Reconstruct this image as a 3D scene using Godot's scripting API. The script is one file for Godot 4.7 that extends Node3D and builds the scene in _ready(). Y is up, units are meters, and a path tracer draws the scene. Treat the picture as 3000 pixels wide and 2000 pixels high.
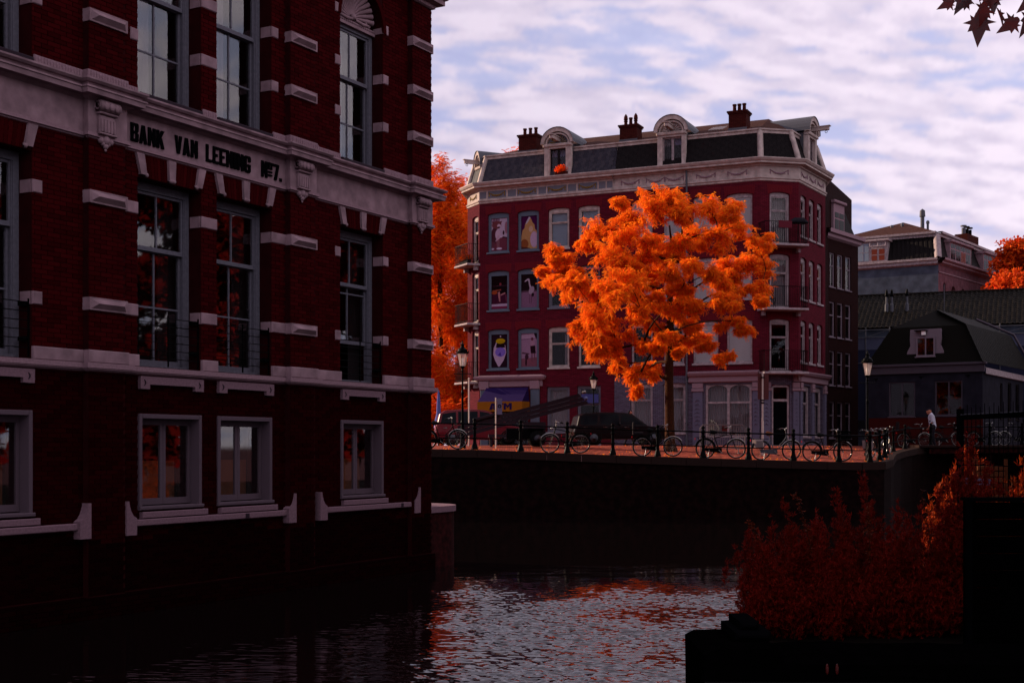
extends Node3D
# A canal corner at low sun: a brick bank on the left, corner houses and a tree beyond the water, reeds and a boat on the right.
# World: x right, y up, -z away from the camera; W(x, y, f) is x metres right, y above the water and f metres ahead.

class G:   # collects faces of one mesh
	var v := PackedVector3Array()
	var n := PackedVector3Array()
	var u := PackedVector2Array()
	var i := PackedInt32Array()
	var x := Transform3D()
	func tri(a: Vector3, b: Vector3, c: Vector3) -> void:   # counter-clockwise from outside
		a = x * a; b = x * b; c = x * c
		var m := (b - a).cross(c - a).normalized()
		var k := v.size()
		v.append_array([a, b, c]); n.append_array([m, m, m])
		u.append_array([Vector2(0, 1), Vector2(1, 1), Vector2(1, 0)])
		i.append_array([k, k + 2, k + 1])
	func q(a: Vector3, b: Vector3, c: Vector3, d: Vector3) -> void:
		a = x * a; b = x * b; c = x * c; d = x * d
		var m := (c - a).cross(d - b).normalized()
		var k := v.size()
		v.append_array([a, b, c, d]); n.append_array([m, m, m, m])
		u.append_array([Vector2(0, 1), Vector2(1, 1), Vector2(1, 0), Vector2(0, 0)])
		i.append_array([k, k + 2, k + 1, k, k + 3, k + 2])
	func box(x0: float, x1: float, y0: float, y1: float, z0: float, z1: float) -> G:
		var a := Vector3(x0, y0, z0); var b := Vector3(x1, y0, z0); var c := Vector3(x1, y1, z0); var d := Vector3(x0, y1, z0)
		var e := Vector3(x0, y0, z1); var f := Vector3(x1, y0, z1); var g := Vector3(x1, y1, z1); var h := Vector3(x0, y1, z1)
		q(e, f, g, h); q(b, a, d, c); q(a, e, h, d); q(f, b, c, g); q(h, g, c, d); q(a, b, f, e)
		return self
	func cham(x0: float, x1: float, y0: float, y1: float, z0: float, z1: float, r: float) -> G:   # a box whose front (z1) edges are chamfered
		var a := [Vector3(x0, y0, z0), Vector3(x1, y0, z0), Vector3(x1, y1, z0), Vector3(x0, y1, z0)]
		var b := [Vector3(x0, y0, z1 - r), Vector3(x1, y0, z1 - r), Vector3(x1, y1, z1 - r), Vector3(x0, y1, z1 - r)]
		var c := [Vector3(x0 + r, y0 + r, z1), Vector3(x1 - r, y0 + r, z1), Vector3(x1 - r, y1 - r, z1), Vector3(x0 + r, y1 - r, z1)]
		for k in 4:
			var l := (k + 1) % 4
			q(a[k], a[l], b[l], b[k]); q(b[k], b[l], c[l], c[k])
		q(c[0], c[1], c[2], c[3]); q(a[1], a[0], a[3], a[2])
		return self
	func poly(p: PackedVector2Array, z0: float, z1: float) -> G:   # an outline in x, y drawn out from z0 to z1
		if Geometry2D.is_polygon_clockwise(p):
			p.reverse()
		var t := Geometry2D.triangulate_polygon(p)
		for k in range(0, t.size(), 3):
			var a := p[t[k]]; var b := p[t[k + 1]]; var c := p[t[k + 2]]
			if (b - a).cross(c - a) < 0:
				var s := b; b = c; c = s
			tri(Vector3(a.x, a.y, z1), Vector3(b.x, b.y, z1), Vector3(c.x, c.y, z1))
			tri(Vector3(a.x, a.y, z0), Vector3(c.x, c.y, z0), Vector3(b.x, b.y, z0))
		for k in p.size():
			var a := p[k]; var b := p[(k + 1) % p.size()]
			q(Vector3(a.x, a.y, z0), Vector3(b.x, b.y, z0), Vector3(b.x, b.y, z1), Vector3(a.x, a.y, z1))
		return self
	func tube(p: PackedVector3Array, r: PackedFloat32Array, s := 6) -> G:
		var k0 := v.size()
		for j in p.size():
			var d := (p[mini(j + 1, p.size() - 1)] - p[maxi(j - 1, 0)]).normalized()
			var e := d.cross(Vector3(0.13, 0.2, 1) if absf(d.z) < 0.9 else Vector3.UP).normalized()
			var f := d.cross(e)
			for a in s:
				var o := e * cos(TAU * a / s) + f * sin(TAU * a / s)
				v.append(x * (p[j] + o * r[mini(j, r.size() - 1)])); n.append((x.basis * o).normalized()); u.append(Vector2(float(a) / s, j))
		for j in p.size() - 1:
			for a in s:
				var b := (a + 1) % s
				var k := k0 + j * s
				i.append_array([k + a, k + s + a, k + b, k + b, k + s + a, k + s + b])
		return self
	func rod(a: Vector3, b: Vector3, r: float, s := 6, r2 := -1.0) -> G:
		tube([a, b], [r, r if r2 < 0 else r2], s)
		var d := (b - a).normalized() * 0.0005
		for e in [[a, -d, r], [b, d, r if r2 < 0 else r2]]:
			tube([e[0], e[0] + e[1]], [e[2], 0.0], s)
		return self
	func lathe(p: PackedVector2Array, s := 12, sx := 1.0) -> G:   # p: (radius, height), from below up
		for j in p.size() - 1:
			var a := p[j]; var b := p[j + 1]
			var t := Vector2(b.y - a.y, a.x - b.x).normalized()
			var k0 := v.size()
			for e in [a, b]:
				for c in s + 1:
					var w := Vector3(cos(TAU * c / s) * sx, 0, sin(TAU * c / s))
					v.append(x * (w * e.x + Vector3(0, e.y, 0))); n.append((x.basis * (w * t.x + Vector3(0, t.y, 0))).normalized()); u.append(Vector2(float(c) / s, e.y))
			for c in s:
				i.append_array([k0 + c, k0 + c + 1, k0 + s + 1 + c, k0 + c + 1, k0 + s + 2 + c, k0 + s + 1 + c])
		return self
	func ball(c: Vector3, r: Vector3, s := 10) -> G:
		var k0 := v.size()
		var h := maxi(s / 2, 4)
		for j in h + 1:
			for a in s + 1:
				var w := Vector3(sin(PI * j / h) * cos(TAU * a / s), -cos(PI * j / h), sin(PI * j / h) * sin(TAU * a / s))
				v.append(x * (c + w * r)); n.append((x.basis * (w / r)).normalized()); u.append(Vector2(float(a) / s, float(j) / h))
		for j in h:
			for a in s:
				var k := k0 + j * (s + 1) + a
				i.append_array([k, k + 1, k + s + 1, k + 1, k + s + 2, k + s + 1])
		return self
	func ring(c: Vector3, ax: Vector3, rad: float, r: float, s := 24, t := 6) -> G:
		var e := ax.cross(Vector3.UP if absf(ax.y) < 0.9 else Vector3.RIGHT).normalized()
		var f := ax.normalized().cross(e)
		var p := PackedVector3Array()
		for k in s + 1:
			p.append(c + (e * cos(TAU * k / s) + f * sin(TAU * k / s)) * rad)
		return tube(p, [r], t)
	func done() -> ArrayMesh:
		var a := []
		a.resize(Mesh.ARRAY_MAX)
		a[Mesh.ARRAY_VERTEX] = v; a[Mesh.ARRAY_NORMAL] = n; a[Mesh.ARRAY_TEX_UV] = u; a[Mesh.ARRAY_INDEX] = i
		var m := ArrayMesh.new()
		m.add_surface_from_arrays(Mesh.PRIMITIVE_TRIANGLES, a)
		return m

var taken := {}
var M := {}
var rng := RandomNumberGenerator.new()

func W(px: float, y: float, f: float) -> Vector3:
	return Vector3(px, y, -f)
func frame(px: float, y: float, f: float, rx: float, rf: float) -> Transform3D:   # stands at a point, its x axis runs along (rx, rf), its z axis out of the wall
	var r := Vector3(rx, 0, -rf).normalized()
	return Transform3D(Basis(r, Vector3.UP, r.cross(Vector3.UP)), W(px, y, f))
func at(p: Vector3, turn := 0.0, s := 1.0) -> Transform3D:
	return Transform3D(Basis(Vector3.UP, turn).scaled(Vector3.ONE * s), p)
func numbered(par: Node, nm: String) -> String:
	var k := str(par.get_instance_id()) + nm
	taken[k] = taken.get(k, -1) + 1
	return nm if taken[k] == 0 else "%s_%03d" % [nm, taken[k]]
func tag(o: Node, label: String, category: String, group := "") -> Node3D:
	o.set_meta("label", label); o.set_meta("category", category)
	if group: o.set_meta("group", group)
	return o
func thing(nm: String, label: String, category: String, xf := Transform3D(), group := "") -> Node3D:
	var o := Node3D.new()
	o.name = numbered(self, nm); o.transform = xf
	add_child(o, true)
	return tag(o, label, category, group)
func part(par: Node, nm: String, g, m: Material, xf := Transform3D(), label := "") -> MeshInstance3D:
	var o := MeshInstance3D.new()
	o.name = numbered(par, nm); o.transform = xf
	o.mesh = g.done() if g is G else g
	o.material_override = m
	if label: o.set_meta("label", label)
	par.add_child(o, true)
	return o
func struct(nm: String, g, m: Material) -> MeshInstance3D:
	var o := part(self, nm, g, m)
	o.set_meta("kind", "structure")
	return o
func many(par: Node, nm: String, mesh: Mesh, m: Material, where: Array, tint := PackedColorArray()) -> MultiMeshInstance3D:   # past counting: one stuff object
	var mm := MultiMesh.new()
	mm.transform_format = MultiMesh.TRANSFORM_3D
	mm.use_colors = tint.size() > 0
	mm.mesh = mesh; mm.instance_count = where.size()
	for k in where.size():
		mm.set_instance_transform(k, where[k])
		if tint.size(): mm.set_instance_color(k, tint[k])
	var o := MultiMeshInstance3D.new()
	o.name = numbered(par, nm); o.multimesh = mm; o.material_override = m
	o.set_meta("kind", "stuff")
	par.add_child(o, true)
	return o
func pieces(par: Node, nm: String, mesh: Mesh, mats: Array, where: Array, most := 300) -> void:   # the first ones singly, the rest joined
	for k in mini(most, where.size()):
		part(par, nm, mesh, mats[(k * 7 + k / 3) % mats.size()], where[k])
	for j in mats.size():
		var rest := []
		for k in range(most, where.size()):
			if (k * 7 + k / 3) % mats.size() == j: rest.append(where[k])
		if rest.size(): many(par, nm + "work", mesh, mats[j], rest)
func dup(o: Node3D, xf: Transform3D, label: String, group := "") -> Node3D:
	var c: Node3D = o.duplicate()
	c.name = numbered(self, String(o.get_meta("base", "thing")))
	add_child(c, true)
	c.transform = xf
	c.set_meta("label", label)
	if group: c.set_meta("group", group)
	return c

func lin(r: float, g: float, b: float) -> Color:
	return Color(r, g, b).linear_to_srgb()
func mat(nm: String, c: Color, rough := 0.85, tex = null, scale := Vector3.ONE, metal := 0.0) -> StandardMaterial3D:   # c: linear base colour
	var m := StandardMaterial3D.new()
	m.albedo_color = Color(c.r, c.g, c.b).linear_to_srgb()
	m.roughness = rough; m.metallic = metal
	m.metallic_specular = 0.5 if rough < 0.3 else 0.3 if rough < 0.5 else 0.14
	if tex != null:
		m.albedo_texture = tex; m.uv1_triplanar = true; m.uv1_scale = scale
	M[nm] = m
	return m
func noise_tex(seed_: int, freq: float, lo: float, hi: float, size := 256, oct := 4, tint := Color.WHITE) -> NoiseTexture2D:
	var f := FastNoiseLite.new()
	f.seed = seed_; f.frequency = freq; f.fractal_octaves = oct
	var r := Gradient.new()
	r.set_color(0, Color(lo * tint.r, lo * tint.g, lo * tint.b)); r.set_color(1, Color(hi, hi, hi))
	var t := NoiseTexture2D.new()
	t.noise = f; t.width = size; t.height = size; t.seamless = true; t.color_ramp = r
	return t
func brick_images(bw: int, bh: int, nx: int, ny: int, seed_: int, joint: Color, spread: float) -> Array:   # running bond: colour and relief
	var w := bw * nx; var h := bh * ny
	var a := Image.create(w, h, false, Image.FORMAT_RGB8); var b := Image.create(w, h, false, Image.FORMAT_RGB8)
	a.fill(joint); b.fill(Color(0.25, 0.25, 0.25))
	var r := RandomNumberGenerator.new(); r.seed = seed_
	for j in ny:
		for k in nx:
			var s := 1.0 - spread * r.randf()
			var c := Color(s, s * (1 - 0.25 * spread * r.randf()), s * (1 - 0.2 * spread * r.randf()))
			var x0 := k * bw + (bw / 2 if j % 2 else 0)
			for e in [x0, x0 - w]:
				a.fill_rect(Rect2i(e + 1, j * bh + 1, bw - 2, bh - 2), c)
				var z := 0.7 + 0.3 * r.randf()
				b.fill_rect(Rect2i(e + 1, j * bh + 1, bw - 2, bh - 2), Color(z, z, z))
	return [ImageTexture.create_from_image(a), ImageTexture.create_from_image(b)]
func relief(m: StandardMaterial3D, t: Texture2D, cm: float) -> StandardMaterial3D:
	m.heightmap_enabled = true; m.heightmap_texture = t; m.heightmap_scale = cm
	return m

func wall(g: G, x0: float, x1: float, y0: float, y1: float, z0: float, z1: float, holes: Array) -> void:   # a wall with rectangular openings [x0, x1, y0, y1, rise of the arch]
	var xs := [x0, x1]; var ys := [y0, y1]
	for h in holes:
		for k in 2:
			if h[k] > x0 and h[k] < x1 and not xs.has(h[k]): xs.append(h[k])
			if h[k + 2] > y0 and h[k + 2] < y1 and not ys.has(h[k + 2]): ys.append(h[k + 2])
	xs.sort(); ys.sort()
	for j in ys.size() - 1:
		for k in xs.size() - 1:
			var cx: float = (xs[k] + xs[k + 1]) / 2; var cy: float = (ys[j] + ys[j + 1]) / 2
			if holes.any(func(h): return cx > h[0] and cx < h[1] and cy > h[2] and cy < h[3]): continue
			g.q(Vector3(xs[k], ys[j], z1), Vector3(xs[k + 1], ys[j], z1), Vector3(xs[k + 1], ys[j + 1], z1), Vector3(xs[k], ys[j + 1], z1))
			g.q(Vector3(xs[k + 1], ys[j], z0), Vector3(xs[k], ys[j], z0), Vector3(xs[k], ys[j + 1], z0), Vector3(xs[k + 1], ys[j + 1], z0))
	for e in [[x0, 1], [x1, -1]]:
		side(g, e[0], y0, y1, z0, z1, -e[1])
	g.q(Vector3(x0, y1, z1), Vector3(x1, y1, z1), Vector3(x1, y1, z0), Vector3(x0, y1, z0))
	for h in holes:
		var a: float = h[4] if h.size() > 4 else 0.0
		side(g, h[0], h[2], h[3] - a, z0, z1, 1); side(g, h[1], h[2], h[3] - a, z0, z1, -1)
		g.q(Vector3(h[0], h[2], z1), Vector3(h[1], h[2], z1), Vector3(h[1], h[2], z0), Vector3(h[0], h[2], z0))
		if a <= 0:
			g.q(Vector3(h[0], h[3], z0), Vector3(h[1], h[3], z0), Vector3(h[1], h[3], z1), Vector3(h[0], h[3], z1))
			continue
		var p := arc(h[0], h[1], h[3] - a, a)
		for s in 2:
			var l := PackedVector2Array()
			var m := p.size() / 2
			for k in m + 1: l.append(p[k] if s == 0 else p[m + k])
			l.append(Vector2(h[s], h[3] + 0.001))
			g.poly(l, z0 + 0.001, z1 - 0.001)
func side(g: G, px: float, y0: float, y1: float, z0: float, z1: float, s: int) -> void:
	if s > 0: g.q(Vector3(px, y0, z1), Vector3(px, y0, z0), Vector3(px, y1, z0), Vector3(px, y1, z1))
	else: g.q(Vector3(px, y0, z0), Vector3(px, y0, z1), Vector3(px, y1, z1), Vector3(px, y1, z0))
func arc(x0: float, x1: float, y: float, rise: float, steps := 12) -> PackedVector2Array:
	var p := PackedVector2Array()
	for k in steps + 1:
		var t := PI - PI * k / steps
		p.append(Vector2((x0 + x1) / 2 + (x1 - x0) / 2 * cos(t), y + rise * sin(t)))
	return p
func band(g: G, x0: float, x1: float, prof: Array, e0 := true, e1 := true) -> void:   # a moulding: profile of (z, y) from below up, run from x0 to x1; e0, e1: returned round its ends
	for k in prof.size() - 1:
		var a: Vector2 = prof[k]; var b: Vector2 = prof[k + 1]
		var l0 := a.x if e0 else 0.0; var l1 := b.x if e0 else 0.0
		var r0 := a.x if e1 else 0.0; var r1 := b.x if e1 else 0.0
		g.q(Vector3(x0 - l0, a.y, a.x), Vector3(x1 + r0, a.y, a.x), Vector3(x1 + r1, b.y, b.x), Vector3(x0 - l1, b.y, b.x))
		if e0: g.q(Vector3(x0 - l0, a.y, -0.02), Vector3(x0 - l0, a.y, a.x), Vector3(x0 - l1, b.y, b.x), Vector3(x0 - l1, b.y, -0.02))
		if e1: g.q(Vector3(x1 + r0, a.y, a.x), Vector3(x1 + r0, a.y, -0.02), Vector3(x1 + r1, b.y, -0.02), Vector3(x1 + r1, b.y, b.x))
	var t: Vector2 = prof[-1]; var s: Vector2 = prof[0]
	var i0 := 1.0 if e0 else 0.0; var i1 := 1.0 if e1 else 0.0
	g.q(Vector3(x0 - t.x * i0, t.y, t.x), Vector3(x1 + t.x * i1, t.y, t.x), Vector3(x1 + t.x * i1, t.y, -0.02), Vector3(x0 - t.x * i0, t.y, -0.02))
	g.q(Vector3(x0 - s.x * i0, s.y, -0.02), Vector3(x1 + s.x * i1, s.y, -0.02), Vector3(x1 + s.x * i1, s.y, s.x), Vector3(x0 - s.x * i0, s.y, s.x))

func _ready() -> void:
	rng.seed = 7
	var cam := Camera3D.new()
	cam.name = "camera"; add_child(cam)
	cam.position = Vector3(0, 2.4, 0)
	cam.set_frustum(0.1 * 2000.0 / 3900.0, Vector2(0, 0.1 * 311.0 / 3900.0), 0.1, 900.0)
	cam.current = true
	var we := WorldEnvironment.new()
	we.name = "environment"; add_child(we)
	var env := Environment.new()
	env.background_mode = Environment.BG_SKY
	env.sky = Sky.new()
	env.sky.sky_material = sky_material()
	env.tonemap_mode = Environment.TONE_MAPPER_LINEAR
	env.tonemap_exposure = 2.0
	env.background_energy_multiplier = 0.8
	env.sdfgi_enabled = true; env.ssao_enabled = true; env.ssil_enabled = true
	we.environment = env
	var sun := DirectionalLight3D.new()
	sun.name = "sun"; add_child(sun)
	var s := W(-0.89, 0.31, 0.45).normalized()   # towards the sun: low, along the front of the corner houses
	sun.look_at_from_position(Vector3.ZERO, -s)
	sun.light_energy = 1.6; sun.light_color = Color(1.0, 0.89, 0.77); sun.light_angular_distance = 0.5
	sun.shadow_enabled = true
	materials()
	setting()
	bank()
	corner_houses()
	right_houses()
	trees()
	quay_things()
	foreground()

func sky_material() -> PanoramaSkyMaterial:
	var w := 3072; var h := 1536
	var a := FastNoiseLite.new(); a.seed = 11; a.frequency = 2.2; a.fractal_octaves = 4
	var b := FastNoiseLite.new(); b.seed = 5; b.frequency = 0.45; b.fractal_octaves = 3
	var c := FastNoiseLite.new(); c.seed = 23; c.frequency = 9.5; c.fractal_octaves = 4; c.fractal_gain = 0.45; c.domain_warp_enabled = true; c.domain_warp_amplitude = 0.12; c.domain_warp_frequency = 3.0
	var data := PackedByteArray()
	data.resize(w * h * 3)
	var sunx := atan2(-0.89, 0.45)
	for j in h:
		var el := (0.5 - (j + 0.5) / h) * PI
		var sy := sin(el); var cy := cos(el)
		for k in w:
			var o := (j * w + k) * 3
			if el < 0:
				data[o] = 92; data[o + 1] = 62; data[o + 2] = 66
				continue
			var az := ((k + 0.5) / w - 0.5) * TAU
			var d := 1.0 / (sy + 0.22)
			var px := sin(az) * cy * d; var pz := cos(az) * cy * d
			px += 0.25 * pz; pz -= 0.18 * px
			var n1 := a.get_noise_2d(px, pz * 1.5)
			var n2 := c.get_noise_2d(px * 0.8, pz * 1.7) * 1.25
			var n3 := b.get_noise_2d(px + 3.0, pz)
			var near := 0.5 + 0.5 * cos(az - sunx)
			var puff := clampf(0.55 + 0.85 * n2 + 0.55 * n1, 0.0, 1.0)   # tops and undersides of the cloud rows
			var gap := smoothstep(0.10, 0.62, -n1 * 0.9 - n2 * 0.55 + 0.35 * n3 + 0.05) * 0.40   # blue between them
			var mass := smoothstep(0.12, 0.34, az + 0.22 * n3 + 0.22 * n1) * smoothstep(2.6, 2.0, az) * smoothstep(0.315, 0.215, el + 0.07 * n1 + 0.03 * n2)   # a greyer bank of cloud towards the right
			gap *= 1.0 - mass
			var lit := 0.68 + 0.34 * near
			var r := lerpf(0.845, 0.975, puff); var g := lerpf(0.80, 0.92, puff); var bl := lerpf(0.85, 0.94, puff)
			r = lerpf(r, 0.64, gap); g = lerpf(g, 0.74, gap); bl = lerpf(bl, 0.94, gap)
			r = lerpf(r, 0.76, mass * 0.85); g = lerpf(g, 0.70, mass * 0.85); bl = lerpf(bl, 0.765, mass * 0.85)
			data[o] = int(clampf(r * lit, 0, 1) * 255); data[o + 1] = int(clampf(g * lit, 0, 1) * 255); data[o + 2] = int(clampf(bl * (0.74 + 0.29 * near), 0, 1) * 255)
	var m := PanoramaSkyMaterial.new()
	m.panorama = ImageTexture.create_from_image(Image.create_from_data(w, h, false, Image.FORMAT_RGB8, data))
	return m

func materials() -> void:
	var grime := noise_tex(3, 0.02, 0.70, 1.0, 256, 5)
	var fine := noise_tex(9, 0.09, 0.84, 1.0, 256, 5)
	var red := [Color(0.034, 0.0009, 0.0020), Color(0.030, 0.0007, 0.0017), Color(0.041, 0.0013, 0.0025), Color(0.024, 0.0005, 0.0013)]
	for k in 4: mat("brick%d" % k, red[k], 0.9, fine, Vector3.ONE * 1.3).metallic_specular = 0.08
	for k in 4:   # shade of the ground storey and wall foot painted into darker brick
		mat("shaded_brick%d" % k, Color(red[k].r, red[k].g, red[k].b) * 0.42, 0.9, fine, Vector3.ONE * 1.3).metallic_specular = 0.06
		mat("foot_shade_brick%d" % k, Color(red[k].r, red[k].g, red[k].b) * 0.16, 0.8, fine, Vector3.ONE * 1.3).metallic_specular = 0.06
	mat("stone_low", Color(0.17, 0.10, 0.125), 0.9, fine, Vector3.ONE * 0.9)  # stone colour darkened to carry the shade of the lower courses
	mat("frame_low", Color(0.075, 0.052, 0.066), 0.7)  # frame colour with the basement storey's shade painted in
	mat("mortar", Color(0.02475, 0.0018, 0.0027), 0.95, grime, Vector3.ONE * 0.5)
	mat("stone", Color(0.279, 0.1767, 0.2046), 0.8, grime, Vector3.ONE * 0.45)
	mat("stone2", Color(0.2418, 0.1488, 0.1767), 0.85, fine, Vector3.ONE * 0.9)
	mat("frame", Color(0.1146, 0.109, 0.1364), 0.55, fine, Vector3.ONE * 0.6)
	mat("white", Color(0.33, 0.26, 0.275), 0.6, grime, Vector3.ONE * 0.7)
	mat("slate_sill", Color(0.02, 0.012, 0.018), 0.6)
	mat("iron", Color(0.0012, 0.0012, 0.0015), 0.38)
	M.iron.metallic_specular = 0.1
	mat("black", Color(0.002, 0.002, 0.0025), 0.6)
	M.black.specular_mode = BaseMaterial3D.SPECULAR_DISABLED
	mat("dark", Color(0.012, 0.009, 0.010), 0.9)
	mat("room", Color(0.01, 0.0064, 0.0064), 0.95)
	mat("curtain", Color(0.1536, 0.128, 0.1408), 0.95, fine, Vector3(3, 0.2, 3))
	var gl := mat("glass", Color(0.0, 0.0, 0.0), 0.02)
	gl.transparency = BaseMaterial3D.TRANSPARENCY_ALPHA; gl.albedo_color.a = 0.08
	gl.metallic_specular = 0.5
	var hg := mat("house_glass", Color(0.0, 0.0, 0.0), 0.02)
	hg.transparency = BaseMaterial3D.TRANSPARENCY_ALPHA; hg.albedo_color.a = 0.08; hg.metallic_specular = 0.26
	var bt := brick_images(32, 10, 10, 20, 4, Color(0.5, 0.42, 0.42), 0.16)
	for e in [["main_brick", Color(0.092, 0.0078, 0.0170)], ["dark_brick", Color(0.01575, 0.003, 0.003)], ["grey_brick", Color(0.0966, 0.084, 0.1218)]]:
		var m := mat(e[0], e[1], 0.9, bt[0], Vector3(1 / 2.2, 1 / 1.3, 1 / 2.2))
		relief(m, bt[1], 0.6)
	mat("cream", Color(0.46, 0.365, 0.34), 0.7, grime, Vector3.ONE * 0.4)
	mat("gold", Color(0.19, 0.11, 0.03), 0.5, fine, Vector3.ONE)
	mat("frieze_grey", Color(0.11, 0.11, 0.135), 0.7)
	mat("frame_blue", Color(0.07, 0.085, 0.115), 0.6)
	mat("slate0", Color(0.028, 0.0252, 0.0342), 0.6); mat("slate1", Color(0.0224, 0.02016, 0.02808), 0.6); mat("slate2", Color(0.034, 0.02952, 0.0378), 0.55)
	mat("slate_dark0", Color(0.0085, 0.0065, 0.007), 0.7); mat("slate_dark1", Color(0.0065, 0.005, 0.0055), 0.7)
	mat("roof_felt", Color(0.055, 0.021, 0.017), 0.95, grime, Vector3.ONE * 0.4)
	mat("tile0", Color(0.00462, 0.0033, 0.00198), 0.7); mat("tile1", Color(0.003, 0.0024, 0.0015), 0.7); mat("tile2", Color(0.0066, 0.004455, 0.00231), 0.65)
	mat("chimney", Color(0.05, 0.01, 0.008), 0.9, bt[0], Vector3(1 / 2.2, 1 / 1.3, 1 / 2.2))
	mat("zinc", Color(0.066, 0.066, 0.078), 0.55, null, Vector3.ONE, 0.15)
	mat("shutter", Color(0.3, 0.28, 0.29), 0.6, fine, Vector3(0.1, 6, 0.1))
	mat("blue_plaster", Color(0.06358, 0.0748, 0.1047), 0.9, grime, Vector3.ONE * 0.2)
	mat("grey_plaster", Color(0.0162, 0.01512, 0.02268), 0.9, grime, Vector3.ONE * 0.3)
	mat("pink_plaster", Color(0.144, 0.0625, 0.078), 0.9, grime, Vector3.ONE * 0.3)
	mat("bark", Color(0.077, 0.02772, 0.0126), 0.95, noise_tex(31, 0.08, 0.35, 1.0), Vector3(2, 0.5, 2))
	var pv := brick_images(24, 12, 12, 16, 8, Color(0.4, 0.35, 0.33), 0.5)
	relief(mat("paving", Color(0.36, 0.085, 0.05), 0.85, pv[0], Vector3.ONE * 0.45), pv[1], 0.5)
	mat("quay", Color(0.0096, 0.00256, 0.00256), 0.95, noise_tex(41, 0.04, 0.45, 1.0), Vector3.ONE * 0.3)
	mat("coping", Color(0.02112, 0.01122, 0.0099), 0.9, fine, Vector3.ONE * 0.7)
	mat("mud", Color(0.0044, 0.002, 0.0014), 0.95, grime, Vector3.ONE * 0.4)
	mat("rubber", Color(0.006, 0.006, 0.006), 0.75)
	mat("pole_paint", Color(0.42, 0.34, 0.30), 0.5)
	mat("barrier_steel", Color(0.13, 0.10, 0.10), 0.6)
	mat("canvas", Color(0.16, 0.12, 0.12), 0.9)
	mat("chrome", Color(0.245, 0.231, 0.217), 0.22, null, Vector3.ONE, 1.0)
	mat("lamp_glass", Color(0.75, 0.6, 0.55), 0.12)
	M.lamp_glass.transparency = BaseMaterial3D.TRANSPARENCY_ALPHA; M.lamp_glass.albedo_color.a = 0.4
	mat("purple", Color(0.015, 0.006, 0.05), 0.8, fine, Vector3.ONE)
	mat("yellow", Color(0.189, 0.0675, 0.0054), 0.8)
	mat("sign_blue", Color(0.042, 0.0455, 0.147), 0.5)
	mat("wood", Color(0.132, 0.042, 0.018), 0.85, fine, Vector3(0.4, 3, 0.4))
	mat("skin", Color(0.36, 0.14, 0.09), 0.6)
	mat("shirt", Color(0.372, 0.36, 0.42), 0.9)
	mat("cloth_dark", Color(0.012, 0.011, 0.015), 0.95)
	mat("red_paint", Color(0.09, 0.0054, 0.0105), 0.3)
	M.red_paint.metallic_specular = 0.25
	mat("black_paint", Color(0.005, 0.003, 0.004), 0.25)
	M.black_paint.metallic_specular = 0.22
	mat("car_glass", Color(0.004, 0.005, 0.007), 0.10).metallic_specular = 0.13
	mat("lamp_white", Color(0.8, 0.78, 0.75), 0.1); mat("lamp_red", Color(0.4, 0.01, 0.01), 0.15); mat("plate_red", Color(0.07, 0.008, 0.008), 0.6)
	mat("tarp", Color(0.00125, 0.001, 0.00125), 0.8, grime, Vector3.ONE)
	M.tarp.specular_mode = BaseMaterial3D.SPECULAR_DISABLED
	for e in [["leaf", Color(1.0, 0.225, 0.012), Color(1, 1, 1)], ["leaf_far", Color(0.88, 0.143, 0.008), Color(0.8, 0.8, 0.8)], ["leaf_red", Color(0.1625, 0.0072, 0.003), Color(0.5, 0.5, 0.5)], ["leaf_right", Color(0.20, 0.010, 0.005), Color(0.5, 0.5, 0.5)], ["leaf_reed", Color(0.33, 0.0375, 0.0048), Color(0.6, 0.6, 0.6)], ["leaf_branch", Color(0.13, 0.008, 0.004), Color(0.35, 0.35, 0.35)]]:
		var m := mat(e[0], e[1], 0.6)
		m.vertex_color_use_as_albedo = e[0] != "leaf_branch"
		m.backlight_enabled = true; m.backlight = e[2]
		m.cull_mode = BaseMaterial3D.CULL_DISABLED

const QX := [-16.0, -8.0, -1.3, 3.5, 8.2, 11.2, 12.2, 12.9, 13.5, 14.2, 15.25, 16.9, 18.1, 19.3, 22.2, 30.0, 60.0]
const QF := [46.6, 46.4, 46.1, 45.9, 45.75, 45.6, 45.6, 46.1, 47.4, 49.5, 53.2, 57.7, 60.0, 61.3, 62.6, 63.5, 64.0]
const QH := [2.42, 2.40, 2.32, 2.13, 1.98, 1.90, 1.88, 1.90, 1.94, 1.99, 2.10, 2.22, 2.34, 2.42, 2.47, 2.5, 2.5]
func quay_at(px: float) -> Vector2:   # (how far ahead the quay's edge is, how high)
	for k in QX.size() - 1:
		if px <= QX[k + 1] or k == QX.size() - 2:
			var t := clampf((px - QX[k]) / (QX[k + 1] - QX[k]), 0, 1)
			return Vector2(lerpf(QF[k], QF[k + 1], t), lerpf(QH[k], QH[k + 1], t))
	return Vector2.ZERO
func ground_at(px: float, f: float) -> float:
	var e := quay_at(px)
	return lerpf(e.y, 2.5, smoothstep(0.0, 1.0, clampf((f - e.x) / 12.0, 0, 1)))

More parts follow.
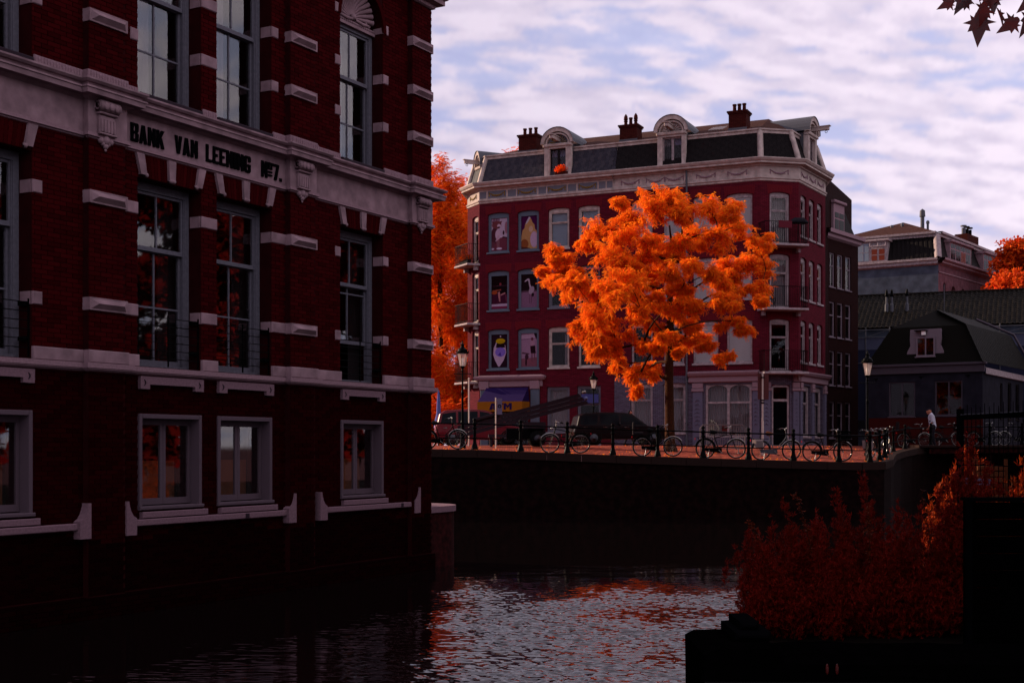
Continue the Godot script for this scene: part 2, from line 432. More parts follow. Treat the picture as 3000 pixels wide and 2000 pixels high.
func setting() -> void:
	var g := G.new()
	var xs := []
	var px := -90.0
	while px <= 140.0:
		xs.append(px)
		px += 0.4 if px > -10 and px < 24 else 5.0
	var rows := 16
	var old := []
	for a in xs:
		var e := quay_at(a)
		var row := []
		for j in rows + 1:
			var t := float(j) / rows
			var f := e.x + 0.45 + (30.0 * t if j < rows else 700.0)
			row.append(W(a, ground_at(a, f) - (0.004 if j > 0 else 0.0), f))
		if old.size():
			for j in rows:
				g.q(old[j], row[j], row[j + 1], old[j + 1])
		old = row
	struct("street", g, M.paving)
	# the quay wall and its coping stones
	g = G.new()
	var pts := []
	var a := -30.0
	while a < 60:
		var e := quay_at(a)
		pts.append(Vector3(a, e.y, e.x))
		a += 0.3 if a > 11 and a < 24 else 1.2
	for k in pts.size() - 1:
		var p: Vector3 = pts[k]; var r: Vector3 = pts[k + 1]
		g.q(W(p.x, -2.5, p.z), W(r.x, -2.5, r.z), W(r.x, r.y - 0.25, r.z), W(p.x, p.y - 0.25, p.z))
	var qw := thing("quay_wall", "dark brick quay wall below the railing on the far side of the canal", "quay wall")
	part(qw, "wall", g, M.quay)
	var k := 0
	while k < pts.size() - 1:
		var n := 1 if pts[k].x < 11 or pts[k].x > 24 else 3
		g = G.new()
		var p: Vector3 = pts[k]; var r: Vector3 = pts[mini(k + n, pts.size() - 1)]
		var d := W(r.x, r.y, r.z) - W(p.x, p.y, p.z)
		var o := Vector3(-d.z, 0, d.x).normalized()   # towards the water
		d = d.normalized() * 0.006
		var A := W(p.x, p.y, p.z) + d; var B := W(r.x, r.y, r.z) - d
		var dn := Vector3.DOWN * 0.26
		var c := [A + o * 0.05, B + o * 0.05, B - o * 0.5, A - o * 0.5]
		var up := Vector3.UP * 0.01
		g.q(c[0] + dn, c[1] + dn, c[1] + up, c[0] + up); g.q(c[0] + up, c[1] + up, c[2] + up, c[3] + up); g.q(c[1] + dn, c[2] + dn, c[2] + up, c[1] + up); g.q(c[3] + dn, c[0] + dn, c[0] + up, c[3] + up); g.q(c[1] + dn, c[0] + dn, c[3] + dn, c[2] + dn)
		part(qw, "coping_stone", g, M.coping)
		k += n
	# the canal: every ripple is geometry; a light wind roughens the near half, the far half lies calm
	var na := FastNoiseLite.new(); na.seed = 2; na.frequency = 4.2; na.fractal_octaves = 3; na.fractal_gain = 0.6
	var nb := FastNoiseLite.new(); nb.seed = 6; nb.frequency = 0.35; nb.fractal_octaves = 2
	g = G.new()
	var wl := []   # rows: closely spaced where the camera sees them
	var wf := -6.0
	while wf < 72.0:
		wl.append(wf); wf += 0.6 if wf < 4.5 else 0.3 if wf < 12.5 else 0.021 + 0.0009 * maxf(wf - 12.5, 0) if wf < 27 else 0.35
	var wx := []
	wf = -30.0
	while wf < 62.0:
		wx.append(wf); wf += 3.0 if wf < -9 or wf > 10 else 0.16 if wf < -2.2 or wf > 4.6 else 0.05
	var nx := wx.size() - 1; var nf := wl.size() - 1
	for j in nf + 1:
		var f: float = wl[j]
		for i in nx + 1:
			var x: float = wx[i]
			var edge := 24.6 + 1.2 * nb.get_noise_2d(x * 0.8, 40.0) - 0.02 * (x - 1.0) * (x - 1.0)
			var amp := lerpf(0.05, 1.0, smoothstep(0.0, 1.0, clampf((edge - f) / 3.5, 0, 1))) * (0.75 + 0.5 * nb.get_noise_2d(x, f))
			amp *= lerpf(0.16, 1.0, smoothstep(-1.5, -0.3, x + 0.35 * nb.get_noise_2d(x * 2, f * 2)))   # calm in the lee of the bank building
			g.v.append(W(x, 0.034 * na.get_noise_2d(x * 0.75, f * 1.5) * amp + 0.004 * nb.get_noise_2d(x, f * 2), f))
			g.u.append(Vector2(x, f))
	g.n.resize(g.v.size()); g.n.fill(Vector3.UP)
	for j in range(1, nf):
		for i in range(1, nx):
			var q := j * (nx + 1) + i
			g.n[q] = Vector3((g.v[q - 1].y - g.v[q + 1].y) / (g.v[q + 1].x - g.v[q - 1].x), 1, (g.v[q - nx - 1].y - g.v[q + nx + 1].y) / (g.v[q + nx + 1].z - g.v[q - nx - 1].z)).normalized()
	for j in nf:
		for i in nx:
			var q := j * (nx + 1) + i
			g.i.append_array([q, q + nx + 1, q + 1, q + 1, q + nx + 1, q + nx + 2])
	var wm := mat("water", Color(0.003, 0.002, 0.002), 0.04)
	struct("canal_water", g, wm)
	g = G.new()
	g.box(-120, 140, -2.6, -2.5, -64, 30)
	struct("canal_bed", g, M.mud)

const BRICK := Vector3(0.215, 0.0575, 0.065)   # length, height, course
func brick_mesh() -> ArrayMesh:
	return G.new().cham(-0.5, 0.5, -0.5, 0.5, -0.5, 0.5, 0.06).done()
func lay(out: Array, x0: float, x1: float, y0: float, y1: float, z: float, holes: Array) -> void:   # running bond, cut at the ends and at openings
	var j := int(ceil(y0 / BRICK.z))
	while (j + 1) * BRICK.z <= y1:
		var y := (j + 0.5) * BRICK.z
		var cuts := []
		for h in holes:
			if y > h[2] - 0.03 and y < h[3] + 0.03: cuts.append(Vector2(h[0], h[1]))
		var px := x0 - (0.11 if j % 2 else 0.0)
		while px < x1:
			var a := maxf(px, x0); var b := minf(px + BRICK.x, x1)
			for c in cuts:
				if a < c.y and b > c.x:
					if a < c.x: b = c.x
					elif b > c.y: a = c.y
					else: b = a
			if b - a > 0.04:
				var d := 0.010 + 0.004 * rng.randf()
				out.append(Transform3D(Basis.from_scale(Vector3(b - a - 0.008, BRICK.y, d)), Vector3((a + b) / 2, y, z + d / 2)))
			px += BRICK.x + 0.005
		j += 1

const PIL := [[-9.1, -8.4], [-4.62, -3.925], [-0.86, -0.16]]
const WIN := [[-11.35, -10.0], [-8.05, -6.70], [-6.34, -4.99], [-3.06, -1.71]]
func bank() -> void:
	var b := thing("bank_building", "tall red brick bank with white stone bands and black lettering, at the left", "building", frame(-1.62, 0, 26.6, 0.483, 0.8757))
	var holes := []
	for w in WIN:
		holes.append([w[0], w[1], 1.5, 2.87])
		holes.append([w[0], w[1], 3.60, 6.38])
		holes.append([w[0], w[1], 7.62, 10.9, 0.68])
	var g := G.new()
	wall(g, -26.0, -0.16, -2.4, 12.4, -0.5, 0.0, holes)
	g.box(-0.66, -0.16, -2.4, 12.4, -11, -0.51)
	g.box(-26, -25.5, -2.4, 12.4, -11, -0.51)
	g.box(-26, -0.16, -2.4, 12.4, -11.5, -11.01)
	part(b, "wall", g, M.mortar)
	part(b, "interior_wall", G.new().box(-25, -0.7, 0, 12, -2.2, -2.1), M.room)
	part(b, "floor", G.new().box(-25.4, -0.7, 3.2, 3.4, -2.05, -0.55).box(-25.4, -0.7, 6.9, 7.2, -2.05, -0.55).box(-25.4, -0.7, 0.3, 0.5, -2.05, -0.55), M.room)
	g = G.new()
	var e := [Vector3(-26.3, 12.4, 0.4), Vector3(0.2, 12.4, 0.4), Vector3(0.2, 12.4, -11.6), Vector3(-26.3, 12.4, -11.6)]
	var t := [Vector3(-22, 15.6, -4.5), Vector3(-5, 15.6, -4.5), Vector3(-5, 15.6, -6.5), Vector3(-22, 15.6, -6.5)]
	for k in 4: g.q(e[k], e[(k + 1) % 4], t[(k + 1) % 4], t[k])
	g.q(t[0], t[1], t[2], t[3]); g.q(e[3], e[2], e[1], e[0])
	part(b, "roof", g, M.slate0)
	for p in PIL:
		g = G.new().box(p[0], p[1], -2.4, 11.1, 0.001, 0.107)
		part(b, "pilaster", g, M.mortar)
	part(b, "plinth", G.new().box(-26, -0.1, -2.4, 0.3, 0.002, 0.16), M.foot_shade_brick3)
	# every brick of the front that shows
	var bricks := []
	var from := -11.6
	for k in 4:
		var to: float = PIL[k][0] if k < 3 else -0.16
		if k < 3:
			lay(bricks, from, to, 0.31, 11.2, 0.0, holes)
			lay(bricks, PIL[k][0] + 0.002, PIL[k][1] - 0.002, 0.31, 11.1, 0.107, [])
			from = PIL[k][1]
		elif from < to: lay(bricks, from, to, 0.31, 11.2, 0.0, holes)
	lay(bricks, -11.6, -0.1, -0.1, 0.30, 0.16, [])
	var eye := b.transform.affine_inverse() * Vector3(0, 2.4, 0)
	bricks.sort_custom(func(p, q): return (p.origin - eye).length_squared() * (1.0 if p.origin.x > -10.2 else 4.0) < (q.origin - eye).length_squared() * (1.0 if q.origin.x > -10.2 else 4.0))
	var low := []; var mid := []; var high_ := []
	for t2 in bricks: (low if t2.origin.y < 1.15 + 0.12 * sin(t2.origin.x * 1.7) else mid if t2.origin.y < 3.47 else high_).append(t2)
	pieces(b, "brick", brick_mesh(), [M.brick0, M.brick1, M.brick2, M.brick3], high_, 180)
	pieces(b, "brick", brick_mesh(), [M.shaded_brick0, M.shaded_brick1, M.shaded_brick2, M.shaded_brick3], mid, 90)
	pieces(b, "brick", brick_mesh(), [M.foot_shade_brick0, M.foot_shade_brick1, M.foot_shade_brick2, M.foot_shade_brick3], low, 30)
	# windows
	for k in 4:
		var w: Array = WIN[k]
		bank_window(b, w[0], w[1], 3.60, 6.38, [5.40, 4.53] if k < 3 else [5.40, 5.25], k == 3)
		bank_window(b, w[0], w[1], 7.62, 10.22, [9.20, 8.38], false)
		low_window(b, w[0] + 0.04, w[1] - 0.03)
		part(b, "window_sill", G.new().cham(w[0] + 0.01, w[1] - 0.01, 7.55, 7.625, -0.3, 0.07, 0.015), M.slate_sill)
		# iron rail before the lower window
		g = G.new()
		for j in 6:
			g.rod(Vector3(w[0], 3.74 + 0.122 * j, -0.03), Vector3(w[1], 3.74 + 0.122 * j, -0.03), 0.007, 5)
		for px in [w[0] + 0.02, (w[0] + w[1]) / 2, w[1] - 0.02]: g.box(px - 0.009, px + 0.009, 3.62, 4.40, -0.042, -0.024)
		for y in [3.86, 4.33]: g.box(w[1] - 0.09, w[1], y - 0.03, y + 0.03, -0.16, -0.044)
		part(b, "window_railing", g, M.iron)
		# flat arch of bricks on edge with three stone voussoirs
		for j in 20:
			var u: float = (j + 0.5) / 20
			if absf(u - 0.5) < 0.075 or u < 0.1 or u > 0.9: continue
			var px: float = lerpf(w[0] + 0.02, w[1] - 0.02, u); var sk := (u - 0.5) * 0.16
			var pl := PackedVector2Array([Vector2(px - 0.029, 6.39), Vector2(px + 0.029, 6.39), Vector2(px + 0.029 + sk, 6.71), Vector2(px - 0.029 + sk, 6.71)])
			part(b, "arch_brick", G.new().poly(pl, -0.02, 0.016), M["brick%d" % (j % 4)])
		for s in [-1, 0, 1]:
			var px: float = (w[0] + w[1]) / 2 + s * 0.59
			var pl := PackedVector2Array([Vector2(px - 0.062, 6.42), Vector2(px + 0.062, 6.42), Vector2(px + 0.077 + s * 0.075, 6.722), Vector2(px - 0.077 + s * 0.075, 6.722)])
			g = G.new().poly(pl, 0.0, 0.06)
			g.x.origin = Vector3(px - (0.0 if s == 0 else 0.055 * s), 6.42, 0.035)
			g.rod(Vector3(-0.062 if s == 0 else -0.022, 0, 0), Vector3(0.062 if s == 0 else 0.022, 0, 0), 0.036, 10)
			part(b, "keystone", g, M.stone)
		# apron below the sill course
		var ap := PackedVector2Array([Vector2(w[0], 3.265), Vector2(w[0] + 0.19, 3.265), Vector2(w[0] + 0.19, 3.335), Vector2(w[1] - 0.19, 3.335), Vector2(w[1] - 0.19, 3.265), Vector2(w[1], 3.265), Vector2(w[1], 3.452), Vector2(w[0], 3.452)])
		var apron := part(b, "apron", G.new().poly(ap, 0.0, 0.07), M.stone_low)
		for px in [w[0] + 0.09, w[1] - 0.09]:
			g = G.new()
			var cr := PackedVector3Array()
			for j in 7: cr.append(Vector3(px - 0.025 + 0.03 * sin(j * PI / 6), 3.31 + 0.016 * j, 0.072))
			g.tube(cr, [0.003, 0.009, 0.012, 0.012, 0.012, 0.009, 0.003], 5)
			part(apron, "crescent", g, M.slate_sill)
	# stone blocks beside the windows and on the pilasters
	for y in [4.415, 5.915, 8.45, 9.35, 10.29]:
		var lo: bool = y < 7
		for k in 4:
			var w: Array = WIN[k]
			if k != 2: block(b, (-8.4 if k == 1 and lo else w[0] - 0.16), w[0], y, 0)
			if k == 1: block(b, -6.70, -6.34, y, 3)
			else: block(b, w[1], (-4.62 if k == 2 and lo else w[1] + 0.17), y, 2)
		for p in PIL:
			g = G.new()
			var y0: float = y - 0.09; var y1: float = y + 0.09
			g.box(p[0] - 0.012, p[1] + 0.012, y0, y1, 0.0, 0.150)
			var q := [Vector3(p[0] + 0.025, y0 + 0.025, 0.151), Vector3(p[1] - 0.025, y0 + 0.025, 0.151), Vector3(p[1] - 0.025, y1 - 0.025, 0.151), Vector3(p[0] + 0.025, y1 - 0.025, 0.151)]
			var r := [Vector3(p[0] + 0.11, y, 0.215), Vector3(p[1] - 0.11, y, 0.215)]
			g.q(q[0], q[1], r[1], r[0]); g.q(q[2], q[3], r[0], r[1]); g.tri(q[1], q[2], r[1]); g.tri(q[3], q[0], r[0])
			part(b, "diamond_block", g, M.stone)
	# sill course between the storeys
	var edges := [-26.0]
	for w in WIN: edges.append_array([w[0], w[1]])
	edges.append(-0.16)
	g = G.new()
	band(g, -26, -0.16, [Vector2(0.0, 3.462), Vector2(0.05, 3.475), Vector2(0.055, 3.49), Vector2(0.085, 3.495), Vector2(0.085, 3.512), Vector2(0.10, 3.515), Vector2(0.10, 3.585)], false, true)
	for p in PIL:
		g.x = Transform3D(Basis(), Vector3(0, 0, 0.108))
		band(g, p[0], p[1], [Vector2(0.0, 3.461), Vector2(0.05, 3.474), Vector2(0.055, 3.489), Vector2(0.085, 3.494), Vector2(0.085, 3.511), Vector2(0.10, 3.514), Vector2(0.10, 3.586)])
	part(b, "sill_course", g, M.stone2)
	for k in range(0, edges.size(), 2):
		g = G.new().cham(edges[k], edges[k + 1], 3.588, 3.765, 0.0, 0.055, 0.012)
		g.box(edges[k + 1] - 0.1 if k < 8 else edges[k + 1], edges[k + 1] + 0.0001, 3.589, 3.764, -0.2, -0.001)
		for p in PIL:
			if p[0] >= edges[k] - 0.01 and p[1] <= edges[k + 1] + 0.01: g.cham(p[0] - 0.03, p[1] + 0.03, 3.589, 3.767, 0.056, 0.170, 0.012)
		part(b, "stone_course", g, M.stone)
	# frieze, cornice and the fluted course above
	g = G.new().box(-26, -0.16, 6.80, 7.34, 0.0, 0.03)
	for p in PIL: g.cham(p[0] - 0.02, p[1] + 0.02, 6.801, 7.34, 0.031, 0.135, 0.01)
	part(b, "frieze", g, M.stone)
	g = G.new()
	var lowm := [Vector2(0.0, 6.722), Vector2(0.03, 6.735), Vector2(0.03, 6.752), Vector2(0.06, 6.758), Vector2(0.06, 6.772), Vector2(0.05, 6.778), Vector2(0.05, 6.812)]
	var topm := [Vector2(0.03, 7.26), Vector2(0.07, 7.285), Vector2(0.09, 7.30), Vector2(0.20, 7.305), Vector2(0.21, 7.37), Vector2(0.225, 7.375), Vector2(0.225, 7.40), Vector2(0.16, 7.41), Vector2(0.18, 7.45), Vector2(0.21, 7.455), Vector2(0.24, 7.485), Vector2(0.24, 7.51), Vector2(0.05, 7.525)]
	band(g, -26, -0.16, lowm, false, true)
	for p in PIL:
		g.x = Transform3D(Basis(), Vector3(0, -0.001, 0.108))
		band(g, p[0], p[1], lowm)
	part(b, "frieze_moulding", g, M.stone2)
	g = G.new()
	band(g, -26, -0.16, topm, false, true)
	for p in PIL:
		g.x = Transform3D(Basis(), Vector3(0, -0.001, 0.108))
		band(g, p[0], p[1], topm)
	part(b, "cornice", g, M.stone)
	edges[8] = -0.16
	for k in range(0, edges.size(), 2):
		if k == 8 : break
	var runs := [[-12.5, WIN[0][0]], [WIN[0][1], WIN[1][0]], [WIN[1][1], WIN[2][0]], [WIN[2][1], WIN[3][0]], [WIN[3][1], -0.16]]
	for r in runs:
		g = G.new().box(r[0] + 0.02, r[1] - 0.02, 7.526, 7.675, 0.0, 0.035)
		var px: float = r[0] + 0.03
		while px < r[1] - 0.06:
			var z := 0.036
			for p in PIL:
				if px > p[0] - 0.06 and px < p[1] + 0.03: z = 0.144
			g.cham(px, px + 0.042, 7.53 + 0.01 * rng.randf(), 7.672 - 0.02 * rng.randf(), z - 0.03, z + 0.008 + 0.01 * rng.randf(), 0.012)
			px += 0.052
		for p in PIL:
			if p[0] >= r[0] and p[1] <= r[1] + 0.001: g.box(p[0] - 0.03, p[1] + 0.03, 7.527, 7.68, 0.036, 0.142)
		part(b, "fluted_course", g, M.stone2)
	g = G.new()
	var high := [Vector2(0.02, 11.08), Vector2(0.06, 11.10), Vector2(0.06, 11.16), Vector2(0.20, 11.18), Vector2(0.20, 11.27), Vector2(0.24, 11.29), Vector2(0.30, 11.37), Vector2(0.30, 11.42), Vector2(0.0, 11.45)]
	band(g, -26, -0.16, high, false, true)
	for p in PIL:
		g.x = Transform3D(Basis(), Vector3(0, -0.001, 0.108))
		band(g, p[0], p[1], high)
	part(b, "upper_cornice", g, M.stone)
	for p in PIL: console(b, (p[0] + p[1]) / 2 - 0.06)
	shell(b, WIN[3][0], WIN[3][1], 10.26, 0.66)
	shell(b, WIN[2][0], WIN[2][1], 10.26, 0.66)
	# the sign
	var px := -8.225
	for word in ["BANK", "VAN", "LEENING", "No7."]:
		px = {"BANK": -8.225, "VAN": -7.312, "LEENING": -6.622, "No7.": -5.286}[word]
		for c in word:
			var w: float = {"I": 0.062, "o": 0.10, ".": 0.055, "L": 0.135, "E": 0.135}.get(c, 0.152)
			var gl := letter(c)
			gl_scale(gl, px, 6.872, w, 0.268, 0.031)
			part(b, "letter", gl[0], M.black)
			px += w + 0.023
	# low ledges above the water with scrolled ends
	for r in [[-13.5, -9.07], [-8.40, -4.48], [-3.81, -0.59]]:
		g = G.new().cham(r[0] + 0.2, r[1] - 0.2, 1.252, 1.348, 0.0, 0.10, 0.012)
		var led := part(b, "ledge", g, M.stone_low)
		for s in [0, 1]:
			var pl := PackedVector2Array()
			for q in [[0.0, 1.13], [0.0, 1.625], [0.05, 1.625], [0.062, 1.56], [0.09, 1.48], [0.14, 1.41], [0.205, 1.375], [0.205, 1.13]]:
				pl.append(Vector2(r[0] + q[0] if s == 0 else r[1] - q[0], q[1]))
			part(led, "scroll_end", G.new().poly(pl, 0.0, 0.14), M.stone_low)
		for w in WIN:
			if w[0] > r[0] - 0.5 and w[1] < r[1] + 0.9:
				part(led, "sill_block", G.new().cham(w[0] + 0.03, w[1] + 0.09, 1.36, 1.452, 0.0, 0.085, 0.01), M.stone_low)
	part(b, "drain_slot", G.new().box(-5.75, -5.66, 1.262, 1.338, 0.101, 0.106).box(-1.22, -1.14, 1.262, 1.338, 0.101, 0.106), M.slate_sill)

func block(b: Node3D, x0: float, x1: float, y: float, s: int) -> void:   # a stone built into the wall beside an opening and round its corner
	var g := G.new().cham(x0, x1, y - 0.088, y + 0.088, -0.01, 0.03, 0.012)
	if s >= 2: g.box(x0 - 0.012, x0 + 0.06, y - 0.087, y + 0.087, -0.21, -0.011)
	if s == 3: g.box(x1 - 0.06, x1 + 0.004, y - 0.087, y + 0.087, -0.21, -0.011)
	part(b, "stone_block", g, M.stone)
func bank_window(b: Node3D, x0: float, x1: float, y0: float, y1: float, rails: Array, raised: bool) -> void:
	var g := G.new()
	var z := -0.24
	g.box(x0, x0 + 0.10, y0, y1, z - 0.12, z).box(x1 - 0.10, x1, y0, y1, z - 0.12, z).box(x0 + 0.10, x1 - 0.10, y1 - 0.12, y1, z - 0.12, z).box(x0 + 0.10, x1 - 0.10, y0, y0 + 0.05, z - 0.12, z)
	for s in [x0 + 0.10, x1 - 0.115]: g.box(s, s + 0.015, y0 + 0.05, y1 - 0.12, z - 0.04, z - 0.015)
	var w := part(b, "window", g, M.frame)
	var m: float = rails[0]
	var mid := (x0 + x1) / 2
	var a := x0 + 0.105; var c := x1 - 0.105
	g = G.new()   # upper sash before the lower one
	z -= 0.03
	g.box(a, a + 0.045, m - 0.03, y1 - 0.125, z - 0.04, z).box(c - 0.045, c, m - 0.03, y1 - 0.125, z - 0.04, z).box(a + 0.045, c - 0.045, m - 0.03, m + 0.035, z - 0.04, z + 0.012).box(a + 0.045, c - 0.045, y1 - 0.165, y1 - 0.125, z - 0.04, z)
	g.box(mid - 0.013, mid + 0.013, m + 0.036, y1 - 0.166, z - 0.035, z - 0.004)
	part(w, "upper_sash", g, M.frame)
	g = G.new()
	var y2: float = y0 + 0.055
	if raised: y2 = 4.32
	var zz := z - 0.05
	g.box(a, a + 0.045, y2, m + 0.01, zz - 0.04, zz).box(c - 0.045, c, y2, m + 0.01, zz - 0.04, zz).box(a + 0.045, c - 0.045, y2, y2 + 0.075, zz - 0.04, zz).box(a + 0.045, c - 0.045, m - 0.04, m + 0.01, zz - 0.04, zz)
	g.box(mid - 0.013, mid + 0.013, y2 + 0.076, m - 0.041, zz - 0.035, zz - 0.004)
	g.box(a + 0.046, c - 0.046, rails[1] - 0.013, rails[1] + 0.013, zz - 0.034, zz - 0.005)
	part(w, "lower_sash", g, M.frame)
	for s in 2:
		var p0 := a + 0.045 if s == 0 else mid + 0.013
		var p1 := mid - 0.013 if s == 0 else c - 0.045
		part(w, "pane", G.new().box(p0, p1, m + 0.036, y1 - 0.166, z - 0.022, z - 0.018), M.glass)
		for t in [[y2 + 0.076, rails[1] - 0.013], [rails[1] + 0.013, m - 0.041]]:
			if t[1] - t[0] > 0.05: part(w, "pane", G.new().box(p0, p1, t[0], t[1], zz - 0.022, zz - 0.018), M.glass)
	if y0 > 7:
		g = G.new()
		drape(g, x0 + 0.1, x0 + 0.1 + (x1 - x0) * 0.48, y0 + 0.06, y1 - 0.15, z - 0.22)
		part(w, "curtain", g, M.curtain)
	else:
		part(w, "blind", G.new().box(c - 0.32, c + 0.04, y0 + 0.06, y1 - 0.15, z - 0.24, z - 0.22), M.dark)
func drape(g: G, x0: float, x1: float, y0: float, y1: float, z: float) -> void:
	var n := int((x1 - x0) / 0.04) + 1
	for k in n:
		var a := x0 + (x1 - x0) * k / n; var c := x0 + (x1 - x0) * (k + 1) / n
		var za := z + 0.02 * sin(k * 2.1) ; var zc := z + 0.02 * sin((k + 1) * 2.1)
		g.q(Vector3(a, y0, za), Vector3(c, y0, zc), Vector3(c, y1, zc), Vector3(a, y1, za))
func low_window(b: Node3D, x0: float, x1: float) -> void:
	var g := G.new()
	var z := -0.14
	g.cham(x0 - 0.03, x0 + 0.035, 1.50, 2.90, -0.2, 0.035, 0.008).cham(x1 - 0.035, x1 + 0.03, 1.50, 2.90, -0.2, 0.035, 0.008).cham(x0 + 0.036, x1 - 0.036, 2.83, 2.899, -0.2, 0.035, 0.008)
	g.cham(x0 - 0.04, x1 + 0.06, 1.478, 1.53, -0.2, 0.06, 0.01)
	g.box(x0 + 0.036, x1 - 0.036, 2.79, 2.829, z - 0.05, z)
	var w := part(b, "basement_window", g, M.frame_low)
	var mid := (x0 + x1) / 2
	for s in 2:
		var a := x0 + 0.04 if s == 0 else mid + 0.003
		var c := mid - 0.003 if s == 0 else x1 - 0.04
		g = G.new().box(a, a + 0.055, 1.545, 2.79, z - 0.05, z - 0.005).box(c - 0.055, c, 1.545, 2.79, z - 0.05, z - 0.005).box(a + 0.056, c - 0.056, 1.545, 1.64, z - 0.05, z - 0.005).box(a + 0.056, c - 0.056, 2.74, 2.79, z - 0.05, z - 0.005)
		part(w, "casement", g, M.frame_low)
		part(w, "pane", G.new().box(a + 0.056, c - 0.056, 1.641, 2.739, z - 0.03, z - 0.026), M.glass)
	part(w, "blind", G.new().box(x0 + 0.05, x1 - 0.05, 1.55, 2.2, z - 0.35, z - 0.33), M.wood)
func console(b: Node3D, c: float) -> void:   # carved bracket below the cornice
	var z := 0.136
	var g := G.new().cham(c - 0.15, c + 0.15, 6.83, 7.08, 0.1, z + 0.055, 0.02)
	for k in 5: g.rod(Vector3(c - 0.12 + 0.06 * k, 6.84, z + 0.057), Vector3(c - 0.12 + 0.06 * k, 7.02, z + 0.057), 0.017, 6)
	g.cham(c - 0.17, c + 0.17, 7.082, 7.115, 0.1, z + 0.09, 0.012).cham(c - 0.165, c + 0.165, 6.80, 6.829, 0.1, z + 0.075, 0.01)
	var o := part(b, "console", g, M.stone)
	g = G.new().rod(Vector3(c - 0.185, 7.20, z + 0.05), Vector3(c + 0.185, 7.20, z + 0.05), 0.085, 14)
	g.ring(Vector3(c - 0.187, 7.20, z + 0.05), Vector3.RIGHT, 0.055, 0.014, 16, 5).ring(Vector3(c + 0.187, 7.20, z + 0.05), Vector3.RIGHT, 0.055, 0.014, 16, 5)
	for k in 3:
		g.ball(Vector3(c - 0.10 + 0.10 * k, 7.19, z + 0.13), Vector3(0.045, 0.06, 0.025), 8)
	part(o, "scroll", g, M.stone)
	g = G.new()
	for q in [[0.0, 6.74, 0.075], [-0.09, 6.73, 0.055], [0.09, 6.73, 0.055], [0.0, 6.66, 0.05], [-0.05, 6.69, 0.04], [0.05, 6.69, 0.04], [0.0, 6.60, 0.022]]:
		g.ball(Vector3(c + q[0], q[1], z + 0.005), Vector3(q[2], q[2], q[2] * 0.8), 8)
	part(o, "leaf_drop", g, M.stone)
func shell(b: Node3D, x0: float, x1: float, y: float, r: float) -> void:
	var g := G.new()
	var c := (x0 + x1) / 2
	g.poly(arc(x0 + 0.005, x1 - 0.005, y, r, 20), -0.36, -0.30)
	for k in 15:
		var t := PI * (k + 0.5) / 15
		var d := Vector3(cos(t), sin(t), 0)
		g.tube([Vector3(c, y + 0.1, -0.24) + d * 0.05, Vector3(c, y + 0.1, -0.24) + d * 0.3, Vector3(c, y + 0.06, -0.14) + d * 0.56], [0.012, 0.035, 0.055], 6)
	g.ball(Vector3(c, y + 0.1, -0.19), Vector3(0.07, 0.06, 0.05), 10)
	for s in [-1, 1]:
		g.ring(Vector3(c + s * 0.47, y + 0.1, -0.19), Vector3.FORWARD, 0.07, 0.025, 14, 6)
		g.tube([Vector3(c + s * 0.05, y + 0.05, -0.18), Vector3(c + s * 0.25, y + 0.02, -0.16), Vector3(c + s * 0.48, y + 0.05, -0.18)], [0.03, 0.035, 0.025], 6)
	for k in 22: g.ball(Vector3(lerpf(x0 + 0.04, x1 - 0.04, k / 21.0), y - 0.02, -0.18), Vector3(0.026, 0.03, 0.022), 6)
	g.box(x0, x1, y - 0.10, y - 0.045, -0.36, -0.17)
	part(b, "shell_carving", g, M.stone)
	g = G.new()
	var p := arc(x0 - 0.09, x1 + 0.09, y - 0.06, r + 0.13, 20)
	for k in 20:
		var a := p[k]; var d := p[k + 1]
		var m := Vector2(c, y)
		var i0: Vector2 = a + (m - a).normalized() * 0.09; var i1: Vector2 = d + (m - d).normalized() * 0.09
		g.poly(PackedVector2Array([a, d, i1, i0]), 0.0, 0.035)
	part(b, "arch_ring", g, M.brick1)
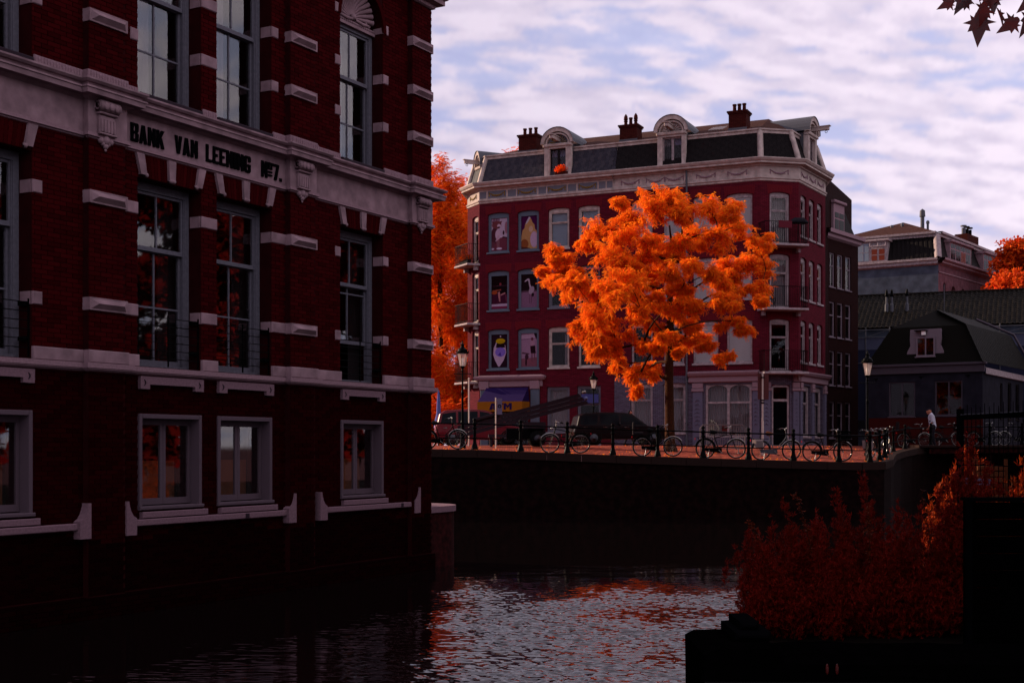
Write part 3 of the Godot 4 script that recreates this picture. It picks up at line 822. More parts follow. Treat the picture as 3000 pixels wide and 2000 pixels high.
func letter(c: String) -> Array:   # condensed block capitals as polygons in a unit box
	var t := 0.36
	var bx := func(a: float, e: float, f: float, h: float) -> PackedVector2Array: return PackedVector2Array([Vector2(a, f), Vector2(e, f), Vector2(e, h), Vector2(a, h)])
	var p := func(a: Array) -> PackedVector2Array:
		var o := PackedVector2Array()
		for k in range(0, a.size(), 2): o.append(Vector2(a[k], a[k + 1]))
		return o
	match c:
		"B": return [bx.call(0, t, 0, 1), p.call([t, 0, 0.92, 0, 1, 0.06, 1, 0.15, t, 0.15]), bx.call(t, 0.9, 0.44, 0.57), p.call([t, 0.86, 1, 0.86, 1, 0.94, 0.92, 1, t, 1]), bx.call(0.64, 1, 0.15, 0.44), bx.call(0.64, 1, 0.57, 0.86)]
		"A": return [p.call([0, 0, t, 0, 0.5, 0.78, 0.5, 1, 0.3, 1]), p.call([1 - t, 0, 1, 0, 0.7, 1, 0.5, 1, 0.5, 0.78]), p.call([0.41, 0.16, 0.59, 0.16, 0.56, 0.3, 0.44, 0.3])]
		"N": return [bx.call(0, t, 0, 1), bx.call(1 - t, 1, 0, 1), p.call([t, 0.55, 1 - t, 0.1, 1 - t, 0.45, t, 1])]
		"K": return [bx.call(0, t, 0, 1), p.call([t, 0.36, t, 0.62, 0.62, 1, 1.06, 1]), p.call([0.40, 0.52, 0.70, 0.60, 1.06, 0, 0.64, 0])]
		"V": return [p.call([0, 1, 0.3, 0, 0.5, 0, 0.5, 0.22, t, 1]), p.call([1, 1, 0.7, 0, 0.5, 0, 0.5, 0.22, 1 - t, 1])]
		"L": return [bx.call(0, t + 0.05, 0, 1), bx.call(t + 0.05, 1, 0, 0.16)]
		"E": return [bx.call(0, t + 0.05, 0, 1), bx.call(t + 0.05, 1, 0, 0.16), bx.call(t + 0.05, 0.82, 0.43, 0.57), bx.call(t + 0.05, 1, 0.84, 1)]
		"I": return [bx.call(0, 1, 0, 1)]
		"G": return [bx.call(0, t, 0.06, 0.94), p.call([0.08, 0.94, 0.16, 1, 0.84, 1, 1, 0.94, 1, 0.86, 0.08, 0.86]), p.call([0.08, 0.14, 1, 0.14, 1, 0.06, 0.84, 0, 0.16, 0]), bx.call(0.64, 1, 0.14, 0.5), bx.call(0.64, 1, 0.66, 0.86), bx.call(0.5, 0.64, 0.38, 0.5)]
		"o": return [bx.call(0, 0.34, 0.58, 1), bx.call(0.66, 1, 0.58, 1), bx.call(0.34, 0.66, 0.58, 0.68), bx.call(0.34, 0.66, 0.9, 1), bx.call(0, 1, 0.36, 0.46), bx.call(0, 1, 0.16, 0.26)]
		"7": return [bx.call(0, 1, 0.84, 1), p.call([0.2, 0, 0.6, 0, 1, 0.84, 0.62, 0.84])]
		"T": return [bx.call(0, 1, 0.82, 1), bx.call(0.3, 0.7, 0, 0.82)]
		"M": return [bx.call(0, 0.26, 0, 1), bx.call(0.74, 1, 0, 1), p.call([0.26, 1, 0.26, 0.62, 0.5, 0.25, 0.5, 0.6]), p.call([0.74, 1, 0.74, 0.62, 0.5, 0.25, 0.5, 0.6])]
		"P": return [bx.call(0, 0.3, 0, 1), bx.call(0.3, 0.9, 0.84, 1), bx.call(0.3, 0.9, 0.42, 0.58), bx.call(0.68, 0.98, 0.58, 0.84)]
	return [bx.call(0, 1, 0, 0.2)]
func gl_scale(l: Array, px: float, y: float, w: float, h: float, z: float) -> void:
	for k in l.size():
		var p: PackedVector2Array = l[k]
		for j in p.size(): p[j] = Vector2(px + p[j].x * w, y + p[j].y * h)
		l[k] = p
	var g := G.new()
	for k in l.size(): g.poly(l[k], z, z + 0.02 + 0.0006 * k)
	l.clear(); l.append(g)

const HX := [[-14.87, -13.61], [-13.11, -11.87], [-11.33, -10.14], [-9.63, -8.43], [-6.70, -5.56], [-4.97, -3.88], [-3.42, -2.12], [-1.69, -0.40]]
const HY := [[6.55, 8.75], [9.70, 11.89], [12.82, 14.99]]
var arch_n := 0
func arch_bricks(h: Node3D, xf: Transform3D, x0: float, x1: float, y: float, rise: float, m: Material) -> void:   # bricks on end over a window
	var g := G.new()
	var n := int((x1 - x0 + 0.2) / 0.075)
	for k in n:
		var u := (k + 0.5) / n * 2 - 1
		var px := (x0 + x1) / 2 + u * (x1 - x0 + 0.2) / 2
		var yy := y - rise * (u * u if absf(u) < 1 else 1.0) + 0.015
		var sk := u * 0.05
		g.poly(PackedVector2Array([Vector2(px - 0.031, yy), Vector2(px + 0.031, yy), Vector2(px + 0.033 + sk, y + 0.36), Vector2(px - 0.033 + sk, y + 0.36)]), -0.01, 0.012)
	part(h, "brick_arch", g, m, xf)
func head(g: G, x0: float, x1: float, y: float, rise: float, t: float, z0: float, z1: float) -> void:   # arched head of a frame
	var p := arc(x0, x1, y - rise, rise, 8) if rise > 0 else PackedVector2Array([Vector2(x0, y), Vector2(x1, y)])
	p.append(Vector2(x1, y - rise - t)); p.append(Vector2(x0, y - rise - t))
	g.poly(p, z0, z1)
func house_window(h: Node3D, xf: Transform3D, w: Array, kind: String, fm: Material, rise := 0.12, k := 0) -> Node3D:
	var x0: float = w[0]; var x1: float = w[1]; var y0: float = w[2]; var y1: float = w[3]
	var t := 0.15 if kind == "poster" else 0.10
	var z := -0.10
	var g := G.new()
	g.box(x0, x0 + t, y0 + 0.06, y1 - rise - t, z - 0.1, z).box(x1 - t, x1, y0 + 0.06, y1 - rise - t, z - 0.1, z)
	head(g, x0, x1, y1, rise, t, z - 0.1, z)
	g.box(x0 + t, x1 - t, y0 + 0.06, y0 + 0.14, z - 0.1, z)
	if kind == "poster":
		for s in [x0 + 0.03, x1 - 0.05]: g.box(s, s + 0.02, y0 + 0.1, y1 - rise - t, z, z + 0.02)
	var o := part(h, "window", g, fm, xf)
	part(o, "sill", G.new().cham(x0 - 0.05, x1 + 0.05, y0 - 0.04, y0 + 0.058, -0.2, 0.07, 0.012), fm)
	var a := x0 + t; var c := x1 - t; var b := y0 + 0.14; var d := y1 - rise - t
	match kind:
		"poster":
			var p := part(o, "poster", quad(a, c, b, d, z - 0.05), poster(k))
			p.set_meta("label", ["window poster of a standing tabby cat", "window poster of a pale ice peak on purple", "window poster of a seated person on a bench", "window poster of a grey heron", "window poster of a boat with yellow and blue umbrellas", "window poster of a woman beside a bicycle"][k])
			part(o, "backing", G.new().box(a - 0.01, c + 0.01, b - 0.01, d + 0.01, z - 0.09, z - 0.06), fm)
		"shutter":
			g = G.new()
			var y := b
			while y < d + rise * 0.5 - 0.05:
				g.cham(a + 0.001, c - 0.001, y, y + 0.048, z - 0.06, z - 0.03, 0.006); y += 0.05
			part(o, "roller_shutter", g, M.shutter)
		_:
			var m := lerpf(b, d, 0.70 if kind != "half" else 0.64)
			g = G.new()
			var sm: Material = M.dark if kind == "black" else fm
			for e in [[b, m, z - 0.09], [m, d, z - 0.06]]:
				g.box(a, a + 0.05, e[0], e[1], e[2], e[2] + 0.03).box(c - 0.05, c, e[0], e[1], e[2], e[2] + 0.03).box(a + 0.05, c - 0.05, e[0], e[0] + 0.05, e[2], e[2] + 0.03).box(a + 0.05, c - 0.05, e[1] - 0.05, e[1], e[2], e[2] + 0.03)
				part(o, "pane", G.new().box(a + 0.05, c - 0.05, e[0] + 0.05, e[1] - 0.05, e[2] + 0.012, e[2] + 0.016), M.house_glass)
			part(o, "sash", g, sm)
			if kind == "blue": part(o, "blind", G.new().box(a + 0.06, c - 0.06, b + 0.08, d - 0.02, z - 0.16, z - 0.14), M.blind_blue)
			elif kind == "curtain":
				g = G.new(); drape(g, a, c, b, d, z - 0.2)
				part(o, "curtain", g, M.curtain)
			elif kind == "half":
				g = G.new(); drape(g, c - 0.25, c, b, d, z - 0.2)
				part(o, "curtain", g, M.curtain)
	return o
func quad(x0: float, x1: float, y0: float, y1: float, z: float) -> ArrayMesh:
	var g := G.new()
	g.q(Vector3(x0, y0, z), Vector3(x1, y0, z), Vector3(x1, y1, z), Vector3(x0, y1, z))
	return g.done()
func ell(im: Image, cx: float, cy: float, rx: float, ry: float, c: Color, turn := 0.0) -> void:   # filled ellipse in fractions of the print
	var w := im.get_width(); var h := im.get_height()
	var m := maxf(rx, ry * h / w) * 1.2; var n := maxf(ry, rx * w / h) * 1.2
	for y in range(maxi(0, int((cy - n) * h)), mini(h, int((cy + n) * h) + 1)):
		for px in range(maxi(0, int((cx - m) * w)), mini(w, int((cx + m) * w) + 1)):
			var d := Vector2((px + 0.5) / w - cx, ((y + 0.5) / h - cy) * h / w).rotated(-turn)
			var v := Vector2(d.x / rx, d.y / (ry * h / w)).length()
			if v < 1.0: im.set_pixel(px, y, im.get_pixel(px, y).lerp(c, clampf((1.0 - v) * 8.0, 0, 1)))
func shape(im: Image, p: Array, c: Color) -> void:
	var w := im.get_width(); var h := im.get_height()
	var l := PackedVector2Array()
	for k in range(0, p.size(), 2): l.append(Vector2(p[k] * w, p[k + 1] * h))
	var r := Rect2(l[0], Vector2.ZERO)
	for q in l: r = r.expand(q)
	for y in range(maxi(0, int(r.position.y)), mini(h, int(r.end.y) + 1)):
		for px in range(maxi(0, int(r.position.x)), mini(w, int(r.end.x) + 1)):
			if Geometry2D.is_point_in_polygon(Vector2(px + 0.5, y + 0.5), l): im.set_pixel(px, y, c)
func poster(k: int) -> StandardMaterial3D:   # the prints behind six windows
	var im := Image.create(96, 224, false, Image.FORMAT_RGB8)
	var C := func(r: int, g: int, b: int) -> Color: return Color8(r, g, b)
	match k:
		0:   # a cat standing on a chair
			im.fill(C.call(200, 190, 200)); shape(im, [0, 0.6, 1, 0.6, 1, 1, 0, 1], C.call(120, 62, 76)); shape(im, [0, 0, 0.5, 0, 0.5, 0.1, 0, 0.12], C.call(175, 150, 165))
			for e in 5: shape(im, [0.1 + 0.09 * e, 0, 0.13 + 0.09 * e, 0, 0.13 + 0.09 * e, 0.1, 0.1 + 0.09 * e, 0.1], C.call(70, 30, 45))
			ell(im, 0.92, 0.3, 0.1, 0.2, C.call(165, 120, 130)); shape(im, [0.45, 0.53, 1, 0.6, 1, 0.64, 0.5, 0.58], C.call(70, 40, 50))
			ell(im, 0.2, 0.52, 0.24, 0.26, C.call(85, 48, 58)); ell(im, 0.4, 0.5, 0.18, 0.17, C.call(215, 195, 205)); ell(im, 0.32, 0.2, 0.31, 0.13, C.call(125, 70, 72))
			shape(im, [0.05, 0.14, 0.05, 0.08, 0.22, 0.11], C.call(105, 55, 60)); shape(im, [0.48, 0.11, 0.66, 0.09, 0.6, 0.16], C.call(105, 55, 60))
			ell(im, 0.47, 0.23, 0.13, 0.06, C.call(220, 200, 205)); ell(im, 0.45, 0.28, 0.09, 0.025, C.call(60, 18, 25)); ell(im, 0.36, 0.19, 0.03, 0.012, C.call(40, 20, 20)); ell(im, 0.55, 0.18, 0.03, 0.012, C.call(40, 20, 20))
			shape(im, [0.4, 0.5, 0.52, 0.55, 0.36, 0.72, 0.24, 0.7], C.call(205, 180, 190)); ell(im, 0.6, 0.57, 0.1, 0.03, C.call(220, 205, 215)); ell(im, 0.75, 0.45, 0.06, 0.07, C.call(60, 30, 38))
			shape(im, [0.3, 0.68, 0.5, 0.68, 0.5, 0.9, 0.34, 0.9], C.call(140, 95, 100)); shape(im, [0, 0.75, 0.2, 0.72, 0.18, 0.9, 0, 0.9], C.call(110, 65, 75))
			ell(im, 0.48, 0.93, 0.19, 0.035, C.call(225, 215, 225)); ell(im, 0.06, 0.93, 0.12, 0.03, C.call(215, 205, 215))
		1:   # a pale peak against purple
			im.fill(C.call(78, 22, 72))
			shape(im, [0, 1, 0, 0.62, 0.08, 0.42, 0.2, 0.36, 0.24, 0.24, 0.34, 0.14, 0.48, 0.02, 0.58, 0.05, 0.7, 0.2, 0.82, 0.27, 0.86, 0.4, 0.96, 0.46, 1, 0.6, 1, 1], C.call(196, 158, 96))
			shape(im, [0.34, 0.14, 0.48, 0.02, 0.58, 0.05, 0.5, 0.12, 0.4, 0.2, 0.26, 0.26], C.call(200, 205, 205)); ell(im, 0.8, 0.72, 0.26, 0.26, C.call(205, 185, 200)); ell(im, 0.2, 0.85, 0.26, 0.16, C.call(150, 90, 48)); shape(im, [0, 0.92, 0.5, 0.97, 0.6, 1, 0, 1], C.call(90, 50, 40))
			ell(im, 0.6, 0.4, 0.14, 0.1, C.call(215, 190, 150))
		2:   # someone sitting on a bench
			im.fill(C.call(30, 10, 16)); shape(im, [0, 0.55, 1, 0.55, 1, 0.86, 0, 0.86], C.call(75, 28, 52)); shape(im, [0, 0.85, 1, 0.84, 1, 0.92, 0, 0.92], C.call(200, 185, 200)); shape(im, [0, 0.92, 1, 0.92, 1, 1, 0, 1], C.call(130, 45, 78))
			shape(im, [0, 0.3, 1, 0.29, 1, 0.3, 0, 0.31], C.call(110, 80, 95)); ell(im, 0.55, 0.25, 0.08, 0.045, C.call(140, 60, 66)); ell(im, 0.6, 0.4, 0.2, 0.1, C.call(28, 12, 22)); ell(im, 0.18, 0.5, 0.2, 0.06, C.call(170, 80, 40))
			shape(im, [0.05, 0.43, 0.6, 0.4, 0.6, 0.44, 0.05, 0.47], C.call(160, 85, 62)); shape(im, [0.38, 0.5, 0.52, 0.46, 0.56, 0.78, 0.48, 0.78], C.call(190, 135, 130)); shape(im, [0.55, 0.56, 0.85, 0.5, 0.88, 0.54, 0.58, 0.6], C.call(195, 140, 135)); shape(im, [0.85, 0.58, 0.93, 0.58, 0.97, 0.8, 0.9, 0.8], C.call(120, 60, 80))
		3:   # a heron on the pavement
			im.fill(C.call(140, 108, 130)); shape(im, [0, 0, 1, 0, 1, 0.5, 0, 0.53], C.call(36, 22, 26)); shape(im, [0, 0.49, 1, 0.47, 1, 0.52, 0, 0.54], C.call(95, 70, 82))
			shape(im, [0.2, 0.2, 0.38, 0.13, 0.5, 0.13, 0.5, 0.17, 0.38, 0.19, 0.22, 0.23], C.call(200, 190, 198)); shape(im, [0.42, 0.13, 0.52, 0.14, 0.56, 0.3, 0.66, 0.42, 0.54, 0.46, 0.47, 0.3], C.call(190, 180, 188)); ell(im, 0.64, 0.48, 0.17, 0.13, C.call(172, 160, 170), 0.3); ell(im, 0.72, 0.62, 0.08, 0.06, C.call(38, 24, 32))
			for px in [0.52, 0.62]: shape(im, [px, 0.6, px + 0.03, 0.6, px + 0.02, 0.88, px - 0.01, 0.88], C.call(95, 66, 84))
		4:   # a boat from above with two umbrellas
			im.fill(C.call(46, 26, 38)); shape(im, [0.3, 0.22, 0.7, 0.22, 0.86, 0.34, 0.92, 0.55, 0.76, 0.78, 0.5, 0.97, 0.42, 0.97, 0.22, 0.78, 0.1, 0.6, 0.14, 0.4], C.call(205, 190, 205)); shape(im, [0.32, 0.26, 0.8, 0.26, 0.84, 0.4, 0.28, 0.4], C.call(36, 20, 24))
			ell(im, 0.55, 0.53, 0.34, 0.15, C.call(140, 122, 215)); shape(im, [0.55, 0.53, 0.62, 0.66, 0.4, 0.62], C.call(84, 66, 160)); ell(im, 0.56, 0.2, 0.31, 0.085, C.call(206, 186, 22)); shape(im, [0.25, 0.2, 0.87, 0.2, 0.75, 0.24, 0.6, 0.28, 0.45, 0.24], C.call(190, 168, 16)); ell(im, 0.56, 0.06, 0.05, 0.025, C.call(220, 210, 215))
		5:   # a woman standing by a bicycle
			im.fill(C.call(166, 138, 158)); shape(im, [0, 0.05, 1, 0, 1, 0.2, 0, 0.18], C.call(190, 168, 182)); shape(im, [0, 0.75, 1, 0.72, 1, 1, 0, 1], C.call(140, 92, 102)); shape(im, [0.78, 0, 1, 0, 1, 0.1, 0.94, 0.2], C.call(44, 32, 38)); shape(im, [0, 0.17, 1, 0.15, 1, 0.17, 0, 0.19], C.call(120, 88, 112))
			ell(im, 0.68, 0.17, 0.08, 0.05, C.call(110, 60, 70)); ell(im, 0.7, 0.3, 0.16, 0.09, C.call(185, 150, 165)); shape(im, [0.56, 0.38, 0.86, 0.37, 0.9, 0.6, 0.6, 0.6], C.call(46, 24, 34)); shape(im, [0.64, 0.6, 0.7, 0.6, 0.69, 0.84, 0.64, 0.84], C.call(120, 78, 88)); shape(im, [0.78, 0.6, 0.85, 0.6, 0.86, 0.8, 0.82, 0.8], C.call(120, 78, 88))
			ell(im, 0.3, 0.86, 0.06, 0.12, C.call(56, 32, 42)); ell(im, 0.34, 0.7, 0.12, 0.09, C.call(70, 44, 56)); shape(im, [0.05, 0.56, 0.5, 0.6, 0.5, 0.63, 0.05, 0.6], C.call(80, 50, 62))
	im.resize(60, 140, Image.INTERPOLATE_BILINEAR); im.resize(96, 224, Image.INTERPOLATE_BILINEAR)   # a soft print with grain
	for y in 224:
		for px in 96:
			var s := 0.88 + 0.24 * rng.randf()
			var c := im.get_pixel(px, y)
			im.set_pixel(px, y, Color(c.r * s, c.g * s, c.b * s))
	var m := StandardMaterial3D.new()
	m.albedo_texture = ImageTexture.create_from_image(im); m.roughness = 0.6; m.metallic_specular = 0.08; m.albedo_color = Color(0.72, 0.66, 0.72)
	return m
func swag(g: G, c: float, w: float, y: float) -> void:   # a garland between two hanging drops
	var p := PackedVector3Array()
	for k in 9: p.append(Vector3(c - w / 2 + w * k / 8, y + 0.1 - 0.16 * sin(PI * k / 8.0), 0.03))
	g.tube(p, [0.018, 0.026, 0.034, 0.045, 0.052, 0.045, 0.034, 0.026, 0.018], 6)
	for s in [-1, 1]:
		g.ball(Vector3(c + s * w / 2, y + 0.1, 0.03), Vector3(0.04, 0.04, 0.03), 8)
		g.tube([Vector3(c + s * w / 2, y + 0.08, 0.03), Vector3(c + s * w / 2, y - 0.05, 0.03), Vector3(c + s * w / 2, y - 0.12, 0.03)], [0.02, 0.032, 0.01], 6)
	for k in 7: g.ball(Vector3(c - w * 0.3 + w * 0.1 * k, y - 0.02 - 0.06 * sin(PI * (k + 1) / 8.0), 0.06), Vector3(0.03, 0.035, 0.02), 6)
const CORNICE := [Vector2(0.0, 16.24), Vector2(0.10, 16.27), Vector2(0.12, 16.33), Vector2(0.38, 16.36), Vector2(0.38, 16.45), Vector2(0.43, 16.47), Vector2(0.50, 16.57), Vector2(0.50, 16.62), Vector2(-0.05, 16.66)]
const FRIEZE_LOW := [Vector2(0.0, 15.52), Vector2(0.05, 15.55), Vector2(0.05, 15.62), Vector2(0.10, 15.66), Vector2(0.10, 15.71), Vector2(0.02, 15.73)]
func mitred(h: Node3D, nm: String, prof: Array, line: PackedVector2Array, m: Material) -> void:   # a moulding run round the corners of a plan (x, z)
	var g := G.new()
	var o := []
	for p in prof: o.append(offset_line(line, p.x))
	for k in prof.size() - 1:
		for j in line.size() - 1:
			var a: Vector2 = o[k][j]; var b: Vector2 = o[k][j + 1]; var c: Vector2 = o[k + 1][j + 1]; var d: Vector2 = o[k + 1][j]
			g.q(Vector3(a.x, prof[k].y, a.y), Vector3(b.x, prof[k].y, b.y), Vector3(c.x, prof[k + 1].y, c.y), Vector3(d.x, prof[k + 1].y, d.y))
	for e in [0, line.size() - 1]:   # closed ends
		for k in prof.size() - 1:
			var a: Vector2 = o[k][e]; var b: Vector2 = o[k + 1][e]; var l := line[e]
			g.tri(Vector3(l.x, 16.0 if prof[0].y > 16 else prof[0].y, l.y), Vector3(a.x, prof[k].y, a.y), Vector3(b.x, prof[k + 1].y, b.y))
	part(h, nm, g, m)
func offset_line(l: PackedVector2Array, d: float) -> PackedVector2Array:   # pushed outwards (towards the viewer) by d
	var o := PackedVector2Array()
	for k in l.size():
		var a := (l[k] - l[maxi(k - 1, 0)]).normalized(); var b := (l[mini(k + 1, l.size() - 1)] - l[k]).normalized()
		if k == 0: a = b
		if k == l.size() - 1: b = a
		var na := Vector2(-a.y, a.x); var nb := Vector2(-b.y, b.x)
		var m := (na + nb).normalized()
		o.append(l[k] + m * d / maxf(m.dot(na), 0.3))
	return o
func slates(h: Node3D, a: Vector3, b: Vector3, top: Vector3, btop: Vector3, mats: Array, most: int) -> void:   # courses of slate on a slope: foot a-b, head top-btop
	var mesh := G.new().cham(-0.107, 0.107, -0.01, 0.165, 0.0, 0.012, 0.004).done()
	var where := []
	var rows := int((top - a).length() / 0.13)
	for j in rows:
		var t := float(j) / rows
		var p := a.lerp(top, t); var q := b.lerp(btop, t)
		var n := int((q - p).length() / 0.22)
		var r := (q - p).normalized()
		var up := (top - a).normalized()
		up = (up - r * up.dot(r)).normalized()
		var z := r.cross(up)
		for k in n:
			var s := p + r * 0.22 * (k + (0.75 if j % 2 else 0.5))
			if (s - p).length() > (q - p).length() - 0.05: continue
			where.append(Transform3D(Basis(r, (up + z * 0.06).normalized(), (z - up * 0.06).normalized()), s + z * (0.012 + 0.004 * rng.randf())))
	where.reverse()
	pieces(h, "slate", mesh, mats, where, most)
func dormer(h: Node3D, xf: Transform3D, x0: float, x1: float, glass_x0: float, glass_x1: float, gold: bool, lab: String) -> Node3D:
	var g := G.new()
	var y0 := 16.66
	wall(g, x0, x1, y0, 18.38, -0.25, 0.0, [[glass_x0, glass_x1, y0 + 0.06, 18.12]])
	g.cham(x0 - 0.05, x1 + 0.05, 18.22, 18.38, -0.2, 0.08, 0.03)
	var o := part(h, "dormer", g, M.cream, xf)
	if lab: o.set_meta("label", lab)
	part(o, "cheek", G.new().box(x0 + 0.03, x0 + 0.10, y0, 18.38, -2.2, -0.251).box(x1 - 0.10, x1 - 0.03, y0, 18.38, -2.2, -0.251), M.zinc)
	var c := (x0 + x1) / 2; var R := (x1 - x0) / 2 + 0.18
	g = G.new()
	var p := arc(c - R, c + R, 18.381, 0.84, 14); var i := arc(c - R + 0.2, c + R - 0.2, 18.381, 0.62, 14)
	for k in 14:
		g.poly(PackedVector2Array([p[k], p[k + 1], i[k + 1], i[k]]), -0.15, 0.10)
	for k in 14:
		var e := arc(c - R + 0.26, c + R - 0.26, 18.381, 0.56, 14); var f := arc(c - R + 0.33, c + R - 0.33, 18.381, 0.49, 14)
		g.poly(PackedVector2Array([e[k], e[k + 1], f[k + 1], f[k]]), -0.15, 0.03)
	part(o, "arch", g, M.cream)
	part(o, "tympanum", G.new().poly(arc(c - R + 0.1, c + R - 0.1, 18.381, 0.7, 14), -0.19, -0.151), M.frieze_grey if gold else M.cream)
	g = G.new()
	for k in 9:
		var t := PI * (k + 0.5) / 9
		g.rod(Vector3(c + 0.16 * cos(t), 18.42 + 0.14 * sin(t), -0.13), Vector3(c + 0.46 * cos(t), 18.42 + 0.40 * sin(t), -0.13), 0.012, 5, 0.035)
	part(o, "sunburst", g, M.gold if gold else M.cream)
	g = G.new()
	for k in 14:
		g.q(Vector3(p[k + 1].x, p[k + 1].y + 0.02, 0.14), Vector3(p[k].x, p[k].y + 0.02, 0.14), Vector3(p[k].x, p[k].y + 0.02, -2.2), Vector3(p[k + 1].x, p[k + 1].y + 0.02, -2.2))
		g.q(Vector3(p[k].x, p[k].y - 0.01, 0.14), Vector3(p[k + 1].x, p[k + 1].y - 0.01, 0.14), Vector3(p[k + 1].x, p[k + 1].y + 0.02, 0.14), Vector3(p[k].x, p[k].y + 0.02, 0.14))
	part(o, "barrel_roof", g, M.zinc)
	g = G.new().cham(c - 0.10, c + 0.10, 18.48, 18.66, -0.15, 0.85, 0.02).box(c - 0.14, c + 0.14, 18.661, 18.70, -0.15, 0.92)
	var bm := part(o, "hoist_beam", g, M.cream)
	part(bm, "hook", G.new().ring(Vector3(c, 18.40, 0.70), Vector3.RIGHT, 0.06, 0.014, 12, 5).rod(Vector3(c, 18.48, 0.70), Vector3(c, 18.46, 0.70), 0.014, 5), M.iron)
	g = G.new()
	var m := (glass_x0 + glass_x1) / 2
	for e in [[glass_x0, m - 0.002], [m + 0.002, glass_x1]]:
		g.box(e[0], e[0] + 0.06, y0 + 0.07, 18.12, -0.2, -0.14).box(e[1] - 0.06, e[1], y0 + 0.07, 18.12, -0.2, -0.14).box(e[0] + 0.06, e[1] - 0.06, y0 + 0.07, y0 + 0.14, -0.2, -0.14).box(e[0] + 0.06, e[1] - 0.06, 18.05, 18.12, -0.2, -0.14)
	var w := part(o, "window", g, M.dark if gold else M.white)
	for e in [[glass_x0 + 0.06, m - 0.06], [m + 0.06, glass_x1 - 0.06]]:
		part(w, "pane", G.new().box(e[0], e[1], y0 + 0.14, 18.05, -0.175, -0.17), M.house_glass)
	g = G.new(); drape(g, glass_x0, glass_x1 if gold else m, y0 + 0.1, 18.1, -0.4)
	part(w, "curtain", g, M.curtain if not gold else M.lilac)
	if not gold: part(w, "blind", G.new().box(m + 0.02, glass_x1, y0 + 0.1, 18.1, -0.42, -0.4), M.lilac)
	return o
func chimney(h: Node3D, xf: Transform3D, x0: float, x1: float, z: float, y0: float, y1: float, pots: int, cowl := false) -> void:
	var g := G.new().box(x0, x1, y0, y1 - 0.12, z - 0.8, z)
	g.box(x0 - 0.04, x1 + 0.04, y1 - 0.12, y1 - 0.05, z - 0.84, z + 0.04).box(x0 - 0.08, x1 + 0.08, y1 - 0.05, y1 + 0.03, z - 0.88, z + 0.08)
	var o := part(h, "chimney", g, M.chimney, xf)
	for k in pots:
		g = G.new()
		g.x.origin = Vector3(lerpf(x0 + 0.2, x1 - 0.2, k / maxf(pots - 1, 1)), y1 + 0.03, z - 0.4)
		var hh := 0.30 + 0.14 * (k % 2) if cowl else 0.42
		g.lathe(PackedVector2Array([Vector2(0.10, 0), Vector2(0.085, hh * 0.8), Vector2(0.11, hh * 0.82), Vector2(0.11, hh), Vector2(0.07, hh)]), 10)
		if cowl and k != 1: g.lathe(PackedVector2Array([Vector2(0.05, hh), Vector2(0.12, hh + 0.06), Vector2(0.10, hh + 0.22), Vector2(0.03, hh + 0.34), Vector2(0.0, hh + 0.36)]), 8)
		part(o, "chimney_pot", g, M.chimney)
	part(o, "flashing", G.new().box(x0 - 0.03, x1 + 0.03, y0, y0 + 0.22, z + 0.002, z + 0.03), M.zinc)
func balcony(h: Node3D, xf: Transform3D, x0: float, x1: float, y: float, d: float, lab := "") -> Node3D:
	var g := G.new().cham(x0, x1, y - 0.11, y, -0.02, d, 0.02)
	for px in [x0 + 0.25, x1 - 0.25]: g.poly(PackedVector2Array([Vector2(px - 0.06, y - 0.34), Vector2(px + 0.06, y - 0.34), Vector2(px + 0.06, y - 0.111), Vector2(px - 0.06, y - 0.111)]), -0.02, d * 0.35)
	var o := part(h, "balcony", g, M.white, xf)
	if lab: o.set_meta("label", lab)
	g = G.new()
	var r := 0.024
	var a := x0 + 0.05; var b := x1 - 0.05; var e := d - 0.05
	for yy in [y + 0.08, y + 1.05]:
		g.box(a - r, b + r, yy - 0.012, yy + 0.012, e - r, e + r).box(a - r, a + r, yy - 0.012, yy + 0.012, 0, e - r).box(b - r, b + r, yy - 0.012, yy + 0.012, 0, e - r)
	var rl := part(o, "balcony_railing", g, M.iron)
	g = G.new()
	var n := int((b - a) / 0.11)
	for k in n + 1: g.rod(Vector3(lerpf(a, b, float(k) / n), y + 0.09, e), Vector3(lerpf(a, b, float(k) / n), y + 1.04, e), 0.013, 4)
	for k in range(1, int(d / 0.11)):
		for px in [a, b]: g.rod(Vector3(px, y + 0.09, e - 0.11 * k), Vector3(px, y + 1.04, e - 0.11 * k), 0.013, 4)
	part(rl, "balusters", g, M.iron)
	return o
func mansard_part(h: Node3D, base: PackedVector2Array, top: PackedVector2Array, k: int, m: Material, sm: Array, most: int, u0 := 0.0, u1 := 1.0) -> void:
	var a := base[k].lerp(base[k + 1], u0); var b := base[k].lerp(base[k + 1], u1)
	var c := top[k].lerp(top[k + 1], u0); var d := top[k].lerp(top[k + 1], u1)
	var A := Vector3(a.x, 16.63, a.y); var B := Vector3(b.x, 16.63, b.y); var C := Vector3(c.x, 18.12, c.y); var D := Vector3(d.x, 18.12, d.y)
	var g := G.new()
	g.q(A, B, D, C)
	part(h, "mansard", g, m)
	slates(h, A, B, C, D, sm, most)

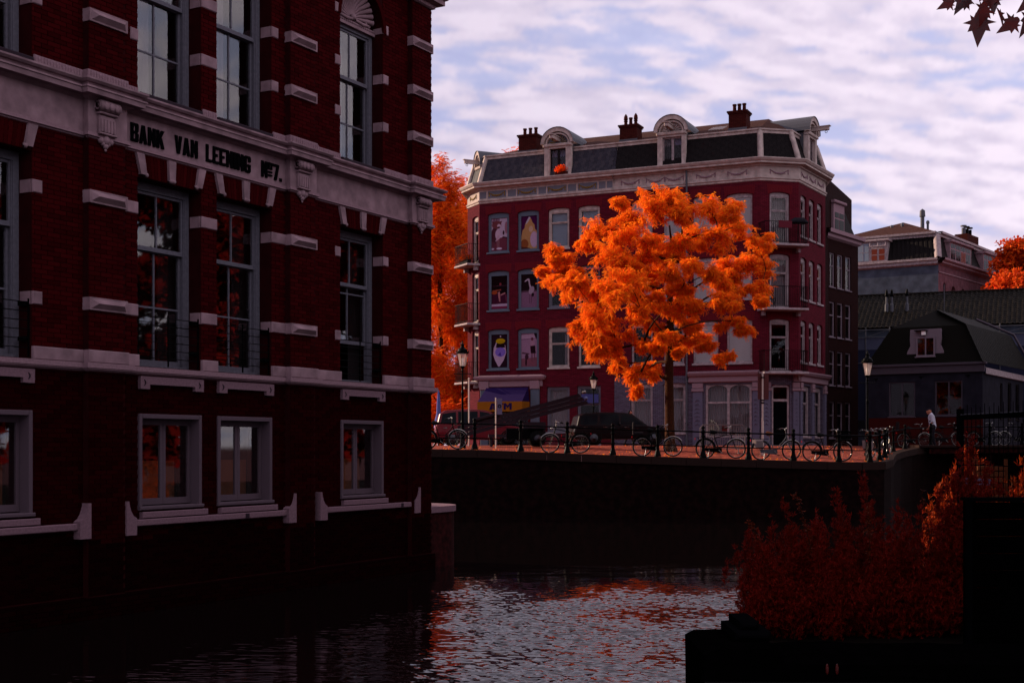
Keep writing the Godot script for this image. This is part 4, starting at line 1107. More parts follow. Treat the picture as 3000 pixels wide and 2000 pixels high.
func corner_houses() -> void:
	var bl := mat("blind_blue", Color(0.1, 0.13, 0.18), 0.6)
	bl.metallic_specular = 0.6
	mat("lilac", Color(0.17, 0.14, 0.24), 0.8)
	var base_xf := frame(12.21, 0, 65.42, 0.909, -0.417)
	var inv := base_xf.affine_inverse()
	var F := Transform3D()
	var CR := inv * frame(12.21, 0, 65.42, 0.975, 0.2225)
	var SR := inv * frame(14.205, 0, 65.88, 0.5087, 0.861)
	var CL := inv * frame(-2.44, 0, 73.24, 0.436, -0.9)
	var cl_len := 1.57; var cr_len := 2.045; var sr_len := 4.3
	var p2 := func(v: Vector3) -> Vector2: return Vector2(v.x, v.z)
	var plan := PackedVector2Array([p2.call(CL.origin), Vector2(-15.37, 0), Vector2(0, 0), p2.call(SR.origin), p2.call(SR * Vector3(sr_len, 0, 0))])
	var L := thing("corner_house", "red brick house with picture posters in its windows and a purple and orange shop awning", "house", base_xf)
	var R := thing("corner_house", "red brick corner house with white shutters and grey ground floor behind the orange tree", "house", base_xf)
	var xm := -7.62
	# walls
	var hl := []; var hr := []
	for k in 8:
		for y in HY: (hl if k < 4 else hr).append([HX[k][0], HX[k][1], y[0], y[1], 0.12])
	hl.append_array([[-14.6, -12.5, 2.55, 5.4], [-11.42, -10.12, 3.16, 5.6], [-9.70, -8.38, 2.52, 5.62]])
	var hg := [[-6.75, -5.55, 3.08, 5.67, 0.08], [-5.0, -3.81, 3.08, 5.67, 0.08], [-2.78, -0.42, 2.90, 5.55]]
	var g := G.new()
	wall(g, -15.37, xm, 2.0, 15.54, -0.35, 0, hl)
	part(L, "wall", g, M.main_brick)
	g = G.new(); wall(g, xm, 0, 6.02, 15.54, -0.35, 0, hr)
	part(R, "wall", g, M.main_brick)
	g = G.new(); wall(g, xm, 0, 2.0, 6.02, -0.35, 0.02, hg)
	part(R, "ground_floor_wall", g, M.grey_brick, F, "grey painted ground floor wall")
	var crh := [[0.50, 1.56, 12.36, 15.0, 0.12], [0.50, 1.56, 9.25, 11.95, 0.12], [0.50, 1.56, 6.14, 8.75, 0.12], [0.60, 1.55, 2.5, 5.5, 0.12]]
	g = G.new(); wall(g, 0, cr_len, 2.0, 15.54, -0.35, 0, crh)
	part(R, "wall", g, M.main_brick, CR)
	g = G.new(); wall(g, 0, cr_len, 2.0, 6.0, -0.2, 0.03, [[0.60, 1.55, 2.5, 5.5]])
	part(R, "ground_floor_wall", g, M.grey_brick, CR)
	var srh := []
	for y in HY:
		for e in [[0.30, 1.20], [1.60, 2.50], [2.93, 3.83]]: srh.append([e[0], e[1], y[0] + 0.05, y[1], 0.12])
	g = G.new(); wall(g, 0, sr_len, 6.0, 15.54, -0.35, 0, srh)
	part(R, "wall", g, M.main_brick, SR)
	g = G.new(); wall(g, 0, sr_len, 2.0, 6.0, -0.35, 0.03, [[0.45, 1.75, 2.9, 5.5], [2.45, 3.75, 2.9, 5.5]])
	part(R, "ground_floor_wall", g, M.grey_brick, SR)
	var clh := [[0.62, 1.42, 12.36, 14.95, 0.12], [0.62, 1.42, 9.15, 11.9, 0.12], [0.62, 1.42, 5.98, 8.75, 0.12]]
	g = G.new(); wall(g, 0, cl_len, 2.0, 15.54, -0.35, 0, clh)
	part(L, "wall", g, M.main_brick, CL)
	g = G.new()
	var back := [plan[0], Vector2(plan[0].x, -13), Vector2(xm, -13)]
	for k in 2: g.q(Vector3(back[k + 1].x, 2, back[k + 1].y), Vector3(back[k].x, 2, back[k].y), Vector3(back[k].x, 16.6, back[k].y), Vector3(back[k + 1].x, 16.6, back[k + 1].y))
	part(L, "rear_wall", g, M.dark_brick)
	g = G.new()
	back = [Vector2(xm, -13), Vector2(plan[4].x, -13), plan[4]]
	for k in 2: g.q(Vector3(back[k + 1].x, 2, back[k + 1].y), Vector3(back[k].x, 2, back[k].y), Vector3(back[k].x, 16.6, back[k].y), Vector3(back[k + 1].x, 16.6, back[k + 1].y))
	part(R, "rear_wall", g, M.dark_brick)
	part(L, "interior_wall", G.new().box(-15, xm - 0.01, 2.1, 16.5, -2.4, -2.3).box(-15, xm - 0.01, 5.9, 6.2, -2.29, -0.36).box(-15, xm - 0.01, 9.2, 9.4, -2.29, -0.36).box(-15, xm - 0.01, 12.3, 12.5, -2.29, -0.36), M.room)
	part(R, "interior_wall", G.new().box(xm + 0.01, -0.6, 2.1, 16.5, -2.4, -2.3).box(xm + 0.01, -0.6, 5.9, 6.2, -2.29, -0.36).box(xm + 0.01, -0.6, 9.2, 9.4, -2.29, -0.36).box(xm + 0.01, -0.6, 12.3, 12.5, -2.29, -0.36), M.room)
	# frieze and cornice, run round the corners
	var pl := PackedVector2Array([plan[0], plan[1], Vector2(xm, 0)]); var pr := PackedVector2Array([Vector2(xm, 0), plan[2], plan[3], plan[4]])
	for e in [[L, pl], [R, pr]]:
		mitred(e[0], "frieze", [Vector2(0.0, 15.53), Vector2(0.02, 15.535), Vector2(0.02, 16.25), Vector2(0.0, 16.255)], e[1], M.cream)
		mitred(e[0], "frieze_moulding", FRIEZE_LOW, e[1], M.cream)
		mitred(e[0], "cornice", CORNICE, e[1], M.cream)
	g = G.new(); var gg := G.new()
	for e in [[-15.33, -14.95], [-13.67, -13.19], [-11.88, -11.44], [-10.20, -9.74], [-8.47, -8.10], [-8.03, -7.72]]: g.box(e[0], e[1], 15.80, 16.16, 0.021, 0.024)
	for e in [[-14.85, -13.77], [-13.13, -11.98], [-11.38, -10.27], [-9.65, -8.56]]:
		g.box(e[0], e[1], 15.79, 16.17, 0.021, 0.024)
		swag(gg, (e[0] + e[1]) / 2, (e[1] - e[0]) * 0.84, 15.98)
	part(L, "frieze_panel", g, M.frieze_grey); part(L, "garland", gg, M.gold)
	gg = G.new()
	for c in [-6.75, -5.4, -4.4, -2.75, -1.15]: swag(gg, c, 0.95, 15.98)
	part(R, "garland", gg, M.stone2)
	gg = G.new(); swag(gg, 1.0, 0.95, 15.98); part(R, "garland", gg, M.stone2, CR)
	gg = G.new()
	for c in [0.8, 2.1, 3.4]: swag(gg, c, 0.9, 15.98)
	part(R, "garland", gg, M.stone2, SR)
	gg = G.new(); swag(gg, 0.8, 0.8, 15.98); part(L, "garland", gg, M.gold, CL)
	# mansards
	var mb := offset_line(plan, -0.06); var mt := offset_line(plan, -0.55)
	mansard_part(L, mb, mt, 0, M.slate2, [M.slate2, M.slate0], 0)
	var u := (xm + 15.37) / 15.37
	mansard_part(L, mb, mt, 1, M.slate1, [M.slate0, M.slate1, M.slate2], 300, 0, u)
	mansard_part(R, mb, mt, 1, M.slate_dark0, [M.slate_dark0, M.slate_dark1], 300, u, 1)
	mansard_part(R, mb, mt, 2, M.slate_dark0, [M.slate_dark1, M.slate_dark0], 0)
	mansard_part(R, mb, mt, 3, M.slate_dark0, [M.slate_dark1, M.slate_dark0], 0)
	for k in 5:
		g = G.new()
		var a := Vector3(mb[k].x, 16.64, mb[k].y); var b := Vector3(mt[k].x, 18.1, mt[k].y)
		var o := (a - Vector3(-7, a.y, -6)).normalized() * 0.05
		g.tube([a + o, b + o], [0.15, 0.15], 4)
		part(L if k < 2 else R, "hip_board", g, M.cream)
	for e in [[L, PackedVector2Array([mt[0], mt[1], mt[1].lerp(mt[2], u)])], [R, PackedVector2Array([mt[1].lerp(mt[2], u), mt[2], mt[3], mt[4]])]]:
		mitred(e[0], "gutter", [Vector2(0.0, 17.98), Vector2(0.10, 18.0), Vector2(0.10, 18.13), Vector2(0.17, 18.15), Vector2(0.17, 18.22), Vector2(-0.1, 18.24)], e[1], M.cream)
	var rl := Vector3(-12.0, 19.55, -4.2); var rm := Vector3(xm, 19.55, -4.2); var rr := Vector3(-0.6, 19.55, -4.2)
	var tv := func(k: int) -> Vector3: return Vector3(mt[k].x, 18.2, mt[k].y)
	var tm := mt[1].lerp(mt[2], u); var tmv := Vector3(tm.x, 18.2, tm.y)
	g = G.new(); g.tri(tv.call(0), tv.call(1), rl); g.q(tv.call(1), tmv, rm, rl); g.q(rm, Vector3(xm, 18, -12.5), Vector3(-15, 18, -12.5), rl); g.tri(rl, Vector3(-15, 18, -12.5), tv.call(0))
	part(L, "roof", g, M.roof_felt)
	g = G.new(); g.q(tmv, tv.call(2), rr, rm); g.tri(tv.call(2), tv.call(3), rr)
	var re := Vector3(mt[4].x - 0.8, 18.75, mt[4].y - 1.6)
	g.q(tv.call(3), tv.call(4), re, rr); g.q(rm, rr, Vector3(0, 18, -12.5), Vector3(xm, 18, -12.5)); g.tri(rr, re, Vector3(0, 18, -12.5))
	part(R, "roof", g, M.roof_felt)
	dormer(L, F, -11.56, -10.05, -11.26, -10.34, true, "round headed dormer with flowers at its sill")
	dormer(R, F, -5.30, -3.83, -5.04, -4.02, false, "round headed dormer with a pale curtain")
	dormer(R, SR, 1.5, 2.9, 1.75, 2.65, false, "dormer over the side street")
	dormer(L, CL * Transform3D(Basis().scaled(Vector3(0.62, 1, 1)), Vector3(0.28, -0.62, -0.35)), 0.1, 1.2, 0.3, 1.0, false, "")
	chimney(L, F, -13.5, -12.45, -1.0, 18.2, 19.25, 3)
	chimney(L, F, -7.68 - 0.02, -6.75, -1.0, 18.25, 19.2, 3, true)
	chimney(R, F, -1.80, -0.90, -0.75, 18.2, 19.25, 3)
	g = G.new(); g.q(Vector3(-3.1, 18.62, -1.5), Vector3(-2.3, 18.62, -1.5), Vector3(-2.3, 19.0, -2.5), Vector3(-3.1, 19.0, -2.5))
	part(R, "skylight", g, M.house_glass)
	# windows of the fronts
	var kinds := [["half", "curtain", "dark"], ["half", "dark", "dark"]]
	for k in 8:
		var h := L if k < 4 else R
		for j in 3:
			var w := [HX[k][0] + 0.003, HX[k][1] - 0.003, HY[j][0] + 0.005, HY[j][1] - 0.003]
			if k < 2: house_window(h, F, w, "poster", M.frame_blue, 0.12, [4, 2, 0][j] + k)
			elif k < 4: house_window(h, F, w, "blue" if j == 2 else "half" if k == 2 else "black", M.cream if j != 1 else M.frame)
			elif k >= 6 or j > 0: house_window(h, F, w, "shutter", M.white)
			else: house_window(h, F, w, "black" if k == 4 else "dark", M.white)
			arch_bricks(h, F, HX[k][0], HX[k][1], HY[j][1], 0.12, M.main_arch if M.has("main_arch") else mat("main_arch", Color(0.093, 0.00682, 0.01116), 0.9))
	for j in 3:
		var w: Array = crh[j]
		house_window(R, CR, [w[0], w[1], w[2], w[3] - 0.003], ["curtain", "curtain", "dark"][j], M.white)
		arch_bricks(R, CR, w[0], w[1], w[3], 0.12, M.main_arch)
		w = clh[j]
		house_window(L, CL, [w[0], w[1], w[2], w[3] - 0.003], "dark", M.cream)
		balcony(L, CL, -0.15, 1.62, [12.33, 9.12, 5.95][j], 0.75)
		balcony(R, CR, -0.15, 2.2, [12.36, 9.22, 6.10][j], 0.85)
	for w in srh: 
		house_window(R, SR, [w[0], w[1], w[2], w[3] - 0.003], "dark", M.white)
	# ground floors
	house_window(L, F, [-11.41, -10.13, 3.17, 5.59], "curtain", M.frame, 0.0)
	var door := house_window(L, F, [-9.69, -8.39, 2.53, 5.61], "dark", M.frame, 0.0)
	part(door, "hanging_sign", G.new().box(-9.45, -8.5, 4.72, 5.2, -0.03, -0.01), M.sign_blue)
	part(door, "sign_disc", G.new().rod(Vector3(-9.2, 4.96, -0.012), Vector3(-9.2, 4.96, -0.004), 0.12, 14), mat("pale_blue", Color(0.14, 0.144, 0.28), 0.5))
	for k in 2:
		house_window(R, F, [[-6.74, -5.56], [-4.99, -3.82]][k] + [3.09, 5.665], "curtain", M.white, 0.08)
	g = G.new()
	band(g, -15.3, -11.75, [Vector2(0.0, 5.62), Vector2(0.1, 5.66), Vector2(0.1, 5.95), Vector2(0.22, 6.0), Vector2(0.3, 6.12), Vector2(0.3, 6.2), Vector2(0.0, 6.28)])
	for e in [[-15.3, -14.75], [-12.33, -11.78]]: g.cham(e[0], e[1], 5.5, 5.95, 0.101, 0.2, 0.02)
	part(L, "shopfront_cornice", g, M.stone2)
	for e in [[-15.25, -14.8], [-12.3, -11.82]]: part(L, "shopfront_pilaster", G.new().cham(e[0], e[1], 2.45, 5.5, 0.0, 0.15, 0.02), M.frame_blue)
	part(L, "shop_window", G.new().box(-14.58, -12.52, 2.6, 5.38, -0.1, -0.09), M.house_glass)
	part(L, "shop_door_frame", G.new().box(-13.6, -13.52, 2.56, 5.38, -0.16, -0.05).box(-14.59, -12.51, 4.5, 4.58, -0.16, -0.05), M.frame_blue)
	# awning with its lettered valance
	g = G.new()
	var A := [Vector3(-14.85, 5.6, 0.2), Vector3(-12.4, 5.6, 0.2), Vector3(-12.33, 4.82, 1.15), Vector3(-14.92, 4.82, 1.15)]
	g.q(A[3], A[2], A[1], A[0])
	g.tri(A[0], Vector3(-14.92, 4.82, 0.2), A[3]); g.tri(A[1], A[2], Vector3(-12.33, 4.82, 0.2))
	var aw := part(L, "awning", g, M.purple)
	g = G.new().box(-14.93, -12.32, 4.30, 4.83, 1.151, 1.158)
	g.box(-14.93, -14.924, 4.30, 4.83, 0.2, 1.15).box(-12.326, -12.32, 4.30, 4.83, 0.2, 1.15)
	part(aw, "valance", g, M.yellow)
	var lx := -14.22
	for c in "ATM":
		var w: float = {"A": 0.42, "T": 0.34, "M": 0.46}[c]
		var l := letter(c)
		gl_scale(l, lx, 4.40, w, 0.34, 1.158)
		part(aw, "letter", l[0], M.purple)
		lx += w + 0.04
	# corner shop: pilasters, cornice, twin arched window
	var cor := [Vector2(0.03, 5.62), Vector2(0.16, 5.68), Vector2(0.16, 5.92), Vector2(0.28, 5.98), Vector2(0.36, 6.1), Vector2(0.36, 6.16), Vector2(0.0, 6.22)]
	mitred(R, "shopfront_cornice", cor, PackedVector2Array([Vector2(-3.62, 0), Vector2(-0.01, 0)]), M.stone2)
	mitred(R, "shopfront_cornice", cor, PackedVector2Array([p2.call(CR * Vector3(1.72, 0, 0)), plan[3], plan[4]]), M.stone2)
	for e in [[F, -3.42, -2.9], [F, -0.36, -0.02], [CR, 0.02, 0.5], [CR, 1.70, 2.02], [SR, 0.02, 0.35], [SR, 1.85, 2.2], [SR, 3.85, 4.2]]:
		var c: float = (e[1] + e[2]) / 2; var hw: float = (e[2] - e[1]) / 2
		g = G.new().cham(c - hw, c + hw, 2.4, 5.2, 0.031, 0.11, 0.015)
		var o := part(R, "pilaster", g, M.grey_brick if false else mat("grey_paint", Color(0.084, 0.0756, 0.1134), 0.7) if not M.has("grey_paint") else M.grey_paint, e[0])
		part(o, "capital", G.new().cham(c - hw - 0.05, c + hw + 0.05, 5.2, 5.34, 0.031, 0.16, 0.02).cham(c - hw - 0.02, c + hw + 0.02, 5.36, 5.62, 0.031, 0.14, 0.02), M.stone2)
		g = G.new()
		for k in 7: g.tube([Vector3(c - hw * 0.55, 3.5 + 0.2 * k, 0.115), Vector3(c, 3.6 + 0.2 * k, 0.13), Vector3(c + hw * 0.55, 3.5 + 0.2 * k, 0.115)], [0.01, 0.025, 0.01], 5)
		part(o, "carving", g, M.grey_paint)
	g = G.new().box(-2.77, -2.66, 2.91, 5.54, -0.15, -0.02).box(-0.54, -0.43, 2.91, 5.54, -0.15, -0.02).box(-1.66, -1.54, 2.91, 5.54, -0.15, -0.01).box(-2.66, -1.66, 4.6, 4.69, -0.14, -0.03).box(-1.54, -0.54, 4.6, 4.69, -0.14, -0.03).box(-2.66, -1.66, 2.91, 3.0, -0.14, -0.03).box(-1.54, -0.54, 2.91, 3.0, -0.14, -0.03)
	for e in [[-2.66, -1.66], [-1.54, -0.54]]:
		var p := arc(e[0], e[1], 5.25, 0.26)
		for s in 2:
			var l := PackedVector2Array()
			for k in 7: l.append(p[k] if s == 0 else p[6 + k])
			l.append(Vector2(e[s], 5.54))
			if s == 0: l.append(Vector2(e[0], 5.24))
			g.poly(PackedVector2Array([l[0], l[1], l[2], l[3], l[4], l[5], l[6], Vector2((e[0] + e[1]) / 2, 5.54), Vector2(e[0], 5.54)]) if s == 0 else PackedVector2Array([l[0], l[1], l[2], l[3], l[4], l[5], l[6], Vector2(e[1], 5.54), Vector2((e[0] + e[1]) / 2, 5.54)]), -0.13, -0.04)
	var sw := part(R, "shop_window", g, M.white)
	for e in [[-2.66, -1.66], [-1.54, -0.54]]:
		part(sw, "pane", G.new().box(e[0], e[1], 3.0, 4.6, -0.09, -0.085), M.house_glass); part(sw, "pane", G.new().box(e[0], e[1], 4.69, 5.5, -0.09, -0.085), M.house_glass)
		g = G.new(); drape(g, e[0] - 0.05, e[1] + 0.05, 2.95, 5.5, -0.32)
		part(sw, "curtain", g, M.curtain)
	g = G.new().box(0.61, 0.70, 2.5, 5.48, -0.15, -0.03).box(1.45, 1.54, 2.5, 5.48, -0.15, -0.03).box(0.70, 1.45, 4.68, 4.80, -0.15, -0.03).box(0.70, 1.45, 5.38, 5.48, -0.15, -0.03)
	var dr := part(R, "door", g, M.white, CR)
	part(dr, "door_leaf", G.new().box(0.70, 1.45, 2.5, 4.68, -0.12, -0.08), M.black)
	part(dr, "fanlight", G.new().box(0.70, 1.45, 4.80, 5.38, -0.10, -0.095), M.house_glass)
	for e in [[0.46, 1.74], [2.46, 3.74]]: house_window(R, SR, [e[0], e[1], 2.91, 5.49], "curtain", M.white, 0.1)
	g = G.new().rod(Vector3(-3.72, 2.5, 0.12), Vector3(-3.72, 15.5, 0.12), 0.05, 8).rod(Vector3(-3.72, 15.5, 0.12), Vector3(-3.72, 16.3, 0.16), 0.05, 8)
	for k in 6: g.box(-3.79, -3.65, 3.6 + 2.1 * k, 3.66 + 2.1 * k, 0.0, 0.18)
	part(R, "downpipe", g, M.zinc)
	# flowers and things kept on the balconies and at the dormer
	var fp := thing("flower_box", "red flowers in a box at the sill of the left dormer", "flower box", base_xf * Transform3D(Basis(), Vector3(-10.55, 16.80, 0.1)))
	part(fp, "box", G.new().cham(-0.34, 0.34, -0.12, 0.05, -0.1, 0.1, 0.02), M.chimney)
	var fl := []; var tint := PackedColorArray()
	foliage(fl, tint, [[0.0, 0.17, 0.0, 0.3, 0.17]], 260, 0.09, Color(0.9, 0.4, 0.5))
	many(fp, "flowers", leaf_mesh(0), M.leaf, fl, tint)
	fp = thing("flower_box", "dark planter with reddish plants on the top left balcony", "flower box", base_xf * CL * Transform3D(Basis(), Vector3(0.8, 12.45, 0.5)))
	part(fp, "box", G.new().cham(-0.5, 0.5, -0.10, 0.10, -0.12, 0.12, 0.02), M.dark)
	fl = []; tint = PackedColorArray()
	foliage(fl, tint, [[-0.25, 0.25, 0, 0.28, 0.22], [0.25, 0.22, 0, 0.3, 0.2]], 300, 0.09, Color(0.4, 0.2, 0.3))
	many(fp, "plants", leaf_mesh(0), M.leaf, fl, tint)
	var um := thing("folded_parasol", "dark folded parasol lying over the top right balcony", "parasol", base_xf * CR * Transform3D(Basis(), Vector3(1.75, 13.45, 0.55)))
	g = G.new(); g.tube([Vector3(-0.5, -0.05, 0), Vector3(-0.2, 0.05, 0.1), Vector3(0.2, 0.06, 0.1), Vector3(0.5, -0.02, 0.05)], [0.06, 0.16, 0.17, 0.05], 8)
	part(um, "canopy", g, M.cloth_dark)
	part(um, "pole", G.new().rod(Vector3(0.0, -1.09, 0.0), Vector3(0.0, 0.0, 0.05), 0.02, 6), M.iron)
	var tw := thing("towel", "reddish cloth hung over the rail of the top right balcony", "towel", base_xf * CR * Transform3D(Basis(), Vector3(0.95, 13.42, 0.80)))
	g = G.new(); g.cham(-0.35, 0.35, -0.32, 0.02, 0.02, 0.06, 0.01); g.box(-0.35, 0.35, 0.021, 0.035, -0.06, 0.06); part(tw, "cloth", g, M.red_cloth if M.has("red_cloth") else mat("red_cloth", Color(0.08, 0.012, 0.02), 0.9))
	var ch := thing("balcony_chair", "black folding chair on the middle right balcony", "chair", base_xf * CR * Transform3D(Basis(), Vector3(0.35, 9.22, 0.45)))
	part(ch, "seat", G.new().box(-0.2, 0.2, 0.44, 0.47, -0.2, 0.2), M.iron)
	part(ch, "backrest", G.new().box(-0.2, 0.2, 0.7, 0.9, -0.21, -0.19).box(-0.2, -0.17, 0.47, 0.7, -0.21, -0.19).box(0.17, 0.2, 0.47, 0.7, -0.21, -0.19), M.iron)
	for s in [-1, 1]:
		part(ch, "leg", G.new().rod(Vector3(0.19 * s, 0, -0.18), Vector3(0.19 * s, 0.45, 0.18), 0.014, 5), M.iron)
		part(ch, "leg", G.new().rod(Vector3(0.19 * s, 0, 0.18), Vector3(0.19 * s, 0.45, -0.18), 0.014, 5), M.iron)

func leaf_mesh(kind: int) -> ArrayMesh:
	var g := G.new()
	match kind:
		0:   # a loose pair of broad leaves
			for s in [-1, 1]:
				g.q(Vector3(0, 0, 0), Vector3(0.35 * s, -0.1, 0.25), Vector3(0.7 * s, -0.25, 0.05), Vector3(0.3 * s, 0.05, -0.25))
				g.q(Vector3(0, 0.0, 0), Vector3(0.1, 0.35, 0.25 * s), Vector3(0.0, 0.65, 0.1 * s), Vector3(-0.12, 0.3, -0.2 * s))
		1:   # a drooping feathery frond
			for k in 6:
				var c := Vector3(0, -0.06 * k * k * 0.12 - 0.02 * k, 0.17 * k)
				for s in [-1, 1]:
					var e := c + Vector3(0.24 * s, -0.08, 0.12)
					g.q(c, c + Vector3(0.10 * s, -0.05, -0.03), e, c + Vector3(0.13 * s, 0.0, 0.12))
			g.q(Vector3(-0.01, 0, 0), Vector3(0.01, 0, 0), Vector3(0.01, -0.28, 1.0), Vector3(-0.01, -0.28, 1.0))
		2:   # a spray of slender upright leaves
			for k in 5:
				var a := TAU * k / 5 + 0.4
				var d := Vector3(cos(a), 0, sin(a))
				var o := d.cross(Vector3.UP) * 0.07
				g.q(Vector3.ZERO - o * 0.4, Vector3.ZERO + o * 0.4, d * 0.22 + Vector3.UP * 0.5 + o, d * 0.22 + Vector3.UP * 0.5 - o)
				g.tri(d * 0.22 + Vector3.UP * 0.5 - o, d * 0.22 + Vector3.UP * 0.5 + o, d * 0.5 + Vector3.UP * 0.85)
	return g.done()
func foliage(where: Array, tint: PackedColorArray, clumps: Array, n: int, size: float, c: Color, droop := 0.0, shell_ := 0.55) -> void:   # leaves through ellipsoids [x, y, z, rx, ry], most of them near their skin
	var total := 0.0
	for k in clumps: total += k[3] * k[3] * 0.6 + k[3] * k[4] * 0.6
	for k in clumps:
		var m := int(n * (k[3] * k[3] * 0.6 + k[3] * k[4] * 0.6) / total)
		for j in m:
			var d := Vector3(rng.randfn(), rng.randfn(), rng.randfn()).normalized()
			var r := pow(rng.randf(), 1.0 - shell_) * (0.8 + 0.5 * rng.randf() + (0.45 * rng.randf() if rng.randf() < 0.2 else 0.0))
			var p: Vector3 = Vector3(k[0], k[1], k[2]) + d * Vector3(k[3], k[4], k[3]) * r
			var yaw := atan2(d.x, d.z) + rng.randfn() * 0.8
			var b := Basis(Vector3.UP, yaw) * Basis(Vector3.RIGHT, droop * (0.5 + rng.randf()) - d.y * 0.5 + rng.randfn() * 0.35) * Basis(Vector3.BACK, rng.randfn() * 0.5)
			where.append(Transform3D(b.scaled(Vector3.ONE * size * (0.7 + 0.6 * rng.randf())), p))
			var s := 0.62 + 0.38 * rng.randf()
			tint.append(Color(c.r * s, c.g * s * (0.6 + 0.7 * rng.randf()), c.b * s))
func limb(g: G, a: Vector3, b: Vector3, r0: float, r1: float, sag: float, s := 7) -> void:
	var p := PackedVector3Array(); var r := PackedFloat32Array()
	var o := Vector3(rng.randfn(), 0, rng.randfn()) * (b - a).length() * 0.05
	for k in 7:
		var t := k / 6.0
		p.append(a.lerp(b, t) + Vector3.UP * sag * sin(PI * t) + o * sin(PI * 1.7 * t)); r.append(lerpf(r0, r1, sqrt(t)))
	g.tube(p, r, s)
const CROWN := [[800,130,110],[870,200,120],[620,240,115],[480,300,120],[400,370,85],[650,400,130],[850,350,110],[1000,250,115],[1200,180,90],[1150,300,100],[1320,240,85],[1420,300,90],[1250,400,100],[1620,410,85],[1550,500,100],[1400,520,105],[1650,540,85],[1450,650,105],[1560,740,80],[1350,760,80],[130,470,62],[190,540,75],[250,610,70],[110,700,70],[230,740,100],[330,720,85],[500,550,125],[480,700,125],[620,600,115],[600,780,125],[430,860,105],[380,1000,115],[330,1100,85],[520,970,115],[480,1120,95],[600,1150,85],[700,950,80],[640,1250,75],[720,1350,75],[720,1440,45],[850,1270,60],[400,1190,65],[1060,880,85],[1200,900,90],[1060,1090,65],[1200,1050,60],[1330,1000,52],[1440,1050,45],[1290,1240,42],[1200,1150,32],[880,1110,55],[1100,560,85],[1020,430,85],[900,560,70],[800,500,100],[1180,700,70],[1510,870,42],[990,1210,26],[740,700,70],[950,140,60],[560,170,50],[60,620,36],[960,480,60],[900,700,72],[1000,760,64],[860,820,62],[1080,760,62],[820,980,58],[1000,890,50],[780,620,62],[880,910,52],[1020,620,62],[740,820,62],[1120,980,56],[760,1130,52],[820,1190,46]]
